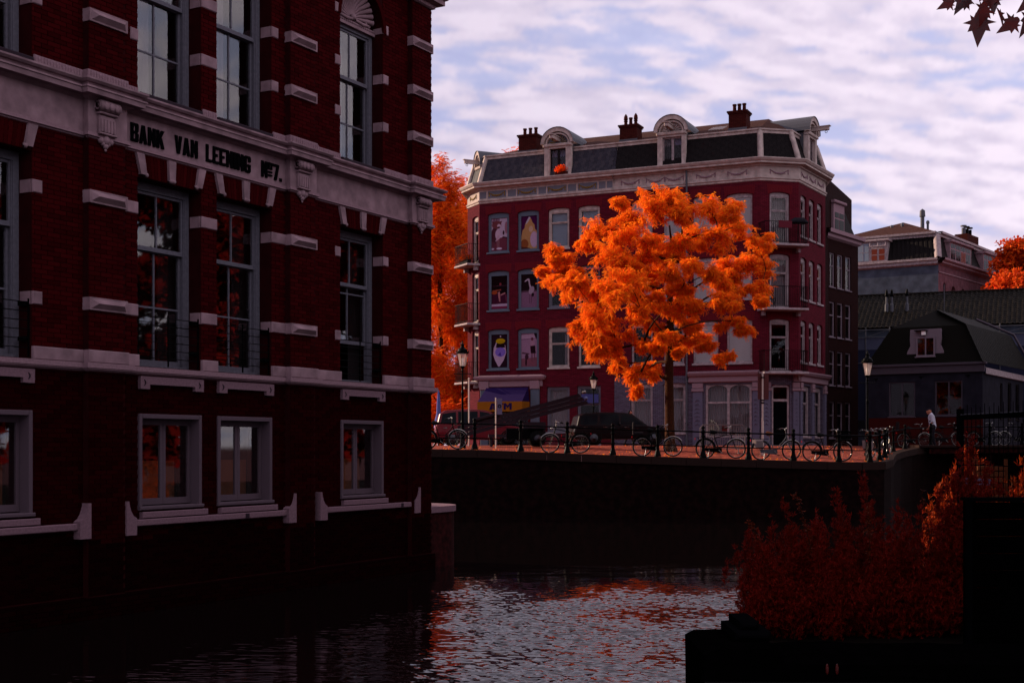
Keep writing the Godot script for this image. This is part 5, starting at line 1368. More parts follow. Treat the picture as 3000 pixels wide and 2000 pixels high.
func trees() -> void:
	# the tree on the quay: crown of separate clumps (about 180 units to the metre), each hung on a limb
	var o := thing("orange_tree", "orange feathery leaved tree standing on the quay before the corner house", "tree", Transform3D(Basis(), W(6.1, 0, 51.5)))
	var clumps := []
	for c in CROWN:
		var r: float = c[2] / 181.0
		var px: float = (c[0] - 955) / 184.0; var y: float = 12.60 - c[1] / 184.0
		var depth := sqrt(maxf(0.0, 1.0 - pow(px / 5.2, 2) - pow((y - 8.3) / 5.0, 2))) * 3.6
		var z := depth * (rng.randf() * 1.9 - 0.65)
		clumps.append([px, y, z, r * 1.0, r * 0.85])
		for k in 3: clumps.append([px + rng.randfn() * r * 0.75, y - absf(rng.randfn()) * r * 0.5, z + rng.randfn() * r * 0.7, r * (0.3 + 0.3 * rng.randf()), r * (0.4 + 0.4 * rng.randf())])
	var g := G.new()
	g.tube([Vector3(0.05, 2.2, 0), Vector3(0.02, 2.6, 0), Vector3(0, 3.6, 0.0), Vector3(-0.02, 5.2, 0.03), Vector3(0.0, 6.4, 0), Vector3(0.05, 7.6, -0.05), Vector3(0.0, 8.6, 0.02), Vector3(0.13, 9.7, 0.05), Vector3(0.0, 11.0, 0.0)], [0.29, 0.21, 0.18, 0.17, 0.16, 0.14, 0.11, 0.08, 0.03], 10)
	part(o, "trunk", g, M.bark)
	# limbs: every clump hangs on the nearest one nearer the trunk, so that they fork as they go out
	g = G.new()
	var nodes := []
	for k in 9: nodes.append([Vector3(0.02, 5.0 + 0.65 * k, 0.0), 0])
	var todo := clumps.duplicate()
	todo.sort_custom(func(a, b): return Vector3(a[0], (a[1] - 7.0) * 0.7, a[2]).length() < Vector3(b[0], (b[1] - 7.0) * 0.7, b[2]).length())
	for c in todo:
		if c[3] < 0.28: continue
		var e := Vector3(c[0], c[1] - 0.1, c[2])
		var best := 1e9; var from = nodes[0]
		for n in nodes:
			var q: Vector3 = n[0]
			var w2 := q.distance_to(e) + (1.2 if q.y > e.y + 0.1 else 0.0) + 0.12 * q.distance_to(Vector3(0, 6.5, 0)) * 0.5
			if w2 < best: best = w2; from = n
		var lv: int = from[1]
		limb(g, from[0], e, [0.085, 0.05, 0.032, 0.022, 0.016][mini(lv, 4)], [0.042, 0.028, 0.019, 0.014, 0.008][mini(lv, 4)], 0.08 * best, 6)
		nodes.append([e, lv + 1])
	part(o, "branches", g, M.bark)
	var w := []; var t := PackedColorArray()
	var sprays := []   # the clumps are made of drooping sprays, with gaps between them
	for c in clumps:
		var cr: float = c[3]
		for k in int(5 + 30 * cr * cr):
			var d := Vector3(rng.randfn(), rng.randfn() * 0.75, rng.randfn()).normalized()
			var l := cr * (0.75 + 0.75 * rng.randf())
			for j in 4:
				var u := 0.3 + 0.7 * j / 3.0
				var q: Vector3 = Vector3(c[0], c[1], c[2]) + d * l * u - Vector3.UP * 0.22 * l * u * u
				sprays.append([q.x, q.y, q.z, 0.15 - 0.07 * u, 0.11 - 0.04 * u])
	foliage(w, t, sprays, 110000, 0.17, Color(1, 1, 1), 0.5, 0.3)
	var crown := many(o, "crown", leaf_mesh(1), M.leaf, w, t)
	# tall trees at the far left between the two buildings
	for e in [[-4.5, 84.0, 20.4, 2.5, "tallest orange tree in the gap beside the bank building"], [-2.4, 89.0, 19.6, 2.3, "orange tree whose crown meets the left corner house"], [-0.2, 97.0, 24.0, 2.2, "orange tree top showing above the left end of the slate roof"], [-7.0, 92.0, 20.5, 3.0, "orange tree half hidden behind the edge of the bank building"]]:
		var h: float = e[2]
		o = thing("tall_tree", e[4], "tree", Transform3D(Basis(), W(e[0], 0, e[1])), "tall orange trees beyond the gap")
		clumps = []
		g = G.new().tube([Vector3(0, 2.3, 0), Vector3(0.1, 7, 0), Vector3(-0.1, 13, 0.1), Vector3(0, h - 1, 0)], [0.2, 0.15, 0.1, 0.04], 8)
		part(o, "trunk", g, M.bark)
		g = G.new()
		for k in 90:
			var u := rng.randf()
			var y := lerpf(3.4, h - 0.9, u)
			var R: float = e[3] * 1.15 * (1.0 - 0.7 * pow(u, 3)) * sqrt(rng.randf())
			var a := rng.randf() * TAU
			clumps.append([R * cos(a), y, R * sin(a), 0.55 + 0.5 * rng.randf() * (1.2 - u), 0.8 + 0.5 * rng.randf()])
			if k % 2: limb(g, Vector3(0, y - 1.4, 0), Vector3(R * cos(a), y, R * sin(a)), 0.07, 0.02, 0.1, 5)
		for k in 6: clumps.append([rng.randfn() * 0.5, h - 0.4 + 0.35 * rng.randfn(), rng.randfn() * 0.4, 0.22, 0.6])
		part(o, "branches", g, M.bark)
		w = []; t = PackedColorArray()
		foliage(w, t, clumps, 40000, 0.30, Color(1, 1, 1), 0.25, 0.4)
		many(o, "crown", leaf_mesh(1), M.leaf_far, w, t)
	o = thing("hedge", "low orange shrubs at street level in the gap beside the bank", "shrub", Transform3D(Basis(), W(-4.5, 2.4, 79)))
	w = []; t = PackedColorArray()
	clumps = []
	for k in 12: clumps.append([rng.randf() * 5 - 3.5, 1.0 + rng.randf() * 1.6, rng.randfn() * 0.5, 0.8, 0.9])
	foliage(w, t, clumps, 6000, 0.3, Color(0.9, 0.7, 1), 0.3, 0.4)
	many(o, "leaves", leaf_mesh(1), M.leaf_far, w, t)
	part(o, "stem", G.new().rod(Vector3(-1, 0, 0), Vector3(-1, 1.5, 0), 0.05).rod(Vector3(-2.5, 0, 0), Vector3(-2.5, 1.5, 0), 0.05), M.bark)
	# trees to the right, far behind the roofs, and on the right bank (nearest three unseen, added to dim the bank building)
	for e in [[39.4, 99.0, 17.8, 4.6, 7.0, 11000, 0.4, "red tree rising at the right edge behind the tiled roof"], [35.5, 91.0, 14.5, 2.8, 9.0, 6000, 0.4, "low red tree between the tiled roof and the pink building"], [39.0, 89.0, 15.0, 2.8, 9.0, 5000, 0.4, "low red tree at the right edge above the tiled roof"], [26.8, 52.0, 13.6, 5.4, 3.5, 9000, 0.5, "tall tree on the right bank reaching in at the right edge"], [7.5, 2.0, 12.0, 4.0, 2.0, 9000, 0.6, "unseen tree added on the right bank to dim the bank building, nearest the camera"], [10.0, 9.5, 12.5, 4.4, 2.0, 9000, 0.6, "unseen tree added on the right bank to dim the bank building, second from the camera"], [13.5, 17.5, 13.0, 4.6, 2.2, 9000, 0.6, "unseen tree added on the right bank to dim the bank building, third from the camera"], [18.0, 26.5, 13.0, 4.8, 2.2, 9000, 0.6, "tree on the right bank, fourth from the camera"], [22.5, 36.0, 13.0, 5.0, 2.6, 8000, 0.55, "tree on the right bank, fifth from the camera"]]:
		var h: float = e[2]; var R: float = e[3]
		o = thing("red_tree", e[7], "tree", Transform3D(Basis(), W(e[0], 0, e[1])), "red leaved trees at the right")
		clumps = []
		part(o, "trunk", G.new().tube([Vector3(0, 0.5, 0), Vector3(0.1, h * 0.5, 0), Vector3(0, h - 1, 0)], [0.3, 0.2, 0.05], 8), M.bark)
		g = G.new()
		for k in 44:
			var a := rng.randf() * TAU; var u := rng.randf()
			var rr: float = R * sqrt(rng.randf()) * sin(PI * (0.22 + 0.62 * u))
			clumps.append([rr * cos(a), lerpf(e[4], h - 0.6, u), rr * sin(a), 0.9 + 0.3 * rng.randf(), 0.8])
			if k % 2: limb(g, Vector3(0, lerpf(e[4], h, u) - 1.5, 0), Vector3(rr * cos(a), lerpf(e[4], h - 0.6, u), rr * sin(a)), 0.09, 0.02, 0.1, 5)
		part(o, "branches", g, M.bark)
		w = []; t = PackedColorArray()
		foliage(w, t, clumps, e[5], e[6], Color(0.75, 0.55, 1), 0.2, 0.4)
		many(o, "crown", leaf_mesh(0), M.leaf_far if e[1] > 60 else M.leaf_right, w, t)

func small_window(h: Node3D, xf: Transform3D, x0: float, x1: float, y0: float, y1: float, cols: int, rails: Array, fm: Material, back := "") -> void:
	var g := G.new()
	var z := -0.06
	g.box(x0, x0 + 0.07, y0, y1, z - 0.08, z).box(x1 - 0.07, x1, y0, y1, z - 0.08, z).box(x0 + 0.07, x1 - 0.07, y0, y0 + 0.07, z - 0.08, z).box(x0 + 0.07, x1 - 0.07, y1 - 0.07, y1, z - 0.08, z)
	for k in range(1, cols): g.box(lerpf(x0, x1, float(k) / cols) - 0.03, lerpf(x0, x1, float(k) / cols) + 0.03, y0 + 0.07, y1 - 0.07, z - 0.07, z - 0.005)
	for r in rails: g.box(x0 + 0.071, x1 - 0.071, lerpf(y0, y1, r) - 0.028, lerpf(y0, y1, r) + 0.028, z - 0.06, z - 0.01)
	var o := part(h, "window", g, fm, xf)
	part(o, "sill", G.new().cham(x0 - 0.04, x1 + 0.04, y0 - 0.06, y0 - 0.001, -0.1, 0.06, 0.01), fm)
	for k in cols: part(o, "pane", G.new().box(lerpf(x0, x1, float(k) / cols) + 0.03, lerpf(x0, x1, (k + 1.0) / cols) - 0.03, y0 + 0.07, y1 - 0.07, z - 0.045, z - 0.04), M.house_glass)
	if back == "curtain":
		g = G.new(); drape(g, x0, x1, y0 + 0.05, y1 - 0.05, z - 0.2)
		part(o, "curtain", g, M.curtain)
	elif back: part(o, "blind", G.new().box(x0 + 0.08, x1 - 0.08, y0 + 0.06, y1 - 0.06, z - 0.2, z - 0.18), M[back])
func flue(par: Node3D, p: Vector3, h: float, r: float, m: Material) -> void:
	var g := G.new()
	g.x.origin = p
	g.lathe(PackedVector2Array([Vector2(r, -0.3), Vector2(r, h * 0.6), Vector2(r * 1.5, h * 0.62), Vector2(r * 1.3, h * 0.9), Vector2(0.0, h)]), 10)
	part(par, "flue_pipe", g, m)
func right_houses() -> void:
	mat("white_dim", Color(0.13, 0.10, 0.12), 0.7)  # white trim with the shade of the right side put into its colour
	# the dark brick neighbour
	var nx := frame(16.5, 0, 70.0, 0.607, 0.794)
	var n := thing("dark_house", "narrow dark brick house with rows of three white sash windows, right of the corner house", "house", nx)
	var holes := []
	var NY := [[10.92, 12.75], [8.27, 10.15], [5.70, 7.55], [2.9, 4.85]]
	for y in NY:
		for e in [[0.42, 1.18], [1.50, 2.26], [2.56, 3.32]]: holes.append([e[0], e[1], y[0], y[1]])
	var g := G.new(); wall(g, 0, 4.28, 2, 13.6, -0.3, 0, holes)
	part(n, "wall", g, M.dark_brick)
	part(n, "side_wall", G.new().box(3.98, 4.28, 2, 13.6, -9, -0.31).box(0, 4.28, 2, 13.6, -9.3, -9.01), M.dark_brick)
	part(n, "interior_wall", G.new().box(0, 3.97, 2, 13.5, -1.3, -1.2), M.room)
	g = G.new(); band(g, 0, 4.28, [Vector2(0, 13.45), Vector2(0.15, 13.55), Vector2(0.15, 13.7), Vector2(0.3, 13.75), Vector2(0.3, 13.95), Vector2(0, 14.0)], false, true)
	part(n, "cornice", g, M.stone2)
	for h in holes: small_window(n, Transform3D(), h[0] + 0.002, h[1] - 0.002, h[2] + 0.002, h[3] - 0.002, 1, [0.62], M.white_dim, "dark")
	g = G.new()
	var a := [Vector3(0, 13.95, -0.1), Vector3(4.2, 13.95, -0.1), Vector3(4.2, 13.95, -9), Vector3(0, 13.95, -9)]
	var b := [Vector3(0, 15.7, -0.75), Vector3(3.9, 15.7, -0.75), Vector3(3.9, 15.7, -9), Vector3(0, 15.7, -9)]
	for k in 4: g.q(a[k], a[(k + 1) % 4], b[(k + 1) % 4], b[k])
	g.q(b[0], b[1], b[2], b[3])
	part(n, "mansard", g, M.slate_dark0)
	g = G.new(); band(g, 0, 1.4, [Vector2(0, 15.35), Vector2(0.12, 15.4), Vector2(0.12, 15.72), Vector2(0, 15.75)], false, true); 
	part(n, "gutter", g, M.stone2, Transform3D(Basis(), Vector3(0, 0, -0.66)))
	g = G.new().box(1.15, 2.55, 13.98, 15.45, -1.4, -0.05).cham(1.05, 2.65, 15.46, 15.62, -1.4, 0.08, 0.04)
	var d := part(n, "dormer", g, M.stone2)
	part(d, "window", G.new().box(1.3, 1.8, 14.05, 14.62, -0.048, -0.03).box(1.9, 2.45, 14.05, 14.62, -0.048, -0.03).box(1.3, 1.8, 14.72, 14.98, -0.048, -0.03).box(1.9, 2.45, 14.72, 14.98, -0.048, -0.03), M.car_glass)
	part(n, "chimney_pipe", G.new().rod(Vector3(0.5, 15.6, -1.2), Vector3(0.5, 16.7, -1.2), 0.11, 10).rod(Vector3(0.5, 16.7, -1.2), Vector3(0.5, 16.85, -1.2), 0.16, 10), M.iron)
	part(n, "lightning_rod", G.new().rod(Vector3(4.25, 13.9, -0.3), Vector3(4.25, 15.5, -0.8), 0.02, 5), M.iron)
	# pale building with a mansard, higher up behind
	var px := frame(30.46, 0, 95.0, 0.845, -0.535)
	var m := thing("pale_building", "pale blue and pink building with black mansard and white dormers, far right behind the roofs", "building", px)
	var F2 := px.affine_inverse() * frame(30.46, 0, 95.0, 0.615, 0.788)
	g = G.new(); wall(g, -8.4, 0, 2, 15.6, -0.3, 0, [])
	part(m, "wall", g, M.blue_plaster, Transform3D(), "blue plastered side wall")
	g = G.new(); wall(g, 0, 14.6, 2, 15.6, -0.3, 0, [[0.9, 1.5, 12.4, 14.3, 0.3], [2.6, 3.5, 12.0, 14.2, 0.4], [4.6, 5.5, 12.0, 14.2, 0.4]])
	part(m, "wall", g, M.pink_plaster, F2, "pink front wall")
	part(m, "interior_wall", G.new().box(0, 14, 2, 15.6, -1.2, -1.1), M.room, F2)
	g = G.new(); band(g, -8.4, 0, [Vector2(0, 15.45), Vector2(0.2, 15.55), Vector2(0.2, 15.75), Vector2(0.3, 15.8), Vector2(0.3, 15.95), Vector2(0, 16.0)], false, false)
	part(m, "cornice", g, M.white)
	g = G.new(); band(g, 0, 14.6, [Vector2(0, 15.45), Vector2(0.3, 15.6), Vector2(0.3, 15.7), Vector2(0.5, 15.8), Vector2(0.5, 15.95), Vector2(0, 16.0)], false, true)
	band(g, 0, 14.6, [Vector2(0, 14.9), Vector2(0.06, 14.92), Vector2(0.06, 15.0), Vector2(0, 15.02)], false, false)
	part(m, "cornice", g, M.stone, F2)
	var v := func(t: Transform3D, q: Vector3) -> Vector3: return t * q
	var I := Transform3D()
	var K0 := Vector3(0, 15.95, 0); var K1: Vector3 = (I * Vector3(-0.75, 17.75, 0)).lerp(F2 * Vector3(0.75, 17.75, 0), 0.5) + Vector3(0, 0, -0.5)
	var L0 := Vector3(-8.4, 15.95, -0.1); var L1 := Vector3(-8.4, 17.75, -0.8); var R0: Vector3 = F2 * Vector3(14.6, 15.95, -0.1); var R1: Vector3 = F2 * Vector3(14.2, 17.75, -0.8)
	g = G.new(); g.q(L0, K0, K1, L1); g.q(K0, R0, R1, K1)
	part(m, "mansard", g, M.slate_dark0)
	var rib := G.new().cham(-0.11, 0.11, 0, 1.9, 0, 0.05, 0.03).done()
	for k in 16:
		var p := L0.lerp(K0, (k + 8.5) / 25.0); var q := L1.lerp(K1, (k + 8.5) / 25.0)
		var r := (K0 - L0).normalized(); var up := (q - p).normalized()
		part(m, "roof_rib", rib, M.slate_dark1, Transform3D(Basis(r, up, r.cross(up)), p))
	part(m, "hip_board", G.new().tube([K0 + Vector3(0, 0, 0.05), K1 + Vector3(0, 0, 0.05)], [0.25, 0.25], 4), M.white)
	g = G.new()
	for e in [[L1, K1], [K1, R1]]:
		var r: Vector3 = (e[1] - e[0]).normalized(); var o := r.cross(Vector3.UP)
		for s in [[-0.15, 0.05, 0.25], [0.06, 0.22, 0.4]]:
			var A: Vector3 = e[0] + o * s[2]; var B: Vector3 = e[1] + o * s[2]
			var C: Vector3 = Vector3.UP * s[0]; var D: Vector3 = Vector3.UP * s[1]
			g.q(A + C, B + C, B + D, A + D); g.q(A + D, B + D, e[1] + D, e[0] + D); g.q(e[0] + C, e[1] + C, B + C, A + C)
	part(m, "eaves", g, M.white)
	g = G.new()
	var top := Vector3(-4.2, 19.7, -6.0)
	var rr: Vector3 = F2 * Vector3(13, 18.6, -5)
	var U := Vector3.UP * 0.2
	g.tri(L1 + U, K1 + U, top); g.q(K1 + U, R1 + U, rr, top); g.tri(top, Vector3(-14, 18, -8), L1 + U)
	part(m, "roof", g, M.roof_felt)
	for p in [[-4.6, 0.75], [-3.8, 0.9], [-2.3, 2.1], [-1.9, 0.9]]: flue(m, Vector3(p[0], 18.75, -4.3), p[1] * 0.75, 0.09 if p[1] < 2 else 0.15, M.zinc)
	g = G.new().box(-6.0, -3.65, 15.9, 17.6, -1.4, 0.05).cham(-6.1, -3.5, 17.45, 17.62, -1.4, 0.2, 0.05)
	d = part(m, "dormer", g, M.white)
	part(d, "pane", G.new().box(-5.85, -5.02, 16.08, 17.35, 0.052, 0.07), M.blind_blue)
	for k in 2: part(d, "glazing_bar", G.new().box(-5.45, -5.42, 16.08, 17.35, 0.071, 0.08) if k == 0 else G.new().box(-5.85, -5.46, 16.7, 16.73, 0.071, 0.079).box(-5.41, -5.02, 16.7, 16.73, 0.071, 0.079), M.white)
	part(d, "pane", G.new().box(-4.8, -4.4, 16.08, 16.9, 0.052, 0.07).box(-4.25, -3.85, 16.08, 16.9, 0.052, 0.07), mat("red_blind", Color(0.13, 0.025, 0.015), 0.5))
	part(d, "glazing_bar", G.new().box(-4.8, -4.4, 16.46, 16.5, 0.071, 0.08).box(-4.25, -3.85, 16.46, 16.5, 0.071, 0.08), M.white)
	var op := part(d, "open_window", G.new().box(-0.6, -0.55, -0.4, 0, 0, 0.04).box(0.55, 0.6, -0.4, 0, 0, 0.04).box(-0.55, 0.55, -0.05, 0, 0, 0.04).box(-0.55, 0.55, -0.4, -0.35, 0, 0.04).box(-0.03, 0.03, -0.35, -0.05, 0, 0.03), M.white, Transform3D(Basis(Vector3.RIGHT, -0.5), Vector3(-4.33, 17.42, 0.06)))
	part(op, "pane", G.new().box(-0.54, -0.04, -0.34, -0.06, 0.012, 0.016).box(0.04, 0.54, -0.34, -0.06, 0.012, 0.016), M.house_glass)
	for e in [[2.2, 6.7], [9.4, 14.0]]:
		g = G.new().box(e[0], e[1], 15.97, 17.5, -1.6, 0.05).cham(e[0] - 0.1, e[1] + 0.1, 17.35, 17.52, -1.6, 0.25, 0.05)
		d = part(m, "dormer", g, M.stone, F2)
		for k in 4:
			var x0: float = lerpf(e[0] + 0.15, e[1] - 0.05, k / 4.0); var x1: float = lerpf(e[0] + 0.15, e[1] - 0.05, (k + 1) / 4.0) - 0.15
			part(d, "pane", G.new().box(x0, (x0 + x1) / 2 - 0.03, 16.1, 16.85, 0.051, 0.06).box((x0 + x1) / 2 + 0.03, x1, 16.1, 16.85, 0.051, 0.06), M.red_blind if k == 2 and e[0] < 5 else M.car_glass)
			part(d, "pane", G.new().box(x0, (x0 + x1) / 2 - 0.03, 16.95, 17.25, 0.051, 0.06).box((x0 + x1) / 2 + 0.03, x1, 16.95, 17.25, 0.051, 0.06), M.car_glass)
	g = G.new().box(10.6, 13.2, 17.8, 19.2, -2.6, -1.6)
	d = part(m, "chimney", g, M.chimney, F2)
	for k in 3: part(d, "chimney_pot", G.new().rod(Vector3(11.2 + 0.7 * k, 19.2, -2.1), Vector3(11.2 + 0.7 * k, 19.75, -2.1), 0.16, 8).rod(Vector3(11.2 + 0.7 * k, 19.85, -2.1), Vector3(11.2 + 0.7 * k, 19.95, -2.1), 0.24, 8), M.zinc if k == 0 else M.iron)
	# the long tiled roof
	var tx := frame(20.5, 0, 80.0, 0.93, -0.366)
	var t := thing("tiled_house", "long house with a dark ribbed tile roof behind the small grey house", "house", tx)
	g = G.new(); wall(g, -3, 22, 2, 9.5, -0.3, 0, [])
	part(t, "wall", g, M.blue_plaster)
	g = G.new(); g.q(Vector3(-3, 9.5, 0.3), Vector3(22, 9.5, 0.3), Vector3(22, 12.0, -5), Vector3(-3, 12.0, -5)); g.q(Vector3(22, 9.5, -10), Vector3(-3, 9.5, -10), Vector3(-3, 12.0, -5), Vector3(22, 12.0, -5)); g.tri(Vector3(-3, 9.5, -10), Vector3(-3, 9.5, 0.3), Vector3(-3, 12, -5))
	part(t, "roof", g, M.tile1)
	g = G.new()
	var prof := [Vector2(-0.135, 0.03), Vector2(-0.09, 0.065), Vector2(-0.035, 0.06), Vector2(0.02, 0.02), Vector2(0.08, 0.012), Vector2(0.135, 0.03)]
	for k in 5: g.q(Vector3(prof[k].x, 0, prof[k].y + 0.03), Vector3(prof[k + 1].x, 0, prof[k + 1].y + 0.03), Vector3(prof[k + 1].x, 0.36, prof[k + 1].y), Vector3(prof[k].x, 0.36, prof[k].y))
	for k in 5: g.q(Vector3(prof[k].x, 0, 0), Vector3(prof[k + 1].x, 0, 0), Vector3(prof[k + 1].x, 0, prof[k + 1].y + 0.03), Vector3(prof[k].x, 0, prof[k].y + 0.03))
	var tiles := []
	var up := Vector3(0, 2.5, -5.3).normalized(); var nn := Vector3.RIGHT.cross(up)
	for j in 18:
		for k in 58: tiles.append(Transform3D(Basis(Vector3.RIGHT, up, nn), Vector3(-2.0 + 0.27 * k, 9.5, 0.3) + up * (0.32 * j) + nn * 0.004 * rng.randf()))
	tiles.reverse()
	pieces(t, "roof_tile", g.done(), [M.tile0, M.tile1, M.tile2], tiles)
	for e in [1.75, 2.05, 2.95]:
		g = G.new(); g.x.origin = Vector3(e, 10.9, -2.2)
		g.lathe(PackedVector2Array([Vector2(0.12, -0.3), Vector2(0.11, 0.25), Vector2(0.065, 0.3), Vector2(0.065, 0.72)]), 10)
		var f := part(t, "flue_pipe", g, M.zinc)
		g = G.new(); g.x.origin = Vector3(e, 11.62, -2.2)
		part(f, "cowl", g.lathe(PackedVector2Array([Vector2(0.10, 0), Vector2(0.12, 0.08), Vector2(0.05, 0.42), Vector2(0.0, 0.46)]), 10), M.iron)
	part(t, "ridge_tiles", G.new().tube([Vector3(-3, 12.02, -5), Vector3(22, 12.02, -5)], [0.12, 0.12], 8), M.tile0)
	for e in [[-0.5, 3.6], [6.5, 12.0]]:
		var sc := thing("wrapped_scaffold", "blue sheeted scaffold under the tiled roof, %s the small grey house" % ("left of" if e[0] < 3 else "right of"), "scaffold", tx)
		for k in 4: part(sc, "pole", G.new().rod(Vector3(lerpf(e[0], e[1], k / 3.0), 2.3, 0.9), Vector3(lerpf(e[0], e[1], k / 3.0), 9.5, 0.9), 0.03, 6), M.zinc)
		for y in [8.9, 9.35, 7.4]: part(sc, "ledger", G.new().rod(Vector3(e[0], y, 0.93), Vector3(e[1], y, 0.93), 0.025, 6), M.zinc)
		for k in 3: part(sc, "brace", G.new().rod(Vector3(lerpf(e[0], e[1], k / 3.0), 8.9, 0.96), Vector3(lerpf(e[0], e[1], (k + 1) / 3.0), 9.35, 0.96), 0.02, 5), M.zinc)
		part(sc, "sheet", G.new().box(e[0], e[1], 8.2, 8.88, 0.80, 0.81), mat("sheet_light", Color(0.051, 0.054, 0.09), 0.6))
		part(sc, "sheet", G.new().box(e[0], e[1], 4.0, 8.19, 0.78, 0.79), mat("sheet_dark", Color(0.0135, 0.015, 0.033), 0.6))
	# the small grey house with its white dormer
	var sx := frame(18.22, 0, 68.0, 0.827, -0.562)
	var s := thing("small_house", "low grey plastered house with a black tiled roof and a white scrolled dormer", "house", sx)
	var S2 := sx.affine_inverse() * frame(22.93, 0, 64.8, 0.534, 0.846)
	var b0 := 5.69
	g = G.new(); wall(g, 0, b0, 2, 6.1, -0.3, 0, [[1.05, 2.40, 3.96, 5.71], [3.37, 4.73, 3.98, 5.71]])
	part(s, "wall", g, M.grey_plaster)
	g = G.new(); wall(g, 0, 9.5, 2, 6.1, -0.3, 0, [[3.8, 4.4, 3.9, 5.7], [5.6, 6.5, 3.9, 5.8], [7.5, 8.5, 3.9, 5.8]])
	part(s, "wall", g, M.grey_plaster, S2)
	part(s, "interior_wall", G.new().box(0.3, b0 - 0.3, 2, 6, -1.6, -1.5), M.room)
	for e in [[1.051, 2.399, 3.961, 5.709], [3.371, 4.729, 3.981, 5.709]]: small_window(s, Transform3D(), e[0], e[1], e[2], e[3], 2, [], M.grey_trim if M.has("grey_trim") else mat("grey_trim", Color(0.0475, 0.0375, 0.0475), 0.7))
	for e in [[3.801, 4.399, 3.901, 5.699], [5.601, 6.499, 3.901, 5.799], [7.501, 8.499, 3.901, 5.799]]: small_window(s, S2, e[0], e[1], e[2], e[3], 1, [], M.dark)
	g = G.new(); band(g, 0, b0, [Vector2(0, 6.09), Vector2(0.12, 6.11), Vector2(0.12, 6.45), Vector2(0.22, 6.48), Vector2(0.22, 6.58), Vector2(0, 6.62)], true, true)
	part(s, "fascia", g, M.grey_trim)
	g = G.new(); band(g, 0.2, 9.5, [Vector2(0, 6.0), Vector2(0.12, 6.02), Vector2(0.12, 6.3), Vector2(0, 6.35)], false, true)
	part(s, "fascia", g, M.white, S2)
	part(s, "plinth", G.new().box(-0.02, b0 + 0.02, 2, 3.9, 0.0, 0.03), M.red_plinth if M.has("red_plinth") else mat("red_plinth", Color(0.033, 0.0036, 0.003), 0.95))
	for p in [[2.7, 5.95], [5.0, 5.95], [0.4, 5.9]]: part(s, "wall_anchor", G.new().box(p[0] - 0.12, p[0] + 0.12, p[1] - 0.02, p[1] + 0.02, 0.001, 0.03).box(p[0] - 0.02, p[0] + 0.02, p[1] - 0.12, p[1] - 0.021, 0.001, 0.03), M.iron)
	g = G.new()
	var d9 := -9.5
	var e0 := [Vector3(-0.1, 6.55, 0.15), Vector3(0.95, 8.5, -0.75), Vector3(2.85, 9.45, -2.3), Vector3(4.75, 8.5, -0.75), Vector3(5.79, 6.55, 0.15)]
	var e1 := [Vector3(-0.1, 6.55, d9), Vector3(0.95, 8.5, d9), Vector3(2.85, 9.45, d9), Vector3(4.75, 8.5, d9), Vector3(5.79, 6.55, d9)]
	for k in 4: g.q(e0[k], e0[k + 1], e1[k + 1], e1[k])
	g.q(e0[0], e0[4], e0[3], e0[1]); g.tri(e0[1], e0[3], e0[2])
	part(s, "roof", g, M.tile1)
	var st := []
	for j in 2:
		var p: Vector3 = e0[4 - j]; var q: Vector3 = e0[3 - j]
		for r in 8:
			for c in 26:
				var z := lerpf(p.z, d9, c / 26.0)
				var u2 := (Vector3(q.x, q.y, 0) - Vector3(p.x, p.y, 0)).normalized()
				var f := r / 8.0
				var pos := Vector3(lerpf(p.x, q.x, f), lerpf(p.y, q.y, f), z - 0.8 * f * (1 - j) - (1.5 * f if j == 1 else 0.0))
				if pos.z > d9 + 0.3: st.append(Transform3D(Basis(Vector3.FORWARD, u2, Vector3.FORWARD.cross(u2)), pos))
	pieces(s, "roof_tile", G.new().cham(-0.17, 0.17, 0, 0.30, 0, 0.025, 0.008).done(), [M.tile1, M.tile0], st, 280)
	part(s, "verge_board", G.new().tube([e1[2] + Vector3(0, 0.1, -0.05), e1[3] + Vector3(0.1, 0.1, -0.05), e1[4] + Vector3(0.1, 0.1, -0.05)], [0.07, 0.07, 0.07], 4), M.grey_trim)
	part(s, "aerial", G.new().rod(Vector3(2.85, 9.4, -3.4), Vector3(2.85, 10.9, -3.4), 0.02, 5).rod(Vector3(2.5, 10.4, -3.4), Vector3(3.2, 10.4, -3.4), 0.015, 5).rod(Vector3(2.6, 10.6, -3.6), Vector3(2.6, 10.6, -3.2), 0.012, 5), M.zinc)
	g = G.new()
	var od := PackedVector2Array([Vector2(2.0, 6.72), Vector2(3.75, 6.72), Vector2(3.82, 6.95), Vector2(3.78, 7.2), Vector2(3.62, 7.5), Vector2(3.66, 7.8), Vector2(3.64, 8.32), Vector2(2.12, 8.32), Vector2(2.1, 7.8), Vector2(2.13, 7.5), Vector2(1.97, 7.2), Vector2(1.93, 6.95)])
	g.poly(od, -0.25, -0.1)
	g.box(2.2, 3.55, 6.75, 8.3, -1.9, -0.26)
	d = part(s, "dormer", g, M.white_dim)
	part(d, "dark_backing", G.new().box(2.46, 3.37, 6.96, 7.91, -0.099, -0.075), M.black)  # black sheet painting the unlit room behind the panes
	small_window(d, Transform3D(Basis(), Vector3(0, 0, 0.07)), 2.45, 3.38, 6.95, 7.92, 2, [], M.white_dim)
	part(d, "dormer_hood", G.new().box(2.4, 3.0, 8.22, 8.26, -0.1, 0.2), M.iron)
	var lampb := part(d, "wall_lantern", G.new().box(2.75, 2.92, 8.02, 8.2, -0.06, 0.12), M.lamp_white)
	lampb.set_meta("label", "small pale wall lantern under the hood")
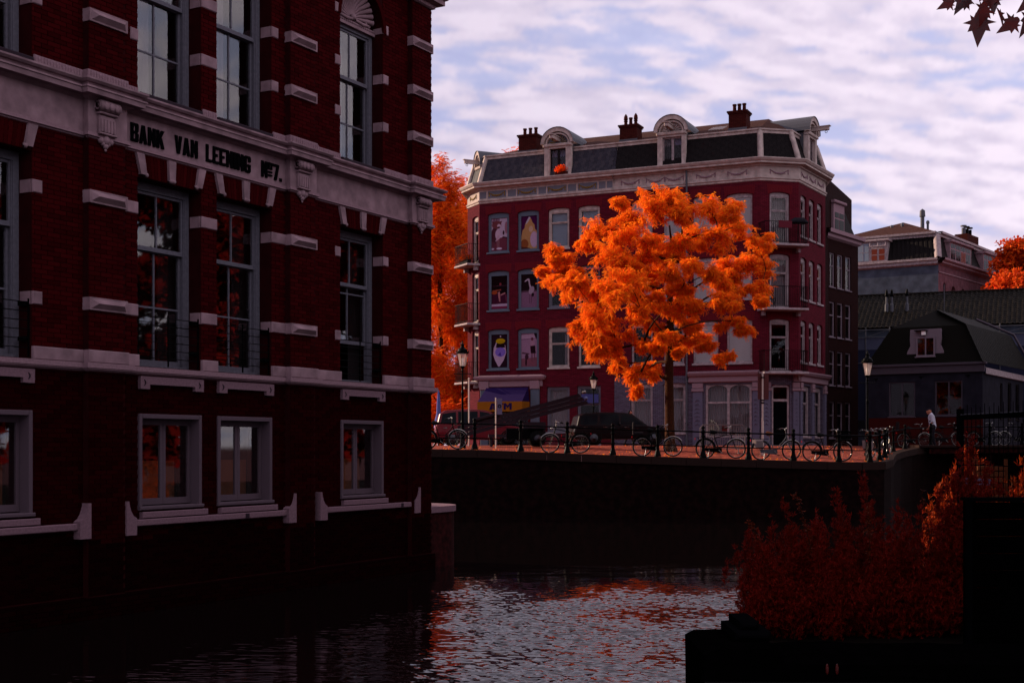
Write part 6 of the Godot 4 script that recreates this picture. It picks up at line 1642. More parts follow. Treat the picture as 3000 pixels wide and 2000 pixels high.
func make_bike(nm: String, seat_c: Material, frame_c: Material, bar: bool, extra: String) -> Node3D:   # x forward, wheels on y = 0
	var o := Node3D.new()
	o.name = numbered(self, nm); add_child(o, true)
	o.set_meta("base", nm)
	for e in [[-0.53, "rear"], [0.55, "front"]]:
		var c := Vector3(e[0], 0.345, 0)
		var w := part(o, "wheel", G.new().rod(c + Vector3(0, 0, -0.045), c + Vector3(0, 0, 0.045), 0.022, 8), M.chrome)
		part(w, "tyre", G.new().ring(c, Vector3.BACK, 0.325, 0.021, 30, 6), M.rubber)
		part(w, "rim", G.new().ring(c, Vector3.BACK, 0.298, 0.011, 30, 5), M.chrome)
		var g := G.new()
		for k in 18:
			var a := TAU * k / 18
			g.tube([c + Vector3(cos(a + 0.25) * 0.02, sin(a + 0.25) * 0.02, 0.03 * (1 if k % 2 else -1)), c + Vector3(cos(a), sin(a), 0) * 0.295], [0.0022, 0.0022], 3)
		part(w, "spokes", g, M.chrome)
		var p := PackedVector3Array()
		for k in 14:
			var a: float = lerpf(0.15, 2.9, k / 13.0) if e[0] < 0 else lerpf(0.55, 2.75, k / 13.0)
			p.append(c + Vector3(cos(a), sin(a), 0) * 0.362)
		part(o, "mudguard", G.new().tube(p, [0.022], 5), frame_c if e[0] < 0 else M.chrome)
	var g := G.new()
	var bb := Vector3(-0.06, 0.30, 0); var st := Vector3(-0.22, 0.80, 0); var hd := Vector3(0.36, 0.86, 0); var hb := Vector3(0.41, 0.68, 0); var re := Vector3(-0.53, 0.345, 0)
	g.rod(bb, st, 0.017).rod(bb, hb, 0.019).rod(hd + Vector3(-0.012, 0.05, 0), hb, 0.021)
	if bar: g.rod(st + Vector3(0.02, -0.07, 0), hd, 0.016)
	else: g.tube([bb.lerp(st, 0.45), Vector3(0.1, 0.5, 0), Vector3(0.28, 0.68, 0), hd + Vector3(0.01, -0.03, 0)], [0.016], 6)
	for s in [-0.045, 0.045]: g.rod(bb + Vector3(0, 0, s), re + Vector3(0, 0, s), 0.010).rod(st + Vector3(0.02, -0.08, s * 0.3), re + Vector3(0, 0, s), 0.009)
	part(o, "frame", g, frame_c)
	g = G.new()
	for s in [-0.045, 0.045]: g.tube([hb + Vector3(0, 0, s), Vector3(0.47, 0.52, s), Vector3(0.55, 0.345, s)], [0.013, 0.011, 0.009], 6)
	part(o, "fork", g, frame_c)
	g = G.new().rod(hd, hd + Vector3(-0.04, 0.19, 0), 0.013)
	for s in [-1, 1]: g.tube([hd + Vector3(-0.04, 0.19, 0), hd + Vector3(0.0, 0.23, 0.10 * s), hd + Vector3(-0.08, 0.25, 0.24 * s), hd + Vector3(-0.26, 0.20, 0.28 * s)], [0.012], 6)
	var h := part(o, "handlebar", g, M.chrome)
	g = G.new()
	for s in [-1, 1]: g.rod(hd + Vector3(-0.15, 0.235, 0.265 * s), hd + Vector3(-0.27, 0.20, 0.282 * s), 0.018)
	part(h, "grip", g, M.rubber)
	part(o, "bell", G.new().ball(hd + Vector3(-0.03, 0.27, 0.12), Vector3(0.03, 0.025, 0.03), 8), M.chrome)
	part(o, "saddle", G.new().tube([Vector3(-0.36, 0.93, 0), Vector3(-0.30, 0.935, 0), Vector3(-0.18, 0.925, 0), Vector3(-0.08, 0.92, 0)], [0.05, 0.085, 0.055, 0.02], 8).rod(st, Vector3(-0.25, 0.91, 0), 0.013), seat_c)
	g = G.new()
	for s in [-0.06, 0.06]: g.rod(Vector3(-0.86, 0.745, s), Vector3(-0.28, 0.745, s), 0.007, 5).rod(Vector3(-0.80, 0.745, s), Vector3(-0.54, 0.36, s * 0.9), 0.006, 5)
	for k in 5: g.rod(Vector3(-0.84 + 0.12 * k, 0.748, -0.06), Vector3(-0.84 + 0.12 * k, 0.748, 0.06), 0.005, 4)
	part(o, "luggage_rack", g, M.iron)
	part(o, "reflector", G.new().box(-0.90, -0.88, 0.66, 0.72, -0.03, 0.03), M.lamp_red)
	part(o, "headlight", G.new().ball(Vector3(0.47, 0.88, 0), Vector3(0.05, 0.04, 0.04), 8), M.chrome)
	g = G.new().ring(bb, Vector3.BACK, 0.085, 0.008, 16, 4).rod(bb + Vector3(0, 0, -0.07), bb + Vector3(0, 0, 0.07), 0.014).rod(bb + Vector3(0, 0, 0.07), bb + Vector3(0.12, -0.11, 0.075), 0.009).rod(bb + Vector3(0, 0, -0.07), bb + Vector3(-0.12, 0.11, -0.075), 0.009)
	var cr := part(o, "crank", g, M.chrome)
	part(cr, "pedal", G.new().box(0.02, 0.11, 0.175, 0.195, 0.08, 0.17), M.rubber)
	part(cr, "pedal", G.new().box(-0.23, -0.14, 0.40, 0.42, -0.17, -0.08), M.rubber)
	part(o, "chain_guard", G.new().poly(PackedVector2Array([Vector2(-0.56, 0.27), Vector2(0.0, 0.20), Vector2(0.05, 0.26), Vector2(0.04, 0.36), Vector2(-0.02, 0.39), Vector2(-0.56, 0.38)]), 0.035, 0.055), frame_c)
	part(o, "kickstand", G.new().rod(Vector3(-0.40, 0.30, 0.05), Vector3(-0.46, 0.02, 0.16), 0.009, 5), M.chrome)
	if extra == "crate":
		g = G.new()
		for y in [0.80, 0.90, 1.0]: g.box(0.42, 0.78, y, y + 0.07, -0.20, -0.19).box(0.42, 0.78, y, y + 0.07, 0.19, 0.20).box(0.42, 0.43, y, y + 0.07, -0.19, 0.19).box(0.77, 0.78, y, y + 0.07, -0.19, 0.19)
		part(o, "crate", g.box(0.42, 0.78, 0.78, 0.79, -0.2, 0.2), M.iron)
	elif extra == "bags":
		for s in [-1, 1]: part(o, "pannier", G.new().cham(-0.78, -0.48, 0.42, 0.72, 0.07, 0.18, 0.04) if s > 0 else G.new().box(-0.78, -0.48, 0.42, 0.72, -0.18, -0.07), M.canvas)
	elif extra == "child":
		part(o, "child_seat", G.new().cham(-0.85, -0.5, 0.78, 0.86, -0.14, 0.14, 0.02).box(-0.87, -0.82, 0.78, 1.2, -0.14, 0.14), M.dark)
	return o

func lantern_post(p: Vector3, k: float, label: String) -> Node3D:
	var o := thing("street_lamp", label, "street lamp", at(p, 0.3, k), "lantern lamp posts on the quay")
	var g := G.new().lathe(PackedVector2Array([Vector2(0.13, 0), Vector2(0.13, 0.10), Vector2(0.10, 0.13), Vector2(0.085, 0.55), Vector2(0.105, 0.60), Vector2(0.105, 0.66), Vector2(0.07, 0.72), Vector2(0.06, 0.95), Vector2(0.075, 0.98), Vector2(0.05, 1.05), Vector2(0.038, 2.0), Vector2(0.052, 2.05), Vector2(0.052, 2.12), Vector2(0.034, 2.18), Vector2(0.028, 2.86), Vector2(0.05, 2.92), Vector2(0.03, 2.98), Vector2(0.07, 3.05)]), 12)
	part(o, "post", g, M.iron)
	part(o, "ladder_bar", G.new().rod(Vector3(-0.30, 2.80, 0), Vector3(0.30, 2.80, 0), 0.014, 6).ball(Vector3(-0.31, 2.80, 0), Vector3.ONE * 0.03, 8).ball(Vector3(0.31, 2.80, 0), Vector3.ONE * 0.03, 8), M.iron)
	g = G.new()
	var l := part(o, "lantern", G.new().lathe(PackedVector2Array([Vector2(0.07, 3.05), Vector2(0.12, 3.07), Vector2(0.12, 3.09), Vector2(0.0, 3.1)]), 6), M.iron)
	for k2 in 6:
		var a := TAU * k2 / 6; var b := TAU * (k2 + 1) / 6
		var p0 := Vector3(cos(a) * 0.115, 3.10, sin(a) * 0.115); var p1 := Vector3(cos(a) * 0.215, 3.56, sin(a) * 0.215)
		var q0 := Vector3(cos(b) * 0.115, 3.10, sin(b) * 0.115); var q1 := Vector3(cos(b) * 0.215, 3.56, sin(b) * 0.215)
		part(l, "glazing_bar", G.new().rod(p0, p1, 0.009, 4), M.iron)
		g = G.new(); g.q(q0, p0, p1, q1)
		part(l, "pane", g, M.lamp_glass)
	part(l, "mantle", G.new().lathe(PackedVector2Array([Vector2(0.02, 3.1), Vector2(0.025, 3.2), Vector2(0.05, 3.26), Vector2(0.05, 3.36), Vector2(0.0, 3.4)]), 8), M.lamp_white)
	g = G.new().lathe(PackedVector2Array([Vector2(0.215, 3.56), Vector2(0.245, 3.58), Vector2(0.245, 3.62), Vector2(0.20, 3.63), Vector2(0.17, 3.72), Vector2(0.09, 3.78), Vector2(0.06, 3.86), Vector2(0.085, 3.90), Vector2(0.04, 3.93), Vector2(0.02, 4.02), Vector2(0.0, 4.06)]), 12)
	for k2 in 6: g.ball(Vector3(cos(TAU * k2 / 6) * 0.235, 3.65, sin(TAU * k2 / 6) * 0.235), Vector3(0.02, 0.04, 0.02), 6)
	part(l, "cap", g, M.iron)
	return o

func shell_loft(p: PackedVector2Array, w: Callable, inset: float) -> G:   # a body from a side outline; w(y): half width at a height; rounded towards its sides
	var g := G.new()
	if Geometry2D.is_polygon_clockwise(p): p.reverse()
	var c := Vector2.ZERO
	for q in p: c += q / p.size()
	var rows := []
	for e in [[-1.0, inset], [-0.95, inset * 0.25], [-0.86, 0.0], [0.86, 0.0], [0.95, inset * 0.25], [1.0, inset]]:
		var r := []
		for q in p:
			var d: Vector2 = (c - q).normalized() * e[1]
			r.append(Vector3(q.x + d.x, q.y + d.y, w.call(q.y) * e[0]))
		rows.append(r)
	for j in 5:
		for k in p.size():
			var l := (k + 1) % p.size()
			g.q(rows[j][k], rows[j][l], rows[j + 1][l], rows[j + 1][k])
	var t := Geometry2D.triangulate_polygon(p)
	for k in range(0, t.size(), 3):
		var a := p[t[k]]; var b := p[t[k + 1]]; var d := p[t[k + 2]]
		var f: bool = (b - a).cross(d - a) > 0
		g.tri(rows[5][t[k]], rows[5][t[k + 1 if f else k + 2]], rows[5][t[k + 2 if f else k + 1]])
		g.tri(rows[0][t[k]], rows[0][t[k + 2 if f else k + 1]], rows[0][t[k + 1 if f else k + 2]])
	return g
func make_car(nm: String, label: String, xf: Transform3D, low: Array, top: Array, panes: Array, paint: Material, wheels: Array, lamp_y: float) -> Node3D:
	var o := thing(nm, label, "car", xf)
	var P := func(a: Array) -> PackedVector2Array:
		var r := PackedVector2Array()
		for k in range(0, a.size(), 2): r.append(Vector2(a[k], a[k + 1]))
		return r
	part(o, "body", shell_loft(P.call(low), func(y: float) -> float: return 0.88 - 0.10 * absf(y - 0.62), 0.07), paint)
	var y0 := 0.85
	var hw := func(y: float) -> float: return 0.80 - 0.26 * maxf(y - y0, 0.0)
	var c := part(o, "cabin", shell_loft(P.call(top), hw, 0.03), paint)
	for s in [-1, 1]:
		for q in panes:
			var pts: PackedVector2Array = P.call(q)
			var g := G.new()
			var t := Geometry2D.triangulate_polygon(pts)
			for k in range(0, t.size(), 3):
				var v := []
				for m in 3: v.append(Vector3(pts[t[k + m]].x, pts[t[k + m]].y, s * (hw.call(pts[t[k + m]].y) + 0.006)))
				g.tri(v[0], v[1], v[2])
			part(c, "side_window", g, M.car_glass)
		for q in panes.size(): part(o, "door_handle", G.new().box(panes[q][0] + 0.12, panes[q][0] + 0.3, y0 - 0.06, y0 - 0.035, s * 0.865 - 0.01, s * 0.865 + 0.02), M.chrome)
		part(o, "mirror", G.new().ball(Vector3(panes[-1][2] - 0.1, y0 + 0.1, s * 0.95), Vector3(0.06, 0.08, 0.1), 8), paint)
		part(o, "headlight", G.new().ball(Vector3(wheels[1] + 0.62, lamp_y, s * 0.62), Vector3(0.10, 0.08, 0.14), 8), M.lamp_white)
		part(o, "tail_light", G.new().ball(Vector3(wheels[0] - 0.72, lamp_y + 0.12, s * 0.68), Vector3(0.07, 0.16, 0.10), 8), M.lamp_red)
		for x in wheels:
			var w := part(o, "wheel", G.new().rod(Vector3(x, 0.32, s * 0.66), Vector3(x, 0.32, s * 0.86), 0.30, 20), M.rubber)
			part(w, "hub_cap", G.new().rod(Vector3(x, 0.32, s * 0.861), Vector3(x, 0.32, s * 0.875), 0.19, 14), M.zinc)
			part(o, "wheel_arch", G.new().ring(Vector3(x, 0.34, s * 0.845), Vector3.BACK, 0.345, 0.03, 20, 6), M.rubber)
	return o

func figure(bones: Array, cell: float, k_: float) -> G:   # one smooth surface round tapered bones [a, b, radius a, radius b] (surface nets)
	var lo := Vector3.INF; var hi := -Vector3.INF
	for b in bones:
		var r: float = maxf(b[2], b[3]) + cell * 2
		lo = lo.min(b[0] - Vector3.ONE * r).min(b[1] - Vector3.ONE * r); hi = hi.max(b[0] + Vector3.ONE * r).max(b[1] + Vector3.ONE * r)
	var n := Vector3i(((hi - lo) / cell).ceil()) + Vector3i.ONE * 2
	var f := PackedFloat32Array(); f.resize(n.x * n.y * n.z); f.fill(1.0)
	for b in bones:
		var A: Vector3 = b[0]; var B: Vector3 = b[1]; var d := B - A; var L := maxf(d.length_squared(), 1e-9)
		var r: float = maxf(b[2], b[3]) + k_ + cell * 2
		var i0 := Vector3i(((A.min(B) - Vector3.ONE * r - lo) / cell).floor()).clamp(Vector3i.ZERO, n - Vector3i.ONE); var i1 := Vector3i(((A.max(B) + Vector3.ONE * r - lo) / cell).ceil()).clamp(Vector3i.ZERO, n - Vector3i.ONE)
		for z in range(i0.z, i1.z + 1):
			for y in range(i0.y, i1.y + 1):
				for x in range(i0.x, i1.x + 1):
					var p := lo + Vector3(x, y, z) * cell
					var t := clampf((p - A).dot(d) / L, 0, 1)
					var e := p.distance_to(A + d * t) - lerpf(b[2], b[3], t)
					var q := (z * n.y + y) * n.x + x
					var h := maxf(k_ - absf(f[q] - e), 0.0) / k_
					f[q] = minf(f[q], e) - h * h * k_ * 0.25
	var g := G.new()
	var id := PackedInt32Array(); id.resize(f.size()); id.fill(-1)
	var st := [1, n.x, n.x * n.y]
	for z in n.z - 1:
		for y in n.y - 1:
			for x in n.x - 1:
				var q := (z * n.y + y) * n.x + x
				var s := Vector3.ZERO; var c := 0
				var inside := 0
				for m in 8:
					if f[q + (m & 1) + ((m >> 1) & 1) * n.x + (m >> 2) * st[2]] < 0: inside += 1
				if inside == 0 or inside == 8: continue
				for m in 8:
					var a := f[q + (m & 1) + ((m >> 1) & 1) * n.x + (m >> 2) * st[2]]
					for ax in 3:
						if m & (1 << ax): continue
						var m2: int = m | (1 << ax)
						var b := f[q + (m2 & 1) + ((m2 >> 1) & 1) * n.x + (m2 >> 2) * st[2]]
						if (a < 0) != (b < 0):
							var t := a / (a - b)
							s += Vector3(m & 1, (m >> 1) & 1, m >> 2).lerp(Vector3(m2 & 1, (m2 >> 1) & 1, m2 >> 2), t); c += 1
				id[q] = g.v.size()
				g.v.append(lo + (Vector3(x, y, z) + s / c) * cell); g.u.append(Vector2.ZERO)
				g.n.append(Vector3(f[q + 1] - f[q], f[q + n.x] - f[q], f[q + st[2]] - f[q]).normalized())
	for z in range(1, n.z - 1):
		for y in range(1, n.y - 1):
			for x in range(1, n.x - 1):
				var q := (z * n.y + y) * n.x + x
				for ax in 3:
					if (f[q] < 0) == (f[q + st[ax]] < 0): continue
					var u: int = st[(ax + 1) % 3]; var w: int = st[(ax + 2) % 3]
					var l := [id[q], id[q - u], id[q - u - w], id[q - w]]
					if l.min() < 0: continue
					if f[q] < 0: g.i.append_array([l[0], l[2], l[1], l[0], l[3], l[2]])
					else: g.i.append_array([l[0], l[1], l[2], l[0], l[2], l[3]])
	return g
func hand(w: Vector3, e: Vector3, side_: Vector3) -> G:   # palm, four fingers of different length, bent, and a thumb from the side of the palm; w: wrist, e: towards the fingers
	var nrm := e.cross(side_).normalized()
	var b := [[w, w + e * 0.075, 0.024, 0.028], [w + e * 0.04 + side_ * 0.02, w + e * 0.08 + side_ * 0.03, 0.018, 0.013], [w + e * 0.04 - side_ * 0.02, w + e * 0.08 - side_ * 0.03, 0.018, 0.013]]
	for k in 4:
		var o := side_ * (0.030 - 0.020 * k)
		var l: float = [0.068, 0.078, 0.072, 0.056][k]
		var m := w + e * (0.085 + l * 0.5) + o * 1.1 + nrm * 0.012
		b.append([w + e * 0.08 + o, m, 0.0095, 0.009]); b.append([m, m + e * l * 0.42 + nrm * 0.022, 0.009, 0.0078])
	b.append([w + e * 0.025 + side_ * 0.026, w + e * 0.06 + side_ * 0.055 + nrm * 0.012, 0.012, 0.010]); b.append([w + e * 0.06 + side_ * 0.055 + nrm * 0.012, w + e * 0.09 + side_ * 0.055 + nrm * 0.024, 0.010, 0.008])
	return figure(b, 0.006, 0.008)
func person(label: String, xf: Transform3D, bow: float, shirt: Material, trousers: Material, cap: bool, walk: float) -> Node3D:
	var o := thing("person", label, "person", xf)
	var V := func(x: float, y: float, z: float) -> Vector3: return Vector3(x, y, z)   # x: forward
	var hip := Vector3(0, 0.93, 0); var chest := Vector3(0.02 + bow * 0.05, 1.32, 0); var neck := Vector3(0.02 + bow * 0.08, 1.47, 0); var head_ := Vector3(0.05 + bow * 0.16, 1.62 - bow * 0.05, 0)
	var legs := []; var arms := []; var shoes := []
	for s in [-1, 1]:
		var w: float = walk * s
		legs.append([hip + V.call(0, -0.02, 0.09 * s), V.call(0.10 * w + 0.04, 0.49, 0.10 * s), 0.095, 0.06]); legs.append([V.call(0.10 * w + 0.04, 0.49, 0.10 * s), V.call(0.24 * w - 0.02, 0.10, 0.10 * s), 0.058, 0.038])
		shoes.append([V.call(0.24 * w - 0.05, 0.045, 0.10 * s), V.call(0.24 * w + 0.14, 0.035, 0.11 * s), 0.045, 0.038])
		var sh: Vector3 = chest + V.call(0, 0.09, 0.18 * s)
		var el: Vector3 = sh + V.call(-0.04 - 0.06 * w, -0.29, 0.05 * s); var wr: Vector3 = el + V.call(0.10 + 0.05 * bow - 0.05 * w, -0.23, -0.02 * s)
		arms.append([sh, el, 0.052, 0.040]); arms.append([el, wr, 0.038, 0.027])
	var headb := [[neck, head_ - V.call(0.02, 0.06, 0), 0.055, 0.06], [head_ + V.call(-0.02, 0.03, 0), head_ + V.call(0.0, 0.02, 0), 0.098, 0.09], [head_ + V.call(0.03, -0.06, 0), head_ + V.call(0.05, -0.085, 0), 0.06, 0.04], [head_ + V.call(0.085, 0.0, 0), head_ + V.call(0.105, -0.025, 0), 0.012, 0.016]]
	for s in [-1, 1]: headb.append([head_ + V.call(-0.01, 0.02, 0.092 * s), head_ + V.call(-0.015, -0.02, 0.092 * s), 0.02, 0.015])
	var body := [[hip, chest, 0.13, 0.13], [chest + V.call(0, 0.06, -0.12), chest + V.call(0, 0.06, 0.12), 0.075, 0.075], [chest, neck, 0.10, 0.06]]
	var g := figure(body + legs + arms + headb, 0.022, 0.04)
	for s in [0, 1]:
		var q := hand(arms[s * 2 + 1][1], (arms[s * 2 + 1][1] - arms[s * 2 + 1][0]).normalized(), Vector3(0.9, 0.2, 0).normalized())
		var k := g.v.size()
		g.v.append_array(q.v); g.n.append_array(q.n); g.u.append_array(q.u)
		for j in q.i: g.i.append(j + k)
	part(o, "body", g, M.skin)
	var up := func(l: Array, a: float) -> Array:
		var r := []
		for b in l: r.append([b[0], b[1], b[2] + a, b[3] + a])
		return r
	part(o, "shirt", figure(up.call(body + [[hip + Vector3(0, -0.05, 0), hip, 0.125, 0.13], arms[0], arms[2]], 0.018), 0.022, 0.04), shirt)
	if shirt == M.cloth_dark: part(o, "sleeves", figure(up.call([arms[1], arms[3]], 0.016), 0.02, 0.03), shirt)
	else: part(o, "shirt_stripe", G.new().box(0.10, 0.165, 1.13, 1.17, -0.13, 0.13), M.cloth_dark)
	part(o, "trousers", figure(up.call([[hip, hip + Vector3(0, -0.04, 0), 0.125, 0.12]] + legs, 0.014), 0.022, 0.04), trousers)
	part(o, "shoes", figure(shoes, 0.018, 0.02), M.rubber)
	var eyes := G.new()
	for s in [-1, 1]: eyes.ball(head_ + V.call(0.088, 0.012, 0.035 * s), Vector3(0.008, 0.007, 0.012), 6)
	part(o, "eyes", eyes, M.dark)
	part(o, "mouth", G.new().ball(head_ + V.call(0.088, -0.065, 0), Vector3(0.006, 0.006, 0.024), 6), M.red_cloth)
	if cap: part(o, "cap", figure([[head_ + V.call(-0.025, 0.055, 0), head_ + V.call(0.0, 0.055, 0), 0.092, 0.088], [head_ + V.call(0.06, 0.055, -0.03), head_ + V.call(0.15, 0.045, 0), 0.02, 0.014], [head_ + V.call(0.06, 0.055, 0.03), head_ + V.call(0.15, 0.045, 0), 0.02, 0.014]], 0.012, 0.02), M.cloth_dark)
	else:
		part(o, "hair", figure([[head_ + V.call(-0.04, 0.045, 0), head_ + V.call(0.02, 0.06, 0), 0.092, 0.078], [head_ + V.call(-0.07, 0.0, 0), head_ + V.call(-0.06, -0.04, 0), 0.06, 0.05]], 0.012, 0.03), M.cloth_dark)
		part(o, "beard", figure([[head_ + V.call(0.045, -0.085, -0.03), head_ + V.call(0.045, -0.085, 0.03), 0.04, 0.04], [head_ + V.call(0.02, -0.05, -0.06), head_ + V.call(0.02, -0.05, 0.06), 0.03, 0.03]], 0.012, 0.03), M.cloth_dark)
	return o

func quay_things() -> void:
	var P := func(px: float, f: float) -> Vector3: return W(px, ground_at(px, f), f)
	# the railing: each post a part, rails between them
	var rl := thing("quay_railing", "black iron railing with baluster posts along the edge of the quay", "railing")
	var post := G.new().lathe(PackedVector2Array([Vector2(0.125, 0), Vector2(0.12, 0.05), Vector2(0.085, 0.16), Vector2(0.062, 0.24), Vector2(0.055, 0.36), Vector2(0.075, 0.38), Vector2(0.075, 0.42), Vector2(0.055, 0.44), Vector2(0.05, 0.70), Vector2(0.072, 0.73), Vector2(0.072, 0.78), Vector2(0.048, 0.80), Vector2(0.065, 0.88), Vector2(0.07, 0.93), Vector2(0.04, 0.99), Vector2(0.065, 1.03), Vector2(0.06, 1.08), Vector2(0.0, 1.11)]), 12).done()
	var xs := [-7.6, -6.0, -4.45, -2.9, -1.30, 0.3, 1.92, 3.5, 5.05, 6.62, 8.18, 9.72, 11.27, 12.38, 13.3, 14.35, 15.55, 16.75, 18.0, 19.4, 21.0, 22.6, 24.2, 25.8, 27.4]
	var old := Vector3.INF
	for x in xs:
		var e := quay_at(x)
		var p := W(x - (0.25 if x > 12.5 and x < 19 else 0.0), e.y + 0.012, e.x + 0.26)
		part(rl, "post", post, M.iron, at(p))
		if old != Vector3.INF:
			for y in [0.90, 0.40]:
				part(rl, "rail", G.new().rod(old + Vector3.UP * y, p + Vector3.UP * y, 0.026 if y > 0.5 else 0.02, 8), M.iron)
		old = p
	# bicycles
	var kinds := [make_bike("bicycle", M.rubber, M.iron, false, ""), make_bike("bicycle", M.rubber, M.iron, true, ""), make_bike("bicycle", M.rubber, M.black_paint, false, "crate"), make_bike("bicycle", M.wood, M.zinc, false, "bags"), make_bike("bicycle", M.rubber, M.iron, false, "child")]
	var spots := [  # kind, x, f, heading, lean, label
		[0, -2.45, 46.75, 0.0, 0.05, "black bicycle leaning on the railing beside the edge of the bank building"],
		[1, 1.88, 46.75, PI, -0.06, "black bicycle with its front wheel turned aside, below the black car"],
		[4, 5.10, 46.7, 0.0, 0.06, "bicycle leaning on the railing in front of the trunk of the orange tree"],
		[1, 7.30, 46.6, 0.0, 0.05, "bicycle with a black chain case before the crowd barrier"],
		[3, 9.22, 46.5, 0.05, 0.05, "bicycle with pale saddlebags before the door of the corner shop"],
		[2, 11.0, 46.45, 0.0, 0.06, "bicycle with a crate on its front carrier, right of the corner shop door"],
		[0, 12.6, 47.3, 1.35, 0.1, "bicycle seen end on where the railing turns, left of the lamp post"],
		[3, 13.1, 48.6, 1.25, -0.1, "bicycle seen end on with bags, just past the bend of the railing"],
		[0, 13.9, 50.6, 0.9, 0.08, "bicycle leaning on the third post past the bend"],
		[1, 15.6, 55.3, 1.1, -0.06, "bicycle with a pale saddle cover near the far posts of the railing"],
		[4, 18.9, 62.6, 0.2, 0.05, "bicycle with pale bags beside the person in the white shirt"],
		[2, 20.7, 63.3, 0.1, -0.04, "bicycle with high handlebars right of the person in the white shirt"],
		[0, 22.6, 63.7, 0.1, 0.05, "bicycle behind the foreground fence, nearest to the fence post"],
		[1, 24.3, 64.2, PI, -0.05, "bicycle behind the foreground fence, at the right edge"]]
	var used := {}
	for s in spots:
		var b: Node3D = kinds[s[0]]
		if used.has(s[0]): b = dup(b, Transform3D(), s[5])
		used[s[0]] = true
		tag(b, s[5], "bicycle", "bicycles on the quay")
		b.transform = Transform3D(Basis(Vector3.UP, s[3]) * Basis(Vector3.RIGHT, s[4]), P.call(s[1], s[2]))
	# lamp posts and signs
	lantern_post(P.call(-1.86, 50.0), 1.0, "lantern lamp post before the orange trees and the left corner house")
	lantern_post(P.call(13.9, 52.0), 1.02, "lantern lamp post right of the corner houses, by the bend of the railing")
	lantern_post(P.call(3.8, 62.0), 0.86, "lantern lamp post before the blue sign, partly hidden by the raised ladder trailer")
	var sp := thing("sign_post", "pale pole carrying a large brown sign seen from behind, before the corner shop", "sign", at(P.call(9.42, 50.0)))
	part(sp, "pole", G.new().rod(Vector3.ZERO, Vector3(0, 3.15, 0), 0.035, 8).rod(Vector3(0, 0.0, 0), Vector3(0, 1.3, 0), 0.048, 8), M.pole_paint)
	part(sp, "sign_plate", G.new().box(-0.17, 0.24, 2.1, 3.08, -0.06, -0.04), mat("sign_back", Color(0.07, 0.022, 0.022), 0.7))
	part(sp, "bracket", G.new().box(-0.07, 0.07, 1.95, 2.0, -0.07, 0.05).box(-0.07, 0.07, 2.05, 2.09, -0.07, 0.05).box(-0.07, 0.07, 2.9, 2.95, -0.041, 0.05), M.iron)
	sp = thing("sign_post", "slim pole with a narrow sign bearing a black ring, before the awning", "sign", at(P.call(-0.62, 51.0)))
	part(sp, "pole", G.new().rod(Vector3.ZERO, Vector3(0, 1.95, 0), 0.025, 8), M.pole_paint)
	part(sp, "sign_plate", G.new().box(0.04, 0.24, 1.30, 1.92, -0.01, 0.01), mat("sign_plate", Color(0.10, 0.085, 0.14), 0.5))
	part(sp, "sign_ring", G.new().ring(Vector3(0.14, 1.62, 0.014), Vector3.BACK, 0.055, 0.017, 16, 5), M.black)
	sp = thing("sign_post", "bare pale pole standing right of the left lamp post", "pole", at(P.call(-1.78, 55.0)))
	part(sp, "pole", G.new().rod(Vector3.ZERO, Vector3(0, 2.75, 0), 0.03, 8).ball(Vector3(0, 2.77, 0), Vector3.ONE * 0.045, 8), M.pole_paint)
	var cb := thing("crowd_barrier", "steel crowd barrier with vertical bars and a small red plate, before the corner shop window", "barrier", at(P.call(8.0, 50.5)))
	part(cb, "frame", G.new().tube([Vector3(-0.85, 0.0, 0), Vector3(-0.85, 0.98, 0), Vector3(-0.75, 1.1, 0), Vector3(0.75, 1.1, 0), Vector3(0.85, 0.98, 0), Vector3(0.85, 0.0, 0)], [0.02], 8).rod(Vector3(-0.85, 0.2, 0), Vector3(0.85, 0.2, 0), 0.016), M.barrier_steel)
	for k in 19: part(cb, "bar", G.new().rod(Vector3(-0.77 + 0.0855 * k, 0.2, 0), Vector3(-0.77 + 0.0855 * k, 1.09, 0), 0.009, 5), M.barrier_steel)
	for s in [-0.6, 0.6]: part(cb, "foot", G.new().rod(Vector3(s, 0.02, -0.3), Vector3(s, 0.02, 0.3), 0.018).rod(Vector3(s, 0.02, 0), Vector3(s, 0.2, 0), 0.018), M.barrier_steel)
	part(cb, "red_plate", G.new().box(-0.03, 0.17, 0.86, 1.06, 0.012, 0.02), M.plate_red)
	var pa := thing("parasol", "folded blue parasol below the trees beside the bank", "parasol", at(P.call(-3.75, 68.0)))
	part(pa, "pole", G.new().rod(Vector3.ZERO, Vector3(0, 2.75, 0), 0.03, 8), M.iron)
	part(pa, "canopy", G.new().lathe(PackedVector2Array([Vector2(0.25, 0.9), Vector2(0.20, 1.3), Vector2(0.12, 1.6), Vector2(0.09, 2.3), Vector2(0.03, 2.8), Vector2(0.0, 2.85)]), 10), mat("parasol_blue", Color(0.06, 0.075, 0.22), 0.85))
	# cars and the furniture lift
	make_car("parked_car", "dark station wagon parked before the corner houses, roof tinged red", Transform3D(Basis(Vector3.UP, 0.14), P.call(4.85, 60.0)),
		[-2.2, 0.32, -2.25, 0.6, -2.18, 0.88, 1.0, 0.88, 1.9, 0.80, 2.2, 0.66, 2.26, 0.42, 2.2, 0.28, -2.1, 0.26], [-2.12, 0.86, -2.0, 1.30, -1.75, 1.42, -0.9, 1.49, 0.1, 1.46, 0.45, 1.40, 1.15, 0.86],
		[[-1.95, 0.92, -1.86, 1.30, -1.15, 1.38, -1.15, 0.92], [-1.05, 0.92, -1.05, 1.39, -0.2, 1.40, -0.2, 0.92], [-0.1, 0.92, -0.1, 1.39, 0.35, 1.34, 0.92, 0.92]], M.black_paint, [-1.35, 1.38], 0.62)
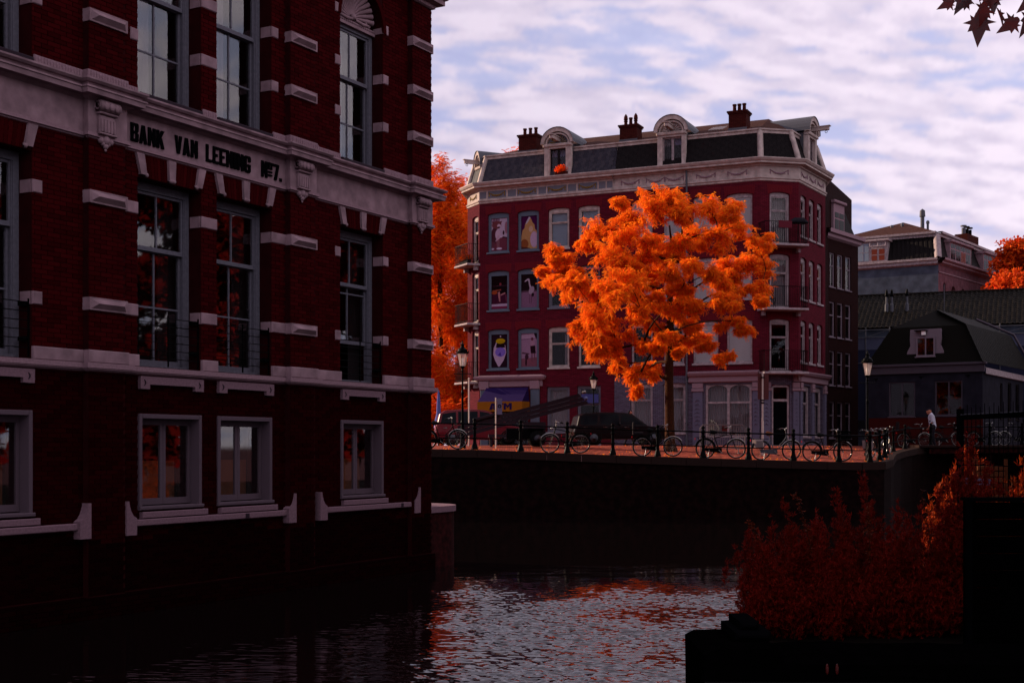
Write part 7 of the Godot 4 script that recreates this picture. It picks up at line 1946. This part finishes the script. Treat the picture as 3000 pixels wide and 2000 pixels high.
	make_car("parked_car", "red people carrier with tall tail parked at the left beside the bank", Transform3D(Basis(Vector3.UP, 0.1), P.call(-1.55, 62.0)),
		[-2.0, 0.30, -2.06, 0.6, -2.0, 0.98, 1.0, 0.98, 1.75, 0.86, 2.05, 0.66, 2.1, 0.40, 2.0, 0.27, -1.9, 0.26], [-1.98, 0.96, -1.86, 1.45, -1.6, 1.62, -0.6, 1.68, 0.2, 1.64, 0.5, 1.56, 1.4, 0.96],
		[[-1.8, 1.02, -1.72, 1.45, -1.1, 1.55, -1.1, 1.02], [-1.0, 1.02, -1.0, 1.56, -0.1, 1.57, -0.1, 1.02], [0.0, 1.02, 0.0, 1.57, 0.42, 1.50, 1.15, 1.02]], M.red_paint, [-1.25, 1.3], 0.70)
	var ft := thing("ladder_trailer", "dark furniture lift trailer with its long ladder boom raised towards the right", "trailer", Transform3D(Basis(Vector3.UP, 0.06), P.call(0.35, 54.0)))
	var bx := Transform3D(Basis(Vector3.BACK, 0.262), Vector3(-2.65, 0.30, 0))
	var lm := mat("lift_metal", Color(0.020, 0.013, 0.017), 0.5)
	for k in 3: part(ft, "side_plate", G.new().box(0.1 * k + 0.02, 5.52 - 0.1 * k, 0.17 * k + 0.03, 0.17 * k + 0.155, 0.25 - 0.06 * k, 0.27 - 0.06 * k).box(0.1 * k + 0.02, 5.52 - 0.1 * k, 0.17 * k + 0.03, 0.17 * k + 0.155, -0.27 + 0.06 * k, -0.25 + 0.06 * k), lm, bx)
	for k in 3:
		var y := 0.0 + 0.17 * k
		var o := part(ft, "boom_section", G.new().box(0.1 * k, 5.55 - 0.1 * k, y, y + 0.10, -0.34 + 0.06 * k, -0.24 + 0.06 * k).box(0.1 * k, 5.55 - 0.1 * k, y, y + 0.10, 0.24 - 0.06 * k, 0.34 - 0.06 * k), lm, bx)
		for j in 18: part(o, "rung", G.new().box(0.2 + 0.3 * j, 0.26 + 0.3 * j, y + 0.02, y + 0.07, -0.24 + 0.06 * k, 0.24 - 0.06 * k), lm)
	part(ft, "carriage", G.new().cham(0.9, 2.0, 0.50, 0.62, -0.34, 0.34, 0.02), lm, bx)
	part(ft, "pulley", G.new().rod(Vector3(5.55, 0.5, -0.2), Vector3(5.55, 0.5, 0.2), 0.07, 14), M.chrome, bx)
	part(ft, "chassis", G.new().box(-1.3, 1.6, 0.38, 0.50, -0.5, 0.5).box(0.1, 1.0, 0.50, 1.0, -0.3, 0.3), lm)
	part(ft, "engine_box", G.new().cham(-0.6, 0.9, 0.30, 0.75, 0.1, 0.55, 0.04), M.iron)
	for s in [-1, 1]:
		var w := part(ft, "wheel", G.new().rod(Vector3(0.65, 0.33, 0.62 * s - 0.09), Vector3(0.65, 0.33, 0.62 * s + 0.09), 0.33, 20), M.rubber)
		part(w, "hub", G.new().rod(Vector3(0.65, 0.33, 0.62 * s + 0.091 * s), Vector3(0.65, 0.33, 0.62 * s + 0.10 * s), 0.15, 12), M.zinc)
		part(ft, "mudguard", G.new().box(0.25, 1.05, 0.70, 0.73, 0.62 * s - 0.12, 0.62 * s + 0.12), M.iron)
		part(ft, "jack_leg", G.new().rod(Vector3(-1.2, 0.0, 0.45 * s), Vector3(-1.2, 0.5, 0.45 * s), 0.04), lm)
		part(ft, "tail_light", G.new().box(1.6, 1.63, 0.40, 0.50, 0.42 * s - 0.1, 0.42 * s + 0.1), M.lamp_red)
	part(ft, "tow_bar", G.new().rod(Vector3(1.6, 0.42, 0), Vector3(2.6, 0.40, 0), 0.05), lm)
	# fallen leaves
	var lf := []; var tint := PackedColorArray()
	for k in 420:
		var px := -6.0 + 22.0 * rng.randf()
		var e := quay_at(px)
		var f := e.x + 0.5 + 9.0 * pow(rng.randf(), 1.6)
		if fmod(absf(sin(px * 1.3) * 7 + f), 3.0) > 1.9 and rng.randf() < 0.7: continue
		lf.append(Transform3D(Basis(Vector3(rng.randfn(), 1.5, rng.randfn()).normalized(), rng.randf() * TAU).scaled(Vector3.ONE * (0.035 + 0.035 * rng.randf())), W(px, ground_at(px, f) + 0.02, f)))
		tint.append(Color(0.7 + 0.3 * rng.randf(), 0.5 + 0.8 * rng.randf(), 1))
	var fl := many(self, "fallen_leaves", leaf_mesh(0), M.leaf, lf, tint)
	tag(fl, "orange fallen leaves scattered over the quay paving", "leaves")
	person("bearded person in dark jacket walking right past the front window, behind the black car", Transform3D(Basis(Vector3.UP, 0.35).scaled(Vector3.ONE * 0.97), P.call(5.65, 64.0)), 0.0, M.cloth_dark, M.cloth_dark, false, 0.8)
	person("person in white t-shirt and dark cap looking down, standing among the bicycles at the right", Transform3D(Basis(Vector3.UP, PI - 0.2).scaled(Vector3.ONE * 1.06), P.call(19.9, 62.9)), 0.75, M.shirt, M.cloth_dark, true, 0.25)
	# the low quay at the corner of the bank, with its bollard
	var q := thing("landing_stage", "low rounded stone landing at the corner of the bank, above the water", "landing", frame(-1.62, 0, 26.6, 0.483, 0.8757))
	var pl := PackedVector2Array()
	for k in 17:
		var a := -PI / 2 + PI * k / 16
		pl.append(Vector2(0.55 + 0.95 * cos(a) * 1.0, -0.95 + 1.0 * sin(a)))
	pl.append(Vector2(-0.15, 0.05)); pl.append(Vector2(-0.15, -1.95))
	var turn := Transform3D(Basis(Vector3.RIGHT, Vector3.FORWARD, Vector3.UP), Vector3.ZERO)   # outline drawn in plan, raised upwards
	var pz := PackedVector2Array()
	for v in pl: pz.append(Vector2(v.x, -v.y))
	var g := G.new(); g.poly(pz, -2.4, 1.10)
	part(q, "wall", g, M.quay_red if M.has("quay_red") else mat("quay_red", Color(0.035, 0.0056, 0.0063), 0.95, M.quay.albedo_texture, Vector3.ONE * 0.5), turn)
	var pc := Geometry2D.offset_polygon(pz, 0.04)[0]
	g = G.new(); g.poly(pc, 1.101, 1.22)
	part(q, "coping", g, M.stone_low, turn)
	var bo := thing("bollard", "small pale mooring bollard on the rounded landing", "bollard", q.transform * Transform3D(Basis(), Vector3(0.42, 1.22, -0.8)))
	part(bo, "post", G.new().lathe(PackedVector2Array([Vector2(0.09, 0), Vector2(0.06, 0.04), Vector2(0.05, 0.13), Vector2(0.085, 0.16), Vector2(0.085, 0.20), Vector2(0.0, 0.22)]), 12), M.stone_low)
	part(bo, "bar", G.new().rod(Vector3(-0.6, 0.10, 0), Vector3(0.0, 0.10, 0), 0.015), M.stone_low)
	# the bridge that closes the canal at the right
	var br := thing("bridge", "low bridge crossing at the right behind the foreground fence", "bridge", frame(19.0, 0, 60.6, 0.985, 0.05))
	g = G.new()
	for k in 20:
		var x0 := 20.0 * k / 20; var x1 := 20.0 * (k + 1) / 20
		var y0 := 2.12 + 0.06 * sin(x0 * 0.25); var y1 := 2.12 + 0.06 * sin(x1 * 0.25)
		g.q(Vector3(x0, y0, 0), Vector3(x1, y1, 0), Vector3(x1, 2.40, 0), Vector3(x0, 2.40, 0)); g.q(Vector3(x0, y0, -6), Vector3(x1, y1, -6), Vector3(x1, y1, 0), Vector3(x0, y0, 0))
	part(br, "girder", g, M.quay_red)
	part(br, "deck_edge", G.new().cham(-0.5, 20, 2.401, 2.52, -6, 0.12, 0.02), M.coping)
	for k in 5: part(br, "pier", G.new().box(2.5 + 4 * k, 3.0 + 4 * k, -2, 2.12, -0.6, -0.15), M.quay)

func foreground() -> void:
	# near right: mud bank, reeds, fence, dark cabin wall and the covered boat
	var g := G.new()
	var line := [[1.2, 13.0, 4.0, 19.5], [9.0, 30.0, 6.6, 21.3], [30.0, 62.0, 20, 59]]
	g.poly(PackedVector2Array([Vector2(2.9, -15.6), Vector2(4.2, -19.2), Vector2(6.3, -21.3), Vector2(7.2, -23.8), Vector2(10.2, -26.0), Vector2(13.5, -34.0), Vector2(21.5, -52.0), Vector2(24.0, -60.2), Vector2(60, -60.2), Vector2(60, 12), Vector2(14, 12), Vector2(9.5, -12.5), Vector2(4.0, -13.2)]), -0.12, 2.5)
	var m := G.new(); m.x = Transform3D(Basis(Vector3.RIGHT, Vector3.BACK, Vector3.DOWN), Vector3.ZERO)
	g = m
	g.poly(PackedVector2Array([Vector2(2.9, -15.6), Vector2(4.2, -19.2), Vector2(6.3, -21.3), Vector2(7.2, -23.8), Vector2(10.2, -26.0), Vector2(13.5, -34.0), Vector2(21.5, -52.0), Vector2(24.0, -60.2), Vector2(60, -60.2), Vector2(60, 12), Vector2(14, 12), Vector2(9.5, -12.5), Vector2(4.0, -13.2)]), -0.12, 2.5)
	struct("bank_ground", g, M.mud)
	var o := thing("reed_bush", "big dark red bush of slender leaves growing at the water's edge, lower right", "bush", Transform3D(Basis(), W(4.3, 0.1, 16.6)))
	var clumps := []
	var st := G.new()
	for k in 170:
		var bx := -1.25 + 2.75 * rng.randf()
		var hh := (0.92 + 0.10 * sin(bx * 4.0) + 0.65 * smoothstep(0.6, 1.5, bx) - 0.30 * smoothstep(-0.7, -1.25, bx)) * (0.45 + 0.7 * rng.randf() + (0.35 if rng.randf() < 0.1 else 0.0))
		var lean := Vector3(rng.randfn() * 0.16 + (-0.25 if bx < -0.8 else 0.05), 0, rng.randfn() * 0.15)
		var b := Vector3(bx, 0, rng.randfn() * 0.35)
		var p := PackedVector3Array()
		for j in 6:
			var u := j / 5.0
			p.append(b + Vector3(0, hh * 1.25 * u, 0) + lean * u * u)
			if j > 0: clumps.append([p[j].x, p[j].y, p[j].z, 0.17 * (1.15 - 0.8 * u), 0.20])
		st.tube(p, [0.009, 0.008, 0.007, 0.006, 0.004, 0.002], 4)
	for k in 40: clumps.append([-1.3 + 2.8 * rng.randf(), 0.2 + 0.35 * rng.randf(), 0.35 + 0.2 * rng.randfn(), 0.3, 0.25])
	var w := []; var t := PackedColorArray()
	foliage(w, t, clumps, 70000, 0.07, Color(1, 1, 1), -0.1, 0.35)
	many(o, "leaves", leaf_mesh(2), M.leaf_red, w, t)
	part(o, "stems", st, M.bark)
	for e in [[-1.35, 1.05, 1.45, -0.35, "tall leaning stalk at the left of the dark bush"], [-0.75, 1.0, 1.75, -0.32, "tall stalk with yellowish flower heads leaning left over the dark bush"], [-0.05, 1.1, 1.6, -0.06, "thin upright flower stalk above the middle of the dark bush"], [0.85, 1.1, 1.75, -0.22, "thin flower stalk above the right part of the dark bush"]]:
		var s := thing("flower_stalk", e[4], "plant", Transform3D(Basis(), W(4.3 + e[0] * 0.9 + 0.15, 0.1, 16.3)))
		var p := PackedVector3Array()
		for k in 8:
			var u := k / 7.0
			p.append(Vector3(e[3] * u * u, e[2] * u, 0.05 * u))
		part(s, "stem", G.new().tube(p, [0.009, 0.008, 0.007, 0.006, 0.006, 0.005, 0.004, 0.003], 5), M.bark)
		var fl := []; var ft := PackedColorArray()
		for k in 34:
			var u := 0.55 + 0.45 * rng.randf()
			fl.append(Transform3D(Basis(Vector3(rng.randfn(), rng.randfn(), rng.randfn()).normalized(), rng.randf() * TAU).scaled(Vector3.ONE * 0.055), Vector3(e[3] * u * u, e[2] * u, 0.05 * u) + Vector3(rng.randfn(), rng.randfn(), rng.randfn()) * 0.022))
			ft.append(Color(0.5, 1.6, 1.0))
		many(s, "flower_heads", leaf_mesh(0), M.leaf_red, fl, ft)
	# sunlit reeds behind the fence
	o = thing("reeds", "orange sunlit reeds standing behind the foreground fence", "reeds", Transform3D(Basis(), W(8.9, 0.0, 23.4)))
	clumps = []
	for k in 40: clumps.append([rng.randf() * 3.6 - 1.4, 0.5 + rng.randf() * 1.2, rng.randfn() * 0.4, 0.22 + 0.15 * rng.randf(), 0.6])
	for k in 14: clumps.append([rng.randf() * 3.4 - 1.2, 1.75 + rng.randf() * 0.45, rng.randfn() * 0.4, 0.09, 0.35])
	w = []; t = PackedColorArray()
	foliage(w, t, clumps, 16000, 0.13, Color(1, 1, 1), -0.1, 0.35)
	many(o, "leaves", leaf_mesh(2), M.leaf_reed, w, t)
	st = G.new()
	for k in 40:
		var b := Vector3(rng.randf() * 2.8 - 0.9, 0, rng.randfn() * 0.4)
		st.tube([b, b + Vector3(rng.randfn() * 0.1, 1.1, 0), b + Vector3(rng.randfn() * 0.15, 1.9, 0)], [0.010, 0.007, 0.003], 4)
	part(o, "stems", st, M.wood)
	var bd := thing("plank_screen", "brown screen of wooden slats among the reeds behind the fence", "screen", Transform3D(Basis(Vector3.UP, -0.2), W(8.25, 0.1, 22.9)))
	for k in 14: part(bd, "slat", G.new().cham(-0.23, 0.23, 0.6 + 0.1 * k, 0.685 + 0.1 * k, -0.03, 0.02, 0.01), M.wood)
	for s in [-0.25, 0.25]: part(bd, "post", G.new().box(s - 0.04, s + 0.04, 0, 2.1, -0.08, -0.031), M.wood)
	# fence
	var fn := thing("iron_fence", "tall black fence of thin pointed bars at the right edge, nearest the camera", "fence", frame(6.74, 0, 20.0, 0.13, -0.99))
	part(fn, "post", G.new().box(-0.04, 0.04, 0, 2.98, -0.04, 0.04), M.black)
	for y in [2.86, 1.66, 2.15]: part(fn, "rail", G.new().box(0.04, 4.2, y - (0.045 if y > 2.5 else 0.015), y + (0.025 if y > 2.5 else 0.0), -0.02, 0.02), M.black)
	part(fn, "top_strip", G.new().box(0.04, 4.2, 2.888, 2.90, -0.025, 0.025), M.zinc)
	for k in 30: part(fn, "bar", G.new().rod(Vector3(0.15 + 0.135 * k, 0.6, 0.03), Vector3(0.15 + 0.135 * k, 2.99 + 0.05 * (k % 2), 0.03), 0.008, 6, 0.005), M.black)
	var sg := part(fn, "sign_plate", G.new().box(0.25, 1.05, 1.86, 1.95, 0.045, 0.055), mat("plate", Color(0.10, 0.10, 0.16), 0.5), Transform3D(), "narrow grey sign plate with dark text")
	part(sg, "print", G.new().box(0.45, 0.5, 1.885, 1.93, 0.0551, 0.057).box(0.52, 0.78, 1.895, 1.915, 0.0551, 0.057), M.black)
	var cw := thing("dark_cabin", "black boarded cabin side below the fence at the right edge", "cabin", Transform3D(Basis(), W(4.85, 0, 14.0)))
	for k in 11: part(cw, "board", G.new().cham(0.0, 4.6, -0.15 + 0.18 * k, 0.025 + 0.18 * k, -0.05, 0.0, 0.01), M.tarp)
	part(cw, "roof", G.new().box(-0.03, 4.7, 1.835, 1.87, -0.3, 0.05), M.black)
	part(cw, "corner_post", G.new().box(-0.05, -0.002, -0.2, 1.834, -0.08, 0.0), M.black)
	part(cw, "side_wall", G.new().box(0.0, 0.05, -0.2, 1.83, -0.3, -0.051), M.tarp)
	# covered boat
	var bt := thing("covered_boat", "black moored boat under tarpaulins filling the lower right corner", "boat", Transform3D(Basis(), W(1.17, 0, 8.1)))
	var hull := PackedVector2Array([Vector2(0.02, -0.4), Vector2(0, 1.14), Vector2(0.06, 1.17), Vector2(0.45, 1.18), Vector2(0.50, 1.08), Vector2(7.5, 1.06), Vector2(7.5, -0.4)])
	part(bt, "hull", G.new().poly(hull, -0.9, 0.0), M.tarp)
	part(bt, "wheel_box", G.new().cham(0.24, 0.47, 1.18, 1.235, -0.88, -0.3, 0.02).cham(0.29, 0.41, 1.235, 1.287, -0.86, -0.4, 0.02), M.black)
	g = G.new()
	var nt := 60
	var H := func(x: float) -> float:
		return 1.085 + 0.055 * exp(-pow((x - 0.95) / 0.45, 2)) + 0.02 * sin(x * 5.0) * exp(-pow(x - 1.3, 2)) + 0.05 * smoothstep(1.7, 2.4, x) * (0.6 + 0.4 * sin(x * 2.2))
	for k in nt:
		var x0 := 0.50 + 6.9 * k / nt; var x1 := 0.50 + 6.9 * (k + 1) / nt
		var old := []
		for j in 13:
			var a := PI * j / 12
			var zz := -0.45 + 0.46 * cos(a); var s := pow(sin(a), 0.6)
			var c := [Vector3(x0, 1.0 + (H.call(x0) - 1.0) * s + 0.012 * sin(7 * x0 + j), zz), Vector3(x1, 1.0 + (H.call(x1) - 1.0) * s + 0.012 * sin(7 * x1 + j), zz)]
			if old.size(): g.q(old[0], old[1], c[1], c[0])
			old = c
	part(bt, "tarpaulin", g, M.tarp)
	for e in [0.745, 0.805]: part(bt, "reflector", G.new().ball(Vector3(e, 1.055, 0.02), Vector3(0.011, 0.035, 0.01), 10), mat("dull_red", Color(0.06, 0.006, 0.005), 0.4) if not M.has("dull_red") else M.dull_red)
	part(bt, "rubbing_strake", G.new().tube([Vector3(0.0, 0.95, 0.02), Vector3(7.5, 0.92, 0.02)], [0.03, 0.03], 6), M.rubber)
	# twigs with big leaves hanging in from above
	var lobes := [0.0, -0.06, 0.10, -0.02, 0.16, 0.12, 0.28, 0.05, 0.24, 0.2, 0.5, 0.30, 0.26, 0.34, 0.34, 0.55, 0.2, 0.52, 0.0, 1.0]
	var pl := PackedVector2Array()
	for k in range(0, lobes.size(), 2): pl.append(Vector2(lobes[k], lobes[k + 1]))
	for k in range(lobes.size() - 4, 0, -2): pl.append(Vector2(-lobes[k], lobes[k + 1]))
	var lm := G.new()
	var tr := Geometry2D.triangulate_polygon(pl)
	for k in range(0, tr.size(), 3):
		var v := []
		for j in 3: v.append(Vector3(pl[tr[k + j]].x, -pl[tr[k + j]].y, 0.25 * absf(pl[tr[k + j]].x) - 0.1 * pl[tr[k + j]].y * pl[tr[k + j]].y))
		lm.tri(v[0], v[1], v[2])
	var leaf := lm.done()
	for e in [[2.84, 5.00, 8.0, "twig with large dark red lobed leaves hanging in at the top right", [[0.0, 0.07, 0.13, 0.3], [-0.02, 0.02, 0.16, 0.0], [0.09, 0.05, 0.11, -0.5], [-0.09, 0.09, 0.10, 0.9], [-0.17, 0.10, 0.09, 1.1], [0.05, 0.12, 0.10, -0.1], [-0.1, 0.14, 0.12, 0.4], [0.0, 0.18, 0.12, -0.4]]], [3.12, 4.99, 8.0, "twig with dark red leaves cut off by the top right corner", [[-0.08, -0.02, 0.12, 1.0], [-0.01, 0.02, 0.14, 0.4], [0.05, 0.06, 0.14, -0.2], [0.02, 0.12, 0.12, 0.8], [0.1, 0.1, 0.12, 0.1]]]]:
		var tw := thing("hanging_twig", e[3], "branch", Transform3D(Basis(), W(e[0], e[1], e[2])))
		part(tw, "twig", G.new().tube([Vector3(0.3, 0.5, 0), Vector3(0.18, 0.2, 0), Vector3(0.06, 0.06, 0.0)], [0.008, 0.005, 0.003], 5).tube([Vector3(0.12, 0.12, 0), Vector3(0.0, 0.16, 0.01), Vector3(-0.16, 0.14, 0)], [0.003, 0.003, 0.002], 4), M.bark)
		for l in e[4]:
			part(tw, "leaf", leaf, M.leaf_branch, Transform3D((Basis(Vector3.BACK, l[3] * -1.0) * Basis(Vector3.UP, rng.randfn() * 0.5) * Basis(Vector3.RIGHT, rng.randfn() * 0.3)).scaled(Vector3.ONE * l[2] * 1.25), Vector3(l[0], l[1], rng.randfn() * 0.03)))
